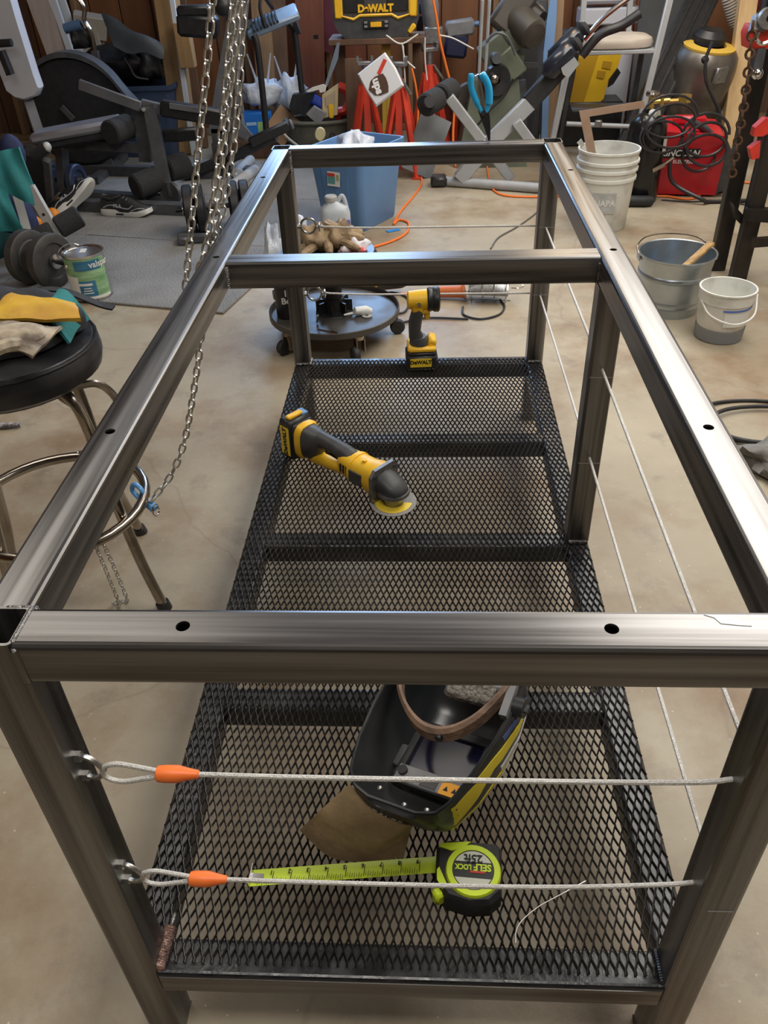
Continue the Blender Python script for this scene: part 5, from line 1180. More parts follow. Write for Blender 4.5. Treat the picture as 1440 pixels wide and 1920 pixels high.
for pa2, pb2 in (((425, 300), (514, 256)), ((468, 268), (544, 234)), ((345, 330), (440, 292))):
    ar = part('pedal_arm', B().bar(onY(*pa2, 4.90), onY(*pb2, 4.95), 0.062, 0.05, up=(0, 1, 0), bev=0.012), BPL, bk, world=True)
    d_ = (onY(*pb2, 4.95)-onY(*pa2, 4.90)).normalized(); e_ = onY(*pb2, 4.95)
    part('end_cap', B().bar(e_-d_*0.005, e_+d_*0.02, 0.06, 0.05, up=(0, 1, 0), bev=0.01), GYM, ar, world=True)
part('handle_tube', B().tube(catmull([onY(px, py, 5.15) for px, py in ((476, 66), (482, 85), (490, 150), (500, 250))], 5), 0.02, 10), BPL, bk, world=True)
part('handle_tube', B().tube(catmull([onY(px, py, 5.45) for px, py in ((540, 40), (552, 60), (560, 120), (566, 172))], 5), 0.02, 10), BPL, bk, world=True)
fp = onY(510, 40, 5.25); MP = Matrix.Translation(fp) @ Euler((R(20), R(-16), R(10))).to_matrix().to_4x4()
SBL = mat('steel_blue_plastic', (0.16, 0.22, 0.30), 0.35, 0.1, (0.20, 0.27, 0.36), 12)
ped = part('foot_plate', B(MP).box((0, 0, 0), (0.34, 0.16, 0.04), bev=0.01), SBL, bk, world=True)
for i in range(8): part('tread', B(MP).box((-0.12+0.022*i, -0.02, 0.026), (0.010, 0.13, 0.016)), BPL, ped, world=True)
part('strap', B(MP).tube(catmull([(-0.05, -0.08, 0.02), (-0.04, -0.05, 0.12), (0.0, 0.0, 0.15), (0.03, 0.06, 0.04)], 5), 0.012, 6), BPL, bk, world=True)
part('arm_link', B().bar(onY(430, 30, 5.05), onY(470, 50, 5.25), 0.05, 0.05).bar(onY(545, 20, 5.3), onY(560, 60, 5.45), 0.03, 0.03), DTUBE, bk, world=True)
for i, (pa2, pb2, lb_) in enumerate((((432, 352), (478, 318), 'grey caulking tube lying in front of the tool bag'), ((440, 330), (470, 300), 'second grey tube lying behind the first one'))):
    a, b = onZ(*pa2, 0.035), onZ(*pb2, 0.035)
    solo('caulking_tube', B().tube([a, a.lerp(b, 0.1), a.lerp(b, 0.12), a.lerp(b, 0.9), b], [0.012, 0.014, 0.034, 0.034, 0.032], 14), mat('pale_grey_tube', (0.42, 0.44, 0.46), 0.45, 0, (0.36, 0.38, 0.40), 9), lb_, 'tube', 'caulking tubes')

# ------------------------------------------------------------------ wipes box, shopping bags, cardboard, tool bag
c = onY(480, 225, 5.55); zb = c.z-0.10
BLU = mat('bright_blue_box', (0.015, 0.16, 0.60), 0.4, 0, (0.02, 0.20, 0.68), 6)
solo('wooden_crate', B().box((-0.60, 5.75, 0.055), (0.95, 0.55, 0.11), bev=0.005), PLYD, 'low dark crate under the blue box and tool bag', 'crate')
bx = thing('detergent_box', 'bright blue box with green label under the shopping bags', 'box', (c.x, 5.62, 0.111), R(8))
part('box', B().box((0, 0, 0.085), (0.20, 0.13, 0.17), bev=0.012), BLU, bx)
part('label', B().box((0.04, -0.066, 0.065), (0.085, 0.004, 0.09)), mat('lime_label', (0.32, 0.55, 0.22), 0.5), bx)
part('label_line', B().box((-0.045, -0.066, 0.10), (0.07, 0.003, 0.02)), mat('pale_blue_label', (0.35, 0.55, 0.75), 0.5), bx)
def spray(nm, label, c_, ws, seed):
    t = thing(nm, label, 'plastic bag', c_)
    crumple((0, 0, 0.09), ws, seed, PBG, 'body', t)
    for s_ in (-1, 1): part('handle_loop', B().sheet(lambda u, v: Vector((s_*(0.03+0.05*u)+0.018*(v-0.5)*(1-0.5*u), -0.02*u, 0.14+0.20*u)), 8, 3, 0.003), PBG, t)
    return t
spray('shopping_bag', 'white shopping bag with upright handles on the blue box', (-0.70, 5.66, 0.285), (0.13, 0.09, 0.10), 41)
spray('shopping_bag', 'crumpled clear shopping bag right of the handled white one', (-0.54, 5.80, 0.25), (0.13, 0.09, 0.13), 42)
o = onY(525, 212, 5.42); solo('cardboard_sheet', B().box((o.x, 5.44, 0.215), (0.17, 0.012, 0.20), rot=(-0.25, 0.75, 0.1)), mat('brown_cardboard', (0.26, 0.155, 0.085), 0.75, 0, (0.31, 0.19, 0.105), 7), 'brown cardboard square leaning on the tool bag', 'cardboard')
OLV = mat('olive_canvas', (0.075, 0.072, 0.056), 0.8, 0, (0.10, 0.096, 0.076), 30, bump=0.3, bscale=90)
tbc = onY(595, 262, 5.25)
tbg = thing('tool_bag', 'olive canvas tool bag crammed with tools behind the tote', 'bag', (tbc.x, 5.42, 0.0))
part('bag', B().loft([[(0.22*k*math.cos(a), 0.13*k*math.sin(a), z_) for a in [2*PI*i/24 for i in range(24)]] for k, z_ in ((0.90, 0.0), (1.0, 0.04), (1.0, 0.24), (1.03, 0.26), (0.97, 0.26), (0.94, 0.10))]), OLV, tbg)
part('rim_band', B().tube([(0.228*math.cos(2*PI*i/28), 0.137*math.sin(2*PI*i/28), 0.252) for i in range(28)], 0.014, 6, closed=True), OLV, tbg)
part('bag_handle', B().tube(catmull([(-0.19, -0.10, 0.24), (-0.22, -0.16, 0.20), (-0.08, -0.20, 0.10), (0.02, -0.18, 0.06)], 6), 0.008, 6), mat('pale_strap', (0.35, 0.33, 0.30), 0.7), tbg)
part('d_ring', B().tube([(0.10+0.018*math.cos(2*PI*i/12), -0.142, 0.17+0.022*math.sin(2*PI*i/12)) for i in range(12)], 0.004, 5, closed=True), BPL, tbg)
def tool(nm, label, b, m, cat_): return solo(nm, b, m, label, cat_)
ty = 5.38
def slabp(pp, y_, th): return B().slab([onY(px, py, y_) for px, py in pp], (0, th, 0))
t_ = thing('level', 'cream and yellow plastic frame standing in the tool bag', 'tool', onY(618, 215, ty))
part('frame', slabp([(604, 178), (634, 157), (633, 215), (605, 222)], ty, 0.03), mat('cream_plastic', (0.55, 0.45, 0.26), 0.5), t_, world=True)
part('inset', slabp([(610, 182), (628, 170), (628, 196), (611, 200)], ty-0.006, 0.01), mat('tan_plastic', (0.40, 0.33, 0.22), 0.6), t_, world=True)
part('yellow_bar', slabp([(616, 196), (626, 196), (625, 221), (618, 221)], ty-0.012, 0.02), YEL, t_, world=True)
tool('drywall_saw', 'grey serrated saw blade sticking up from the tool bag', slabp([(609, 160), (632, 80), (637, 80), (634, 110), (618, 150), (613, 163)], 5.36, 0.006), mat('saw_steel', (0.34, 0.42, 0.52), 0.3, 0.7), 'saw')
tool('putty_knife', 'flat white putty knife lying across the tool bag', slabp([(574, 171), (586, 164), (606, 158), (612, 162), (610, 172), (600, 174), (598, 168), (578, 173)], 5.34, 0.012), mat('off_white_plastic', (0.60, 0.58, 0.52), 0.5), 'knife')
cpn = onY(645, 186, 5.45)
tool('saw_handle', 'red curved saw handle beside the tool bag', B().tube(catmull([onY(px, py, 5.46) for px, py in ((634, 162), (650, 170), (655, 190), (648, 206), (634, 210))], 6), [0.03]*25, 8).tube([onY(634, 210, 5.46), Vector((onY(634, 210, 5.46).x, 5.50, 0.0))], 0.02, 6), RED, 'saw')
tool('tool_pouch', 'black nylon pouch leaning in the tool bag', slabp([(548, 178), (590, 172), (602, 200), (584, 216), (548, 214), (542, 200)], 5.40, 0.07), bgm, 'pouch')
tool('meter', 'grey meter with two pale buttons in the tool bag', slabp([(574, 214), (588, 199), (612, 214), (600, 232), (590, 228)], 5.33, 0.04), GRY, 'meter')
tool('blue_roll', 'dark blue tape roll in the tool bag', B().cyl(onY(585, 185, 5.40), onY(602, 196, 5.42), 0.035, n=16), mat('deep_blue', (0.02, 0.05, 0.32), 0.4), 'tape')
tool('sponge', 'pale yellow oval float leaning at the foot of the tool bag', B().loft([[onY(600+10*math.cos(a)*k, 252+13*math.sin(a)*k, 5.10)+Vector((0, y_, 0)) for a in [2*PI*i/16 for i in range(16)]] for k, y_ in ((0.9, 0), (1, 0.01), (1, 0.02), (0.9, 0.03))]).cyl(onY(601, 262, 5.115), Vector((onY(602, 262, 5.115).x, 5.115, 0.0)), 0.012, n=8), mat('pale_yellow', (0.55, 0.50, 0.28), 0.6), 'float')
ms = thing('hanging_strap', 'dark maroon strap with hook and short chain on the wall', 'strap', onY(612, 0, 6.1))
part('webbing', slabp([(600, -30), (640, -30), (640, 70), (622, 100), (602, 96), (596, 40)], 6.15, 0.05), mat('maroon_webbing', (0.10, 0.022, 0.040), 0.6, 0, (0.14, 0.03, 0.055), 12), ms, world=True)
part('handle', B().bar(onY(592, 65, 6.1), onY(598, 100, 6.1), 0.035, 0.03, up=(0, 1, 0)), BPL, ms, world=True)
for i in range(3): part('chain_link', B().tube([onY(605, 108+15*i, 6.1)+Vector((0.012*math.cos(a)*(i % 2+0.5), 0.010*math.sin(a) if i % 2 == 0 else 0, 0.03*math.sin(a))) for a in [2*PI*k/12 for k in range(12)]], 0.004, 5, closed=True), ZINC, ms, world=True)

# ------------------------------------------------------------------ radio on a dark wooden stand
ry = 5.40; rc0 = onY(706, 70, ry)
wsd = thing('wooden_stand', 'dark wooden stand carrying the jobsite radio', 'stand', (rc0.x, ry+0.14, 0))
part('top_board', B().box((0, 0, rc0.z-0.022), (0.62, 0.30, 0.035), bev=0.004), PLYD, wsd)
for sx in (-0.26, 0.26): part('leg', B().box((sx, 0.08, (rc0.z-0.04)/2), (0.07, 0.10, rc0.z-0.04), bev=0.004), PLYD, wsd)
rd = thing('radio', 'black and yellow jobsite radio on the dark wooden stand', 'radio', (rc0.x, ry+0.10, rc0.z-0.003))
part('body', B().prism([(-0.25, 0.05), (-0.20, 0.0), (0.20, 0.0), (0.25, 0.05), (0.27, 0.10), (0.27, 0.40), (-0.27, 0.40), (-0.27, 0.10)], -0.10, 0.10, frame((0, 0, 0), (1, 0, 0), (0, 0, 1))), DGR, rd)
part('yellow_trim', B().tube([(x_, -0.104, z_) for x_, z_ in ((-0.215, 0.40), (-0.215, 0.125), (-0.14, 0.105), (-0.10, 0.125), (0.10, 0.125), (0.14, 0.105), (0.215, 0.125), (0.215, 0.40))], 0.009, 6), YEL, rd)
for sx in (-1, 1):
    part('side_guard', B().box((sx*0.235, -0.098, 0.24), (0.05, 0.03, 0.26), bev=0.008), YEL, rd)
    part('speaker', B().box((sx*0.135, -0.102, 0.22), (0.13, 0.012, 0.16), bev=0.02), BPL, rd)
part('control_panel', B().box((0, -0.105, 0.075), (0.16, 0.02, 0.05), bev=0.005), BPL, rd)
part('display', B().box((0, -0.118, 0.075), (0.07, 0.006, 0.028), bev=0.002), mat('amber_display', (0.85, 0.45, 0.02), 0.4), rd)
for i in range(4): part('button', B().box((-0.065+0.13*(i > 1), -0.118, 0.065+0.022*(i % 2)), (0.022, 0.006, 0.014), bev=0.002), GRY, rd)
text('brand_lettering', 'DeWALT', 0.055, YEL, rd, frame((0, -0.108, 0.160), (1, 0, 0), (0, 0, 1)), ext=0.004, bold=0.003)
part('corner_bumper', B().box((0.225, -0.09, 0.045), (0.03, 0.04, 0.06), rot=(0, 0.7, 0), bev=0.006), YEL, rd)

# ------------------------------------------------------------------ red jack stands
JR = mat('jack_red', (0.60, 0.055, 0.025), 0.42, 0, (0.52, 0.04, 0.02), 15)
def jack(label, x_, y_, hgt, ang, sc=1.0):
    t = thing('jack_stand', label, 'jack stand', (x_, y_, 0), ang, 'red jack stands'); s = 0.115*sc; zc = hgt*0.78
    for sx in (-1, 1):
        for sy in (-1, 1):
            part('leg', B().bar((sx*s, sy*s, 0.004), (sx*0.024, sy*0.024, zc), 0.034*sc, 0.022, up=(sx, sy, 0)), JR, t)
            part('foot', B().box((sx*s, sy*s, 0.006), (0.05, 0.05, 0.012)), JR, t)
    for sx in (-1, 1): part('brace', B().bar((sx*s*0.82, -s*0.82, zc*0.22), (sx*s*0.82, s*0.82, zc*0.22), 0.03, 0.012).bar((-s*0.82, sx*s*0.82, zc*0.22), (s*0.82, sx*s*0.82, zc*0.22), 0.03, 0.012), JR, t)
    part('collar', B().cyl((0, 0, zc-0.06), (0, 0, zc+0.05), 0.036, 0.030, n=14), JR, t)
    part('ratchet_post', B().cyl((0, 0, zc-0.2), (0, 0, hgt-0.02), 0.020, n=12), ALU, t)
    part('saddle', B().box((0, 0, hgt-0.012), (0.10, 0.05, 0.024), bev=0.004).box((-0.045, 0, hgt+0.012), (0.014, 0.05, 0.03)).box((0.045, 0, hgt+0.012), (0.014, 0.05, 0.03)), ALU, t)
    part('lever', B().bar((0.02, -0.03, zc+0.05), (0.075, -0.05, zc-0.03), 0.018, 0.012), ALU, t)
    lb_ = part('label', B().bar((0.0, -s*0.62-0.002, zc*0.30), (0.0, -s*0.40-0.006, zc*0.58), 0.036*sc, 0.006, up=(0, -1, 0)), WLB, t)
    part('label_post', B().bar((0.0, -s*0.70, zc*0.10), (0.0, -0.024, zc*0.98), 0.040*sc, 0.016, up=(0, -1, 0)), JR, t)
    return t
j1 = onZ(690, 320); j2 = onZ(752, 328); j3 = onZ(800, 322)
jack('red jack stand below the left end of the radio', j1.x, j1.y+0.12, 0.62, R(8))
jack('red jack stand in the middle carrying the white parcel bag', j2.x, j2.y+0.02, 0.64, R(-6))
jack('red jack stand at the right of the group', j3.x+0.02, j3.y+0.36, 0.66, R(20))
up_c = onY(714, 150, 4.84)
ub_ = thing('parcel_bag', 'white parcel bag with a brown shield logo on the jack stands', 'bag', up_c)
MU = Matrix.Rotation(R(-33), 4, 'Y') @ Matrix.Rotation(R(-18), 4, 'X')
part('bag', B(MU).loft([[(x_*k, y_, z_*k) for x_, z_ in ((-0.10, -0.105), (0.10, -0.105), (0.11, 0.0), (0.10, 0.105), (-0.10, 0.105), (-0.105, 0.0))] for k, y_ in ((0.92, -0.016), (1, -0.006), (1, 0.006), (0.92, 0.016))]), mat('white_poly_bag', (0.66, 0.66, 0.68), 0.35), ub_)
BRN = mat('shield_brown', (0.075, 0.035, 0.018), 0.5)
sh_ = part('shield', B(MU).prism([(-0.052, 0.050), (-0.025, 0.060), (0.0, 0.062), (0.025, 0.060), (0.052, 0.050), (0.052, 0.0), (0.040, -0.032), (0.0, -0.058), (-0.040, -0.032), (-0.052, 0.0)], 0.0, 0.003, frame((-0.03, -0.017, -0.02), (-0.25, 0, -1), (1, 0, -0.25))), BRN, ub_)
text('logo_lettering', 'ups', 0.062, mat('white_print', (0.75, 0.75, 0.75), 0.5), sh_, MU @ frame((-0.03, -0.021, -0.02), (-0.25, 0, -1), (1, 0, -0.25)), bold=0.003)
part('tape_strip', B(MU).box((0.045, -0.017, 0.05), (0.085, 0.003, 0.022), rot=(0, -0.5, 0)), RED, ub_)
CTW = mat('white_cable_tie', (0.66, 0.65, 0.60), 0.5)
for i, (pp, lb_) in enumerate((([(724, 66), (752, 82), (784, 64)], 'white tie forming a V above the middle jack stand'), ([(754, 82), (760, 110), (778, 128)], 'white tie hanging down right of the parcel bag'), ([(756, 86), (760, 160), (764, 225)], 'long white tie hanging down past the middle jack stand'), ([(825, 66), (850, 72), (888, 92)], 'white tie curving out above the right jack stand'), ([(797, 70), (797, 110), (801, 150)], 'white tie hanging left of the right jack stand'))):
    y_ = 4.98 if i < 3 else 5.20
    solo('cable_tie', B().tube(catmull([onY(px, py, y_) for px, py in pp], 6), 0.0048, 6), CTW, lb_, 'cable tie', 'white cable ties')

# black and grey power tools hanging right of the radio
hw = thing('rotary_hammer', 'grey corded hammer drill hanging beside the radio', 'power tool', onY(808, 55, 5.7))
part('body', B().tube([onY(px, py, 5.7) for px, py in ((803, -10), (806, 10), (808, 40), (806, 50))], [0.06, 0.062, 0.055, 0.04], 14), GRY, hw, world=True)
part('clamp', B().box(onY(813, 66, 5.68), (0.12, 0.08, 0.10), bev=0.008), ALU, hw, world=True)
part('wall_hook', B().bar(onY(806, 10, 5.75), Vector((onY(806, 10, 5.75).x, 6.30, onY(806, 10, 5.75).z)), 0.02, 0.02), DTUBE, hw, world=True)
solo('switch_plate', B().box(onY(787, 16, 5.85), (0.06, 0.02, 0.06), bev=0.003).bar(onY(787, 30, 5.86), Vector((onY(790, 100, 5.86).x, 5.86, 0.0)), 0.045, 0.03), BPL, 'black rail standing between the radio and the hammer drill', 'rail')
dr = thing('blue_tool', 'grey tool with dark blue body on the wall behind the pliers', 'power tool', onY(868, 95, 6.0))
part('body', B().box(onY(862, 52, 6.0), (0.20, 0.10, 0.10), rot=(0, -0.1, 0), bev=0.015), GRY, dr, world=True)
part('grip', B().bar(onY(858, 60, 6.0), onY(852, 108, 6.0), 0.16, 0.09, up=(0, 1, 0), bev=0.02), mat('navy_plastic', (0.015, 0.02, 0.06), 0.5), dr, world=True)
part('bit', B().cyl(onY(880, 46, 6.0), onY(898, 44, 6.0), 0.018, n=10), mat('steel_blue', (0.1, 0.18, 0.34)), dr, world=True)
part('wall_bracket', B().bar(onY(862, 60, 6.04), Vector((onY(862, 60, 6.04).x, 6.32, onY(862, 60, 6.04).z)), 0.03, 0.03), DTUBE, dr, world=True)
cord('orange cord hanging from the wall down behind the foam roller', [onY(px, py, 5.3) for px, py in ((808, -20), (818, 30), (826, 80), (838, 130), (846, 160), (852, 195))]+[Vector((0.60, 5.2, 0.15)), Vector((0.62, 5.1, 0.007)), Vector((0.75, 5.0, 0.007))], 0.008, ORG)
cord('orange cord looping down between the jack stands', [onY(px, py, 5.2) for px, py in ((772, 128), (780, 165), (784, 215))]+[Vector((0.34, 5.1, 0.05)), Vector((0.40, 4.9, 0.007))], 0.007, ORG)
solo('cardboard_tube', B().tube([Vector((0.02, 5.75, 0.0)), onY(655, 130, 5.75)], 0.05, 12), mat('tan_card', (0.34, 0.24, 0.13), 0.7), 'tan cardboard tube standing behind the left jack stand', 'tube')
for i, (px, lb_) in enumerate(((718, 'bundle of thin yellow rods behind the parcel bag'), (726, 'second bundle of thin yellow rods behind the parcel bag'))):
    solo('yellow_rods', B().bar(Vector((onY(px, 150, 5.5).x, 5.5, 0.0)), onY(px+2, 84, 5.5), 0.03, 0.03), mat('ochre_rods', (0.45, 0.30, 0.04), 0.5), lb_, 'rods', 'yellow rod bundles')
crt = onY(850, 240, 5.4)
solo('red_toolbox', B().box((crt.x, 5.74, 0.16), (0.36, 0.2, 0.30), bev=0.01), mat('dark_red_metal', (0.16, 0.03, 0.02), 0.5), 'dark red metal box behind the foam roller', 'toolbox')
solo('red_shelf_bar', B().box((crt.x+0.02, 5.61, 0.33), (0.46, 0.03, 0.04), bev=0.004).box((crt.x+0.02, 5.61, 0.155), (0.03, 0.03, 0.31)), JR, 'flat red bar resting against the dark red box', 'bar')

# ------------------------------------------------------------------ blue handled pliers standing on the far rail
pz = H+0.0005
pv = thing('pliers', 'long nose pliers with blue handles standing on the far rail', 'pliers', (onY(917, 262, L-h).x, L-h, pz))
PB = mat('pliers_blue', (0.02, 0.36, 0.68), 0.4)
def pp_(px, py, dy=0.0): return onY(px, py, L-h+dy)
part('jaws', B().loft([[c_+Vector((-w_, -0.004, 0)), c_+Vector((w_, -0.004, 0)), c_+Vector((w_, 0.004, 0)), c_+Vector((-w_, 0.004, 0))] for c_, w_ in ((pp_(917, 263), 0.003), (pp_(914, 240), 0.008), (pp_(909, 218), 0.013), (pp_(906, 206), 0.014))]), BPL, pv, world=True)
part('pivot', B().cyl(pp_(907, 212, -0.008), pp_(907, 212, 0.008), 0.007, n=12), CHRW, pv, world=True)
part('handle', B().tube(catmull([pp_(px, py) for px, py in ((903, 210), (893, 190), (884, 165), (883, 138))], 6), [0.006]*5+[0.0085]*13+[0.006], 10), PB, pv, world=True)
part('handle', B().tube(catmull([pp_(px, py) for px, py in ((912, 210), (917, 190), (915, 160), (903, 137))], 6), [0.006]*5+[0.010]*13+[0.007], 10), PB, pv, world=True)
part('inner_handle', B().tube(catmull([pp_(px, py, 0.004) for px, py in ((907, 208), (903, 180), (900, 155), (895, 140))], 5), 0.004, 8), CHRW, pv, world=True)
b = B(); b.tube(catmull([pp_(px, py, 0.004) for px, py in ((890, 142), (896, 146), (903, 140))], 4), 0.0015, 5); part('spring', b, CHR, pv, world=True)

# ------------------------------------------------------------------ olive green metal working machine
OGR = mat('olive_machine_paint', (0.085, 0.096, 0.066), 0.45, 0, (0.125, 0.138, 0.098), 6, bump=0.05); OGD = mat('dark_machine_brown', (0.040, 0.034, 0.027), 0.5, 0, (0.06, 0.052, 0.042), 8)
mc = thing('band_saw', 'olive green metal saw with dark motor standing behind the pliers', 'machine', (0.86, 5.28, 0))
def my(px, py, y_=5.25): return onY(px, py, y_)
part('pedestal', B().loft([[(x0, y0, z_), (x1, y0, z_), (x1, y1, z_), (x0, y1, z_)] for x0, x1, y0, y1, z_ in ((0.62, 1.08, 5.08, 5.48, 0.0), (0.64, 1.06, 5.10, 5.46, 0.10), (0.72, 1.00, 5.16, 5.42, 0.50))]), OGR, mc, world=True)
part('head_block', B().box(my(930, 92), (0.20, 0.18, 0.15), rot=(0, R(-38), 0), bev=0.012), OGR, mc, world=True)
part('vise_block', B().box(my(955, 120, 5.18), (0.14, 0.14, 0.17), rot=(0, R(-38), 0), bev=0.01), OGR, mc, world=True)
part('upper_block', B().box(my(968, 66, 5.22), (0.13, 0.14, 0.14), rot=(0, R(-40), 0), bev=0.01), OGR, mc, world=True)
part('belt_guard', B().bar(my(935, 58, 5.20), my(990, -25, 5.26), 0.17, 0.10, up=(0, 1, 0), bev=0.02), OGD, mc, world=True)
part('motor', B().tube([my(960, 30, 5.25), my(975, 40, 5.20), my(1000, 64, 5.12), my(1004, 68, 5.10)], [0.07, 0.09, 0.09, 0.07], 18), OGD, mc, world=True)
part('motor_cap', B().tube([my(985, 18, 5.30), my(1015, 38, 5.22)], [0.07, 0.05], 14), BPL, mc, world=True)
part('hand_wheel', B().lathe([(0.02, -0.02), (0.085, -0.03), (0.095, 0.0), (0.085, 0.03), (0.02, 0.02)], 22, frame(my(930, 150, 5.10), (1, 0.3, 0), (0, 0, 1))), BPL, mc, world=True)
part('wheel_hub', B().ell(my(927, 148, 5.06), (0.03, 0.03, 0.03), 12, 8), CHRW, mc, world=True)
part('arm', B().bar(my(975, 100, 5.2), my(968, 142, 5.2), 0.06, 0.06, up=(0, 1, 0), bev=0.008), OGR, mc, world=True)
part('knob', B().cyl(my(928, 108, 5.12), my(932, 110, 5.05), 0.035, 0.03, n=16), DTUBE, mc, world=True)
part('drive_wheel', B().lathe([(0.02, -0.02), (0.10, -0.02), (0.11, 0.0), (0.10, 0.02), (0.02, 0.02)], 24, frame(my(880, 188, 5.30), (1, 0.1, 0), (0, 0, 1))), OGD, mc, world=True)
for x0, x1 in (((905, 0), (898, 140)), ((918, 0), (910, 140))): part('guide_rod', B().cyl(my(*x0, 5.05), my(*x1, 5.08), 0.010, n=8), GTUBE, mc, world=True)
part('cable', B().tube(catmull([my(px, py, 5.05) for px, py in ((912, 78), (930, 62), (950, 68), (962, 92), (966, 104))], 5), 0.008, 6), DTUBE, mc, world=True)
part('cable', B().tube(catmull([my(px, py, 5.0) for px, py in ((962, 148), (945, 180), (920, 205), (895, 235))], 5), 0.007, 6), BPL, mc, world=True)
part('side_leg', B().bar(my(978, 150, 5.35), Vector((my(985, 250, 5.35).x, 5.35, 0)), 0.05, 0.05), DTUBE, mc, world=True)
part('rear_frame', B().bar(my(1020, 0, 5.5), Vector((my(1015, 120, 5.5).x, 5.5, 0)), 0.04, 0.04).bar(my(980, 122, 5.45), my(1015, 122, 5.5), 0.03, 0.03).bar(my(965, 2, 5.5), my(1022, 6, 5.5), 0.03, 0.03), DTUBE, mc, world=True)
part('guard_hoop', B().tube(catmull([my(px, py, 5.4) for px, py in ((1002, 10), (1015, 20), (1020, 35), (1016, 60))], 5), 0.022, 8), ALU, mc, world=True)

# ------------------------------------------------------------------ inclined grey exercise bench
iy = 4.62
ib = thing('incline_bench', 'grey folding incline bench with black foam rollers leaning right', 'exercise bench', (0.85, 4.65, 0))
def iv(px, py, y_=iy): return onY(px, py, y_)
for pa2, pb2, y0, y1 in (((797, 198), (822, 184), 4.50, 4.62), ((826, 180), (848, 166), 4.64, 4.76)):
    a, b = iv(*pa2, y0), iv(*pb2, y1)
    part('foam_roller', B().tube([a, a.lerp(b, 0.08), a.lerp(b, 0.92), b], [0.052, 0.062, 0.062, 0.052], 18), FOAM, ib, world=True)
part('roller_hub', B().cyl(iv(804, 192, 4.46), iv(806, 191, 4.43), 0.030, n=14), BPL, ib, world=True)
part('front_leg', B().bar(iv(842, 182, 4.63), Vector((iv(905, 268, 4.63).x+0.18, 4.66, 0.04)), 0.055, 0.06, up=(0, 1, 0), bev=0.004), GTUBE, ib, world=True)
part('main_beam', B().bar(iv(918, 268, 4.64), iv(996, 190, 4.66), 0.085, 0.06, up=(0, 1, 0), bev=0.004).bar(iv(918, 268, 4.64), Vector((iv(880, 300, 4.64).x-0.06, 4.64, 0.045)), 0.085, 0.06, up=(0, 1, 0), bev=0.004), GTUBE, ib, world=True)
part('cross_leg', B().bar(iv(968, 228, 4.60), Vector((iv(1000, 262, 4.6).x+0.17, 4.60, 0.04)), 0.055, 0.05, up=(0, 1, 0), bev=0.004), GTUBE, ib, world=True)
part('sleeve', B().bar(iv(990, 195, 4.66), iv(1056, 122, 4.70), 0.095, 0.07, up=(0, 1, 0), bev=0.008), BPL, ib, world=True)
PDB = mat('glossy_navy_pad', (0.012, 0.014, 0.022), 0.22, 0, (0.018, 0.021, 0.03), 10)
for k, (pa2, pb2, y_) in enumerate((((1020, 142), (1078, 84), 4.62), ((1030, 118), (1092, 55), 4.78))):
    pd = part('arm_pad', B().bar(iv(*pa2, y_), iv(*pb2, y_+0.03), 0.10, 0.11, up=(0.3, 1, 0.3), bev=0.035), PDB, ib, world=True)
    d_ = (iv(*pb2, y_+0.03)-iv(*pa2, y_)).normalized(); e_ = iv(*pb2, y_+0.03)-d_*0.02
    part('pad_end', B().bar(e_, e_+d_*0.05, 0.09, 0.10, up=(0.3, 1, 0.3), bev=0.035), FOAM, pd, world=True)
part('adjuster', B().slab([iv(px, py, 4.58) for px, py in ((1052, 128), (1078, 108), (1086, 120), (1066, 146), (1056, 140))], (0, 0.03, 0)), GTUBE, ib, world=True)
part('pull_bar', B().tube(catmull([iv(px, py, 4.8) for px, py in ((1090, 105), (1125, 65), (1165, 48), (1200, 25))], 5), 0.026, 10), BPL, ib, world=True)
part('pull_bar', B().tube(catmull([iv(px, py, 4.9) for px, py in ((1095, 75), (1125, 40), (1150, 18), (1185, -8))], 5), 0.014, 8), CHRW, ib, world=True)
a, b = onZ(832, 342, 0.028), onZ(1015, 356, 0.028)
part('floor_tube', B().cyl((a.x, a.y+0.03, 0.028), (b.x+0.1, b.y+0.0, 0.028), 0.028, n=14), GTUBE, ib, world=True)
part('foot_cap', B().box((a.x-0.03, a.y+0.03, 0.032), (0.10, 0.10, 0.062), bev=0.015), BPL, ib, world=True)
sp_ = onY(790, 232, 4.85); solo('sheet_metal', B().box((sp_.x+0.03, 4.92, 0.185), (0.20, 0.012, 0.36), rot=(-0.35, 0.45, 0.1)), mat('dull_sheet_steel', (0.17, 0.175, 0.18), 0.35, 0.6, (0.11, 0.115, 0.12), 5), 'dull grey sheet metal plate leaning in front of the jack stands', 'metal plate')

# blue padded board leaning left of the beige stool
solo('blue_board', B().loft([[onY(px-w_, py, 5.2), onY(px+w_, py, 5.2), onY(px+w_, py, 5.2)+Vector((0, 0.03, 0)), onY(px-w_, py, 5.2)+Vector((0, 0.03, 0))] for px, py, w_ in ((1040, -20, 5), (1034, 40, 9), (1028, 100, 9), (1022, 138, 4))]).bar(onY(1026, 100, 5.23), Vector((onY(1024, 140, 5.23).x+0.03, 5.25, 0.0)), 0.04, 0.02), mat('pale_blue_vinyl', (0.16, 0.28, 0.50), 0.4), 'pale blue tapered board standing behind the black padded bar', 'board')

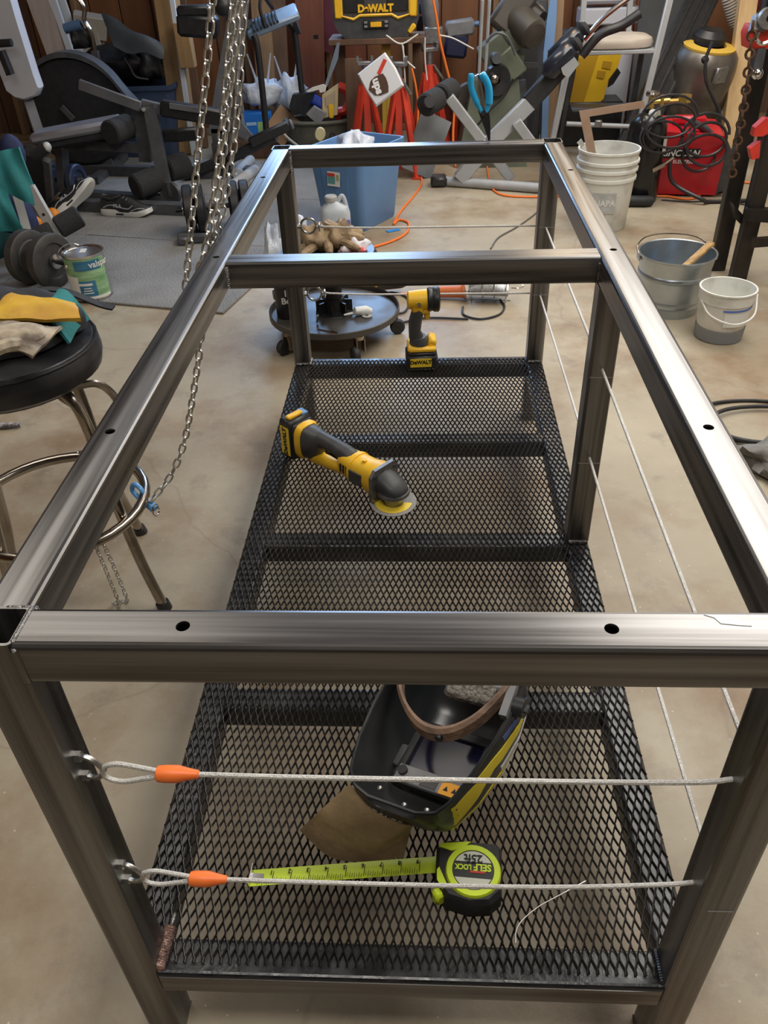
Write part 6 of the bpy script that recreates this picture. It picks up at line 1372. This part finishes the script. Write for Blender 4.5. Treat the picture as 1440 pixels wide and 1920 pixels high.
# ------------------------------------------------------------------ step stool with beige seat
sy_ = 5.02
ss = thing('step_stool', 'grey metal step stool with a beige padded seat', 'step stool', (1.55, 5.1, 0))
BEI = mat('beige_vinyl', (0.48, 0.42, 0.35), 0.5, 0, (0.42, 0.36, 0.30), 12, bump=0.1)
s0_, s1_ = onY(1098, 84, sy_), onY(1222, 86, sy_); scx = (s0_.x+s1_.x)/2; szz = s0_.z
part('seat_cushion', B().loft([[(scx+0.215*k*math.copysign(abs(math.cos(a))**0.7, math.cos(a)), 5.14+0.15*k*math.copysign(abs(math.sin(a))**0.7, math.sin(a)), szz+z_) for a in [2*PI*i/28 for i in range(28)]] for k, z_ in ((0.93, -0.03), (1.0, -0.022), (1.02, 0.0), (0.98, 0.02), (0.85, 0.034), (0.4, 0.04))]), BEI, ss, world=True)
part('seat_tray', B().box((scx, 5.14, szz-0.042), (0.45, 0.30, 0.022), bev=0.004), GTUBE, ss, world=True)
for pt, pb, y0, y1 in (((1258, -10), (1208, 195), 5.02, 4.98), ((1064, 128), (1036, 262), 5.02, 4.98)):
    a, b = onY(*pt, y0), onY(*pb, y1); d = a-b; b2 = b-d*((b.z-0.004)/d.z)
    part('front_rail', B().bar(b2, a, 0.038, 0.03, up=(0, 1, 0), bev=0.006), GTUBE, ss, world=True)
for sx in (-0.20, 0.20): part('rear_leg', B().bar((scx+sx, 5.27, szz-0.05), (scx+sx*1.15, 5.50, 0.004), 0.034, 0.028, up=(0, 1, 0), bev=0.005), DTUBE, ss, world=True)
a, b = onY(1062, 232, 5.0), onY(1200, 238, 5.0)
part('cross_tube', B().cyl(a, b, 0.014, n=10), GTUBE, ss, world=True); part('clip', B().box(onY(1122, 232, 4.98), (0.04, 0.03, 0.04), bev=0.004), ALU, ss, world=True)
for pt, pb, sx in (((1096, -10), (1092, 40), -0.2), ((1182, -10), (1178, 60), 0.17)):
    part('back_rail', B().bar(onY(*pt, 5.3), onY(*pb, 5.3), 0.03, 0.03, up=(0, 1, 0)).bar(onY(*pb, 5.3), (scx+sx, 5.25, szz-0.03), 0.03, 0.03), GTUBE, ss, world=True)
part('lower_tread', B().box((scx, 5.30, 0.30), (0.40, 0.16, 0.02), bev=0.004), DTUBE, ss, world=True)
# pale tub on the shelf behind
solo('plastic_tub', B().box(onY(1140, -8, 6.0)+Vector((0, 0, 0.06)), (0.36, 0.20, 0.20), bev=0.02).box(onY(1140, 28, 6.0), (0.40, 0.20, 0.10), bev=0.01).box((onY(1140, 60, 6.0).x, 6.0, 0.30), (0.34, 0.16, 0.60)), mat('pale_lilac_plastic', (0.50, 0.52, 0.60), 0.45), 'pale plastic tub on a stack behind the beige stool seat', 'tub')

# ------------------------------------------------------------------ yellow case
YC = mat('case_yellow', (0.72, 0.46, 0.02), 0.42, 0, (0.64, 0.39, 0.015), 7); YCD = mat('case_ochre', (0.42, 0.24, 0.01), 0.5)
yc = thing('power_tool_case', 'bright yellow plastic case tilted under the beige stool', 'tool case', onY(1105, 212, 5.62))
cc = [onY(px, py, 5.60) for px, py in ((1125, 95), (1166, 100), (1152, 150), (1138, 160), (1132, 185), (1100, 212), (1090, 206))]
part('front_shell', B().slab(cc, (0.02, 0.16, 0.0)), YC, yc, world=True)
cs2 = [onY(px, py, 5.60) for px, py in ((1125, 95), (1090, 206), (1062, 196), (1085, 110))]
part('spine', B().slab(cs2, (0.02, 0.15, 0)), YCD, yc, world=True)
part('label', B().slab([onY(px, py, 5.595) for px, py in ((1131, 114), (1148, 116), (1144, 130), (1128, 127))], (0, 0.004, 0)), YCD, yc, world=True)
part('label', B().slab([onY(px, py, 5.595) for px, py in ((1121, 132), (1136, 134), (1132, 148), (1118, 145))], (0, 0.004, 0)), YCD, yc, world=True)
part('dark_strip', B().slab([onY(px, py, 5.59) for px, py in ((1078, 130), (1070, 128), (1056, 190), (1064, 194))], (0, 0.006, 0)), BLKP, yc, world=True)
text('brand_lettering', 'DeWALT', 0.075, YC, yc, yc.matrix_basis.inverted() @ frame(onY(1067, 160, 5.585), onY(1075, 130, 5.585)-onY(1060, 190, 5.585), (-1, 0, 0)), bold=0.001)
part('latch', B().slab([onY(px, py, 5.58) for px, py in ((1158, 128), (1142, 150), (1140, 164), (1150, 158), (1164, 136))], (0, 0.02, 0)), BPL, yc, world=True)
part('stand_box', B().box((onY(1105, 212, 5.62).x, 5.72, 0.14), (0.44, 0.26, 0.28), bev=0.01), BPL, yc, world=True)
cr_ = onY(1105, 85, 5.85)
solo('grey_crate', B().box((onY(1120, 55, 5.98).x-0.34, 6.06, 0.56), (0.36, 0.16, 0.20), bev=0.01).box((onY(1120, 55, 5.98).x-0.34, 6.06, 0.23), (0.32, 0.14, 0.46), bev=0.006), mat('black_grey_crate', (0.05, 0.05, 0.052), 0.6), 'dark slatted crate behind the yellow case', 'crate')

# ------------------------------------------------------------------ dark panels and black extrusion leaning on the wall
BPN = mat('dark_grey_panel', (0.012, 0.013, 0.014), 0.6, 0, (0.02, 0.021, 0.023), 6)
solo('dark_panel', B().slab([onY(1172, 245, 5.45), onY(1240, 240, 5.35), onY(1330, -30, 5.85), onY(1205, -30, 5.85)], (0, 0.03, 0)).bar(onY(1180, 244, 5.44), Vector((onY(1180, 244, 5.44).x-0.03, 5.38, 0.0)), 0.03, 0.03).bar(onY(1235, 242, 5.36), Vector((onY(1235, 242, 5.36).x-0.03, 5.30, 0.0)), 0.03, 0.03), BPN, 'large dark grey panel leaning behind the step stool', 'panel')
ex_ = thing('black_channel', 'long black ribbed channel leaning beside the silver tank', 'channel', onY(1225, 205, 5.15))
a, b = onY(1212, 215, 5.10), onY(1330, -30, 5.55); d = a-b; lo = a+d*((a.z-0.01)/-d.z)
part('channel', B().bar(lo, b, 0.19, 0.05, up=(0, 1, 0), bev=0.006), BPL, ex_, world=True)
for o_ in (-0.070, 0.0, 0.070):
    x_ = (b-lo).normalized().cross(Vector((0, 1, 0))).normalized()
    part('rib', B().bar(lo+x_*o_+Vector((0, -0.028, 0)), b+x_*o_+Vector((0, -0.028, 0)), 0.022, 0.022, up=(0, 1, 0), bev=0.004), BPL, ex_, world=True)
solo('corner_wood', B().bar(onY(1245, 100, 6.1), onY(1290, -20, 6.2), 0.12, 0.03, up=(0, 1, 0)).bar(onY(1245, 100, 6.1), Vector((onY(1225, 130, 6.05).x, 6.0, 0.0)), 0.12, 0.03, up=(0, 1, 0)), PLY, 'orange brown board leaning behind the black channel', 'board')

# ------------------------------------------------------------------ silver tank
kt, kb_ = onY(1334, 74, 5.26), onY(1292, 212, 5.32)
kx = (kt-kb_).normalized()
tk = thing('metal_tank', 'dented silver tank with a yellow top ring leaning by the pine stud', 'tank', kb_-kx*0.10)
TNK = mat('tarnished_steel', (0.22, 0.20, 0.175), 0.40, 0.8, (0.085, 0.072, 0.06), 4, bump=0.08, rvar=0.08)
lnk = (kt-kb_).length
Mk = frame(kb_-kx*0.02, kx.orthogonal(), kx.cross(kx.orthogonal())) if False else (Matrix.Translation(kb_-kx*0.02) @ kx.to_track_quat('Z', 'Y').to_matrix().to_4x4())
part('barrel', B(Mk).lathe([(0.001, 0.0), (0.17, 0.0), (0.19, 0.03), (0.198, 0.10), (0.198, lnk*0.72), (0.19, lnk*0.86), (0.165, lnk*0.94), (0.001, lnk*0.95)], 36), TNK, tk, world=True)
part('yellow_ring', B(Mk).lathe([(0.10, lnk*0.95), (0.155, lnk*0.94), (0.158, lnk*0.97), (0.10, lnk*0.99), (0.10, lnk*0.95)], 30), mat('faded_yellow', (0.62, 0.40, 0.06), 0.5), tk, world=True)
part('black_cap', B(Mk).lathe([(0.10, lnk*0.97), (0.10, lnk*1.06), (0.07, lnk*1.14), (0.001, lnk*1.15)], 24, Matrix.Translation((0.04, 0.05, 0))), BPL, tk, world=True)
part('foot_ring', B(Mk).lathe([(0.15, 0.01), (0.16, -0.05), (0.15, -0.05), (0.14, 0.01)], 30), TNK, tk, world=True)
part('clasp', B(Mk).box((-0.06, -0.195, lnk*0.72), (0.10, 0.02, 0.09), bev=0.005), ALU, tk, world=True)
part('gauge', B().ell(onY(1322, 112, 4.95), (0.022, 0.03, 0.022), 12, 8), BPL, tk, world=True)
part('hose', B().tube(catmull([onY(px, py, 4.93) for px, py in ((1336, 78), (1324, 110), (1324, 150), (1338, 185), (1350, 215), (1346, 260))], 6), 0.010, 7), RUB, tk, world=True)
part('support_block', B().box((kb_.x-0.02, kb_.y+0.06, 0.075), (0.36, 0.34, 0.15), bev=0.01), BPL, tk, world=True)
vh = onY(1372, 20, 5.7)
solo('vacuum_hose', B().tube(catmull([onY(px, py, 5.75) for px, py in ((1362, -30), (1372, 8), (1382, 40), (1392, 56))], 14), [0.045+0.008*(k % 2) for k in range(43)], 12).tube([onY(1392, 56, 5.75), Vector((onY(1392, 56, 5.75).x, 5.8, 0.0))], 0.03, 8), mat('cream_hose', (0.46, 0.40, 0.33), 0.6), 'cream ribbed hose hanging above the silver tank', 'hose')
solo('red_canister', B().ell(onY(1400, -10, 6.0), (0.12, 0.12, 0.16), 18, 12).cyl(onY(1400, 10, 6.0), Vector((onY(1400, 10, 6.0).x, 6.0, 0.0)), 0.05, n=12), mat('maroon_plastic', (0.12, 0.012, 0.022), 0.4), 'dark red canister behind the cream hose', 'canister')

# ------------------------------------------------------------------ red welder
wr = thing('welding_machine', 'red wire feed welder with a coiled gun cable on top', 'welder', (1.925, 4.56, 0), R(-9))
WRD = mat('welder_red', (0.50, 0.012, 0.022), 0.34, 0, (0.42, 0.01, 0.018), 9)
part('case', B().prism([(-0.20, 0.0), (0.175, 0.0), (0.185, 0.22), (0.165, 0.31), (-0.14, 0.33), (-0.185, 0.27)], -0.22, 0.22, frame((0, 0, 0.012), (1, 0, 0), (0, 0, 1))), WRD, wr)
part('end_panel', B().prism([(0.165, 0.0), (0.22, 0.03), (0.225, 0.22), (0.165, 0.315)], -0.215, 0.215, frame((0, 0, 0.012), (1, 0, 0), (0, 0, 1))), DGR, wr)
part('top_handle', B().box((-0.01, -0.02, 0.365), (0.18, 0.06, 0.045), bev=0.012), WRD, wr)
for sx in (-0.15, 0.15):
    for sy in (-0.17, 0.17): part('foot', B().cyl((sx, sy, 0), (sx, sy, 0.013), 0.02, n=10), RUB, wr)
pw = mat('white_print', (0.75, 0.75, 0.75))
nb = part('name_badge', B().box((-0.055, -0.2215, 0.232), (0.215, 0.003, 0.050)), BLKP, wr)
text('brand_lettering', 'LINCOLN', 0.046, pw, nb, frame((-0.055, -0.2235, 0.232), (1, 0, 0), (0, 0, 1)), bold=0.001, shear=0.25)
text('brand_lettering', 'ELECTRIC', 0.026, pw, nb, frame((-0.030, -0.2225, 0.188), (1, 0, 0), (0, 0, 1)), bold=0.0006)
part('yellow_tag', B().box((0.222, -0.18, 0.26), (0.006, 0.03, 0.06)), mat('pale_yellow', (0.55, 0.5, 0.28)), wr)
GC = mat('gun_cable', (0.022, 0.019, 0.022), 0.4)
def coil(c_, rx, rz, n, tilt, nm, par, r_=0.010, dy=0.012, m=GC):
    pts = []
    for i in range(n*22+1):
        a = 2*PI*i/22; k = 1-0.07*(i/22)+0.05*math.sin(i*0.17)
        pts.append(Vector((rx*k*math.cos(a)+0.02*math.sin(i*0.05), dy*(i/22)-0.02*math.cos(a*0.5), rz*k*math.sin(a)-0.03*(i/22)+0.02*math.sin(i*0.09))))
    b = B(Matrix.Translation(c_) @ Matrix.Rotation(tilt, 4, 'X')); b.tube(pts, r_, 7); return part(nm, b, m, par, world=True)
coil(Vector((1.93, 4.285, 0.335)), 0.125, 0.105, 3, R(-14), 'gun_cable', wr, 0.008)
part('gun_cable', B().tube(catmull([Vector((1.76, 4.27, 0.22)), Vector((1.80, 4.26, 0.10)), Vector((1.95, 4.18, 0.03)), onZ(1330, 378, 0.012), onZ(1400, 376, 0.012)], 8), 0.011, 8), GC, wr, world=True)
part('gun_handle', B().tube([onY(1295, 226, 4.40), onY(1320, 240, 4.40), onY(1340, 258, 4.42)], [0.014, 0.022, 0.016], 10), DGR, wr, world=True)
part('gun_cable', B().tube(catmull([onY(px, py, 4.40) for px, py in ((1338, 256), (1346, 285), (1350, 330), (1352, 365))], 5), 0.013, 8), GC, wr, world=True)
part('ground_clamp', B().bar(onY(1222, 320, 4.20), onY(1245, 308, 4.22), 0.02, 0.02, up=(0, 1, 0)).tube([onY(1245, 308, 4.22), onY(1262, 296, 4.25)], 0.01, 6), CHRW, wr, world=True)

# ------------------------------------------------------------------ gas cylinder with regulator
gc = thing('gas_cylinder', 'black gas cylinder with brass regulator beside the red welder', 'gas cylinder', (1.625, 4.30, 0))
part('cylinder', B().lathe([(0.001, 0), (0.098, 0), (0.104, 0.01), (0.104, 0.36), (0.095, 0.41), (0.06, 0.445), (0.032, 0.455), (0.030, 0.475), (0.001, 0.475)], 30), mat('gloss_black_cylinder', (0.008, 0.008, 0.009), 0.22), gc)
BRS = mat('brass', (0.62, 0.42, 0.12), 0.32, 0.9)
part('valve', B().cyl((0, 0, 0.470), (0, 0, 0.535), 0.016, n=12).cyl((-0.01, 0, 0.505), (0.09, -0.01, 0.512), 0.014, n=10).cyl((0.05, -0.01, 0.49), (0.05, -0.01, 0.54), 0.012, n=8), BRS, gc)
part('hand_wheel', B().lathe([(0.008, 0.535), (0.034, 0.535), (0.038, 0.545), (0.034, 0.556), (0.008, 0.556)], 12), CHRW, gc)
gg = part('gauge', B().cyl((0.165, -0.02, 0.505), (0.165, -0.02, 0.54), 0.034, n=16), BRS, gc); part('gauge', B().cyl((0.0, -0.02, 0.45), (0.03, -0.05, 0.45), 0.026, n=16), mat('pale_gauge', (0.55, 0.55, 0.5), 0.4), gc)
part('gauge_stem', B().cyl((0.08, -0.01, 0.51), (0.165, -0.02, 0.515), 0.010, n=8), BRS, gc)
coil(Vector((1.69, 4.17, 0.455)), 0.145, 0.100, 4, R(-10), 'hose_coil', gc, 0.0065, 0.012)
part('sticker', B().lathe([(0.1045, 0.25), (0.1055, 0.25), (0.1055, 0.33), (0.1045, 0.33)], 30) if False else B().box((0.085, -0.075, 0.30), (0.03, 0.004, 0.075), rot=(0, 0, 0.85)), WLB, gc)
part('stand_foot', B().tube([(-0.14, -0.09, 0.030), (-0.08, -0.12, 0.030), (0.02, -0.13, 0.030), (0.05, -0.12, 0.028)], [0.024, 0.030, 0.030, 0.026], 12), RUB, gc)

# ------------------------------------------------------------------ white bucket with framing square
WBK = mat('dirty_white_bucket', (0.68, 0.68, 0.63), 0.5, 0, (0.40, 0.39, 0.35), 11, bump=0.05, contrast=(0.5, 0.8))
wbk = thing('bucket', 'tall dirty white five gallon bucket standing by the far right leg', 'bucket', (1.34, 3.86, 0))
part('pail', B().lathe([(0.001, 0), (0.125, 0), (0.128, 0.005), (0.142, 0.24), (0.150, 0.245), (0.150, 0.258), (0.143, 0.262), (0.145, 0.285), (0.153, 0.288), (0.153, 0.300), (0.146, 0.304), (0.147, 0.322), (0.155, 0.325), (0.155, 0.337), (0.147, 0.340), (0.148, 0.372), (0.154, 0.375), (0.154, 0.385), (0.146, 0.385), (0.140, 0.26), (0.122, 0.012), (0.001, 0.012)], 40), WBK, wbk)
lgp = patch(-125, -75, 0.10, 0.20, 0.1400, mat('grey_faded_print', (0.36, 0.37, 0.36), 0.6, 0, (0.45, 0.46, 0.45), 30), 'faded_print', wbk)
curved_text('NAPA', 0.040, WLB, lgp, 0.1412, -98, 0.15, ext=0.0006, bold=0.001)
fq = thing('framing_square', 'tan steel framing square standing in the white bucket', 'square', onY(1110, 292, 3.86))
TAN = mat('rust_tan_steel', (0.40, 0.27, 0.19), 0.5, 0.2, (0.34, 0.22, 0.15), 14)
part('blade', B().slab([onY(px, py, 3.86) for px, py in ((1086, 208), (1103, 206), (1118, 290), (1102, 292))], (0, 0.004, 0)), TAN, fq, world=True)
part('tongue', B().slab([onY(px, py, 3.86) for px, py in ((1103, 206), (1207, 189), (1210, 202), (1104, 219))], (0, 0.004, 0)), TAN, fq, world=True)
e0 = onY(1110, 292, 3.86); part('blade', B().bar(e0, Vector((e0.x+0.04, 3.87, 0.02)), 0.045, 0.004, up=(0, 1, 0)), TAN, fq, world=True)
solo('paper_tag', B().slab([onY(px, py, 3.92) for px, py in ((1082, 268), (1090, 260), (1096, 270), (1090, 278))], (0, 0.004, 0)).bar(onY(1090, 276, 3.922), Vector((1.27, 3.90, 0.02)), 0.01, 0.004), WLB, 'small white barcode tag sticking out of the white bucket', 'tag')

# ------------------------------------------------------------------ galvanised pail and small bucket
GLV = mat('galvanised_sheet', (0.34, 0.385, 0.42), 0.33, 0.9, (0.55, 0.60, 0.63), 7, rvar=0.08, contrast=(0.3, 0.7))
gp = thing('metal_pail', 'galvanised metal pail with a wire handle and a brush inside', 'bucket', (1.430, 2.755, 0))
part('pail', B().lathe([(0.001, 0.012), (0.112, 0.012), (0.112, 0.0), (0.116, 0.0), (0.122, 0.035), (0.126, 0.040), (0.124, 0.046), (0.127, 0.060), (0.131, 0.064), (0.129, 0.070), (0.138, 0.150), (0.144, 0.156), (0.144, 0.166), (0.140, 0.172), (0.148, 0.232), (0.154, 0.236), (0.154, 0.242), (0.147, 0.240), (0.136, 0.160), (0.118, 0.04), (0.108, 0.016), (0.001, 0.018)], 44), GLV, gp)
part('handle', B().tube(catmull([(-0.150, -0.02, 0.225), (-0.155, 0.03, 0.255), (-0.10, 0.12, 0.262), (0.0, 0.155, 0.262), (0.10, 0.12, 0.258), (0.150, 0.03, 0.235)], 6), 0.0028, 6), CHRW, gp)
for sx in (-1, 1): part('ear', B().box((sx*0.152, 0.0, 0.225), (0.008, 0.04, 0.03), bev=0.003), GLV, gp)
bq = thing('brush', 'worn yellow handled wire brush lying in the galvanised pail', 'brush', (1.53, 2.73, 0.20))
part('handle', B().bar((1.445, 2.700, 0.190), (1.570, 2.790, 0.262), 0.032, 0.018, bev=0.005), mat('worn_yellow_wood', (0.50, 0.30, 0.09), 0.6, 0, (0.22, 0.13, 0.06), 40), bq, world=True)
part('bristles', B().bar((1.400, 2.665, 0.155), (1.450, 2.705, 0.190), 0.030, 0.030), mat('wire_bristle', (0.10, 0.095, 0.09), 0.5, 0.5, (0.25, 0.24, 0.22), 200), bq, world=True)
sb_ = thing('bucket', 'small white bucket with a grey base band near the steel stand', 'bucket', (1.560, 2.485, 0))
part('pail', B().lathe([(0.001, 0), (0.082, 0), (0.085, 0.004), (0.097, 0.150), (0.101, 0.152), (0.102, 0.190), (0.105, 0.192), (0.105, 0.198), (0.098, 0.198), (0.080, 0.008), (0.001, 0.008)], 36), WBK, sb_)
part('base_band', B().lathe([(0.0865, 0.003), (0.0885, 0.003), (0.0925, 0.052), (0.0905, 0.052)], 36), mat('grey_band', (0.22, 0.23, 0.24), 0.55), sb_)
patch(-110, -20, 0.135, 0.140, 0.0975, mat('blue_print', (0.04, 0.12, 0.55), 0.5), 'blue_stripe', sb_)
patch(-105, -30, 0.075, 0.125, 0.0955, WLB, 'label', sb_)
part('handle', B().tube(catmull([(-0.098, -0.02, 0.155), (-0.075, -0.085, 0.120), (0.0, -0.135, 0.105), (0.075, -0.105, 0.125), (0.104, -0.02, 0.175)], 6), 0.0035, 7), WHT, sb_)

# ------------------------------------------------------------------ dark steel stand at the right edge
BST = mat('blackened_steel', (0.022, 0.020, 0.018), 0.42, 0.5, (0.05, 0.042, 0.035), 5, (3, 3, 1)); RST = mat('rusty_steel', (0.12, 0.06, 0.03), 0.75, 0.3, (0.07, 0.038, 0.022), 20, bump=0.4)
sd_ = thing('steel_stand', 'blackened steel stand with two heavy legs at the right edge', 'stand', (1.77, 3.05, 0))
l1, l2 = onZ(1345, 508), onZ(1384, 528)
part('leg', B().bar((l1.x, l1.y+0.02, 0), (l1.x+0.0, l1.y+0.04, 1.28), 0.068, 0.050, up=(0, 1, 0), bev=0.004), BST, sd_, world=True)
part('leg', B().bar((l2.x, l2.y+0.02, 0), (l2.x+0.01, l2.y+0.03, 1.28), 0.068, 0.050, up=(0, 1, 0), bev=0.004), BST, sd_, world=True)
part('gusset', B().slab([onY(px, py, 3.08) for px, py in ((1376, 384), (1400, 410), (1396, 428), (1380, 412))], (0, 0.06, 0)), BST, sd_, world=True)
part('shelf_bar', B().bar(onY(1395, 400, 3.05), onY(1470, 405, 3.0), 0.05, 0.05).bar(onY(1410, 455, 3.0), onY(1470, 450, 2.95), 0.035, 0.035), BST, sd_, world=True)
part('table_top', B().box((1.95, 3.15, 1.30), (0.62, 0.55, 0.04)), BST, sd_, world=True)
rc_ = [onY(px, py, 3.02) for px, py in ((1412, 40), (1405, 110), (1396, 190), (1386, 250), (1372, 332))]
CHN_old = CHN; CHN = RST
chain('thick rusty chain hanging beside the pine stud', [rc_[0]]+rc_[1:], 0.030, 0.011)
CHN = CHN_old
ho = thing('chain_hoist', 'red chain hoist body hanging at the top right corner', 'hoist', onY(1425, 110, 3.15))
part('body', B().slab([onY(px, py, 3.1) for px, py in ((1412, 48), (1450, 50), (1450, 92), (1405, 92), (1404, 66))], (0, 0.10, 0)), RED, ho, world=True)
part('side_plate', B().lathe([(0.012, -0.015), (0.036, -0.015), (0.036, 0.015), (0.012, 0.015)], 20, frame(onY(1440, 34, 3.08), (1, 0, 0), (0, 0, 1))), ALU, ho, world=True)
part('hook_shank', B().bar(onY(1426, 30, 3.12), onY(1418, 60, 3.10), 0.05, 0.04, up=(0, 1, 0)), ALU, ho, world=True)
part('rim', B().tube(catmull([onY(px, py, 3.07) for px, py in ((1422, 60), (1418, 74), (1428, 82), (1442, 78))], 5), 0.008, 6), CHR, ho, world=True)
part('lever', B().bar(onY(1428, 90, 3.08), onY(1420, 132, 3.08), 0.03, 0.02, up=(0, 1, 0)), DTUBE, ho, world=True); part('ball', B().ell(onY(1420, 138, 3.08), (0.022, 0.022, 0.022), 12, 8), CHR, ho, world=True)
part('top_link', B().cyl(onY(1440, 40, 3.12), Vector((onY(1440, 40, 3.12).x+0.02, 3.16, 1.28)), 0.012, n=8), CHRW, ho, world=True)
cl_ = thing('clamp', 'bright red clamp jaws fixed on the steel stand leg', 'clamp', onY(1425, 300, 3.0))
part('jaw', B().slab([onY(px, py, 2.96) for px, py in ((1412, 256), (1416, 240), (1436, 222), (1450, 224), (1450, 246), (1430, 256))], (0, 0.04, 0)), RED, cl_, world=True)
part('jaw', B().slab([onY(px, py, 2.96) for px, py in ((1406, 280), (1426, 264), (1424, 296), (1410, 300))], (0, 0.04, 0)), RED, cl_, world=True)
part('screw', B().bar(onY(1418, 298, 2.98), onY(1428, 236, 2.98), 0.014, 0.014, up=(0, 1, 0)), RST, cl_, world=True)

# ------------------------------------------------------------------ odds and ends on the floor at the right
kc_ = onZ(1388, 850)
hc = thing('cable_coil', 'black cable coil lying on the floor right of the table', 'cable', (1.50, 1.80, 0))
for i, (rx, ry_, cx, cy_, r_) in enumerate(((0.20, 0.14, 0.0, 0.02, 0.006), (0.19, 0.12, 0.03, -0.02, 0.007))):
    part('loop', B().tube([(cx+rx*math.cos(2*PI*k/36), cy_+ry_*math.sin(2*PI*k/36), 0.008+0.011*i+0.003*math.sin(6*PI*k/36)) for k in range(36)], r_, 8, closed=True), RUB, hc)
rgp = onZ(1428, 872); rg2 = crumple((0, 0, 0.028), (0.13, 0.09, 0.045), 55, mat('grey_rag', (0.20, 0.19, 0.175), 0.8, 0, (0.13, 0.125, 0.115), 18, bump=0.4), 'rag', None, 0.62, 22)
rg2.location = (rgp.x+0.06, rgp.y, 0); tag(rg2, 'crumpled grey rag on the floor below the cable coil', 'rag')
wc = onZ(1408, 846); solo('wood_chip', B().slab([(wc.x-0.012, wc.y, 0.001), (wc.x+0.014, wc.y+0.012, 0.001), (wc.x+0.004, wc.y, 0.001), (wc.x+0.016, wc.y-0.014, 0.001), (wc.x+0.010, wc.y-0.020, 0.001)], (0, 0, 0.006)), mat('splintered_wood', (0.42, 0.25, 0.11), 0.7), 'bent splinter of wood on the floor near the grey rag', 'wood chip')
cord('thin dark wire trailing on the floor behind the galvanised pail', fz(0.004, (1240, 375), (1290, 378), (1350, 378), (1400, 384)), 0.004, RUB, 'black_cable')
cord('orange cord on the floor under the red welder', fz(0.007, (1215, 368), (1250, 368), (1300, 372), (1352, 342), (1430, 344)), 0.006, ORG)
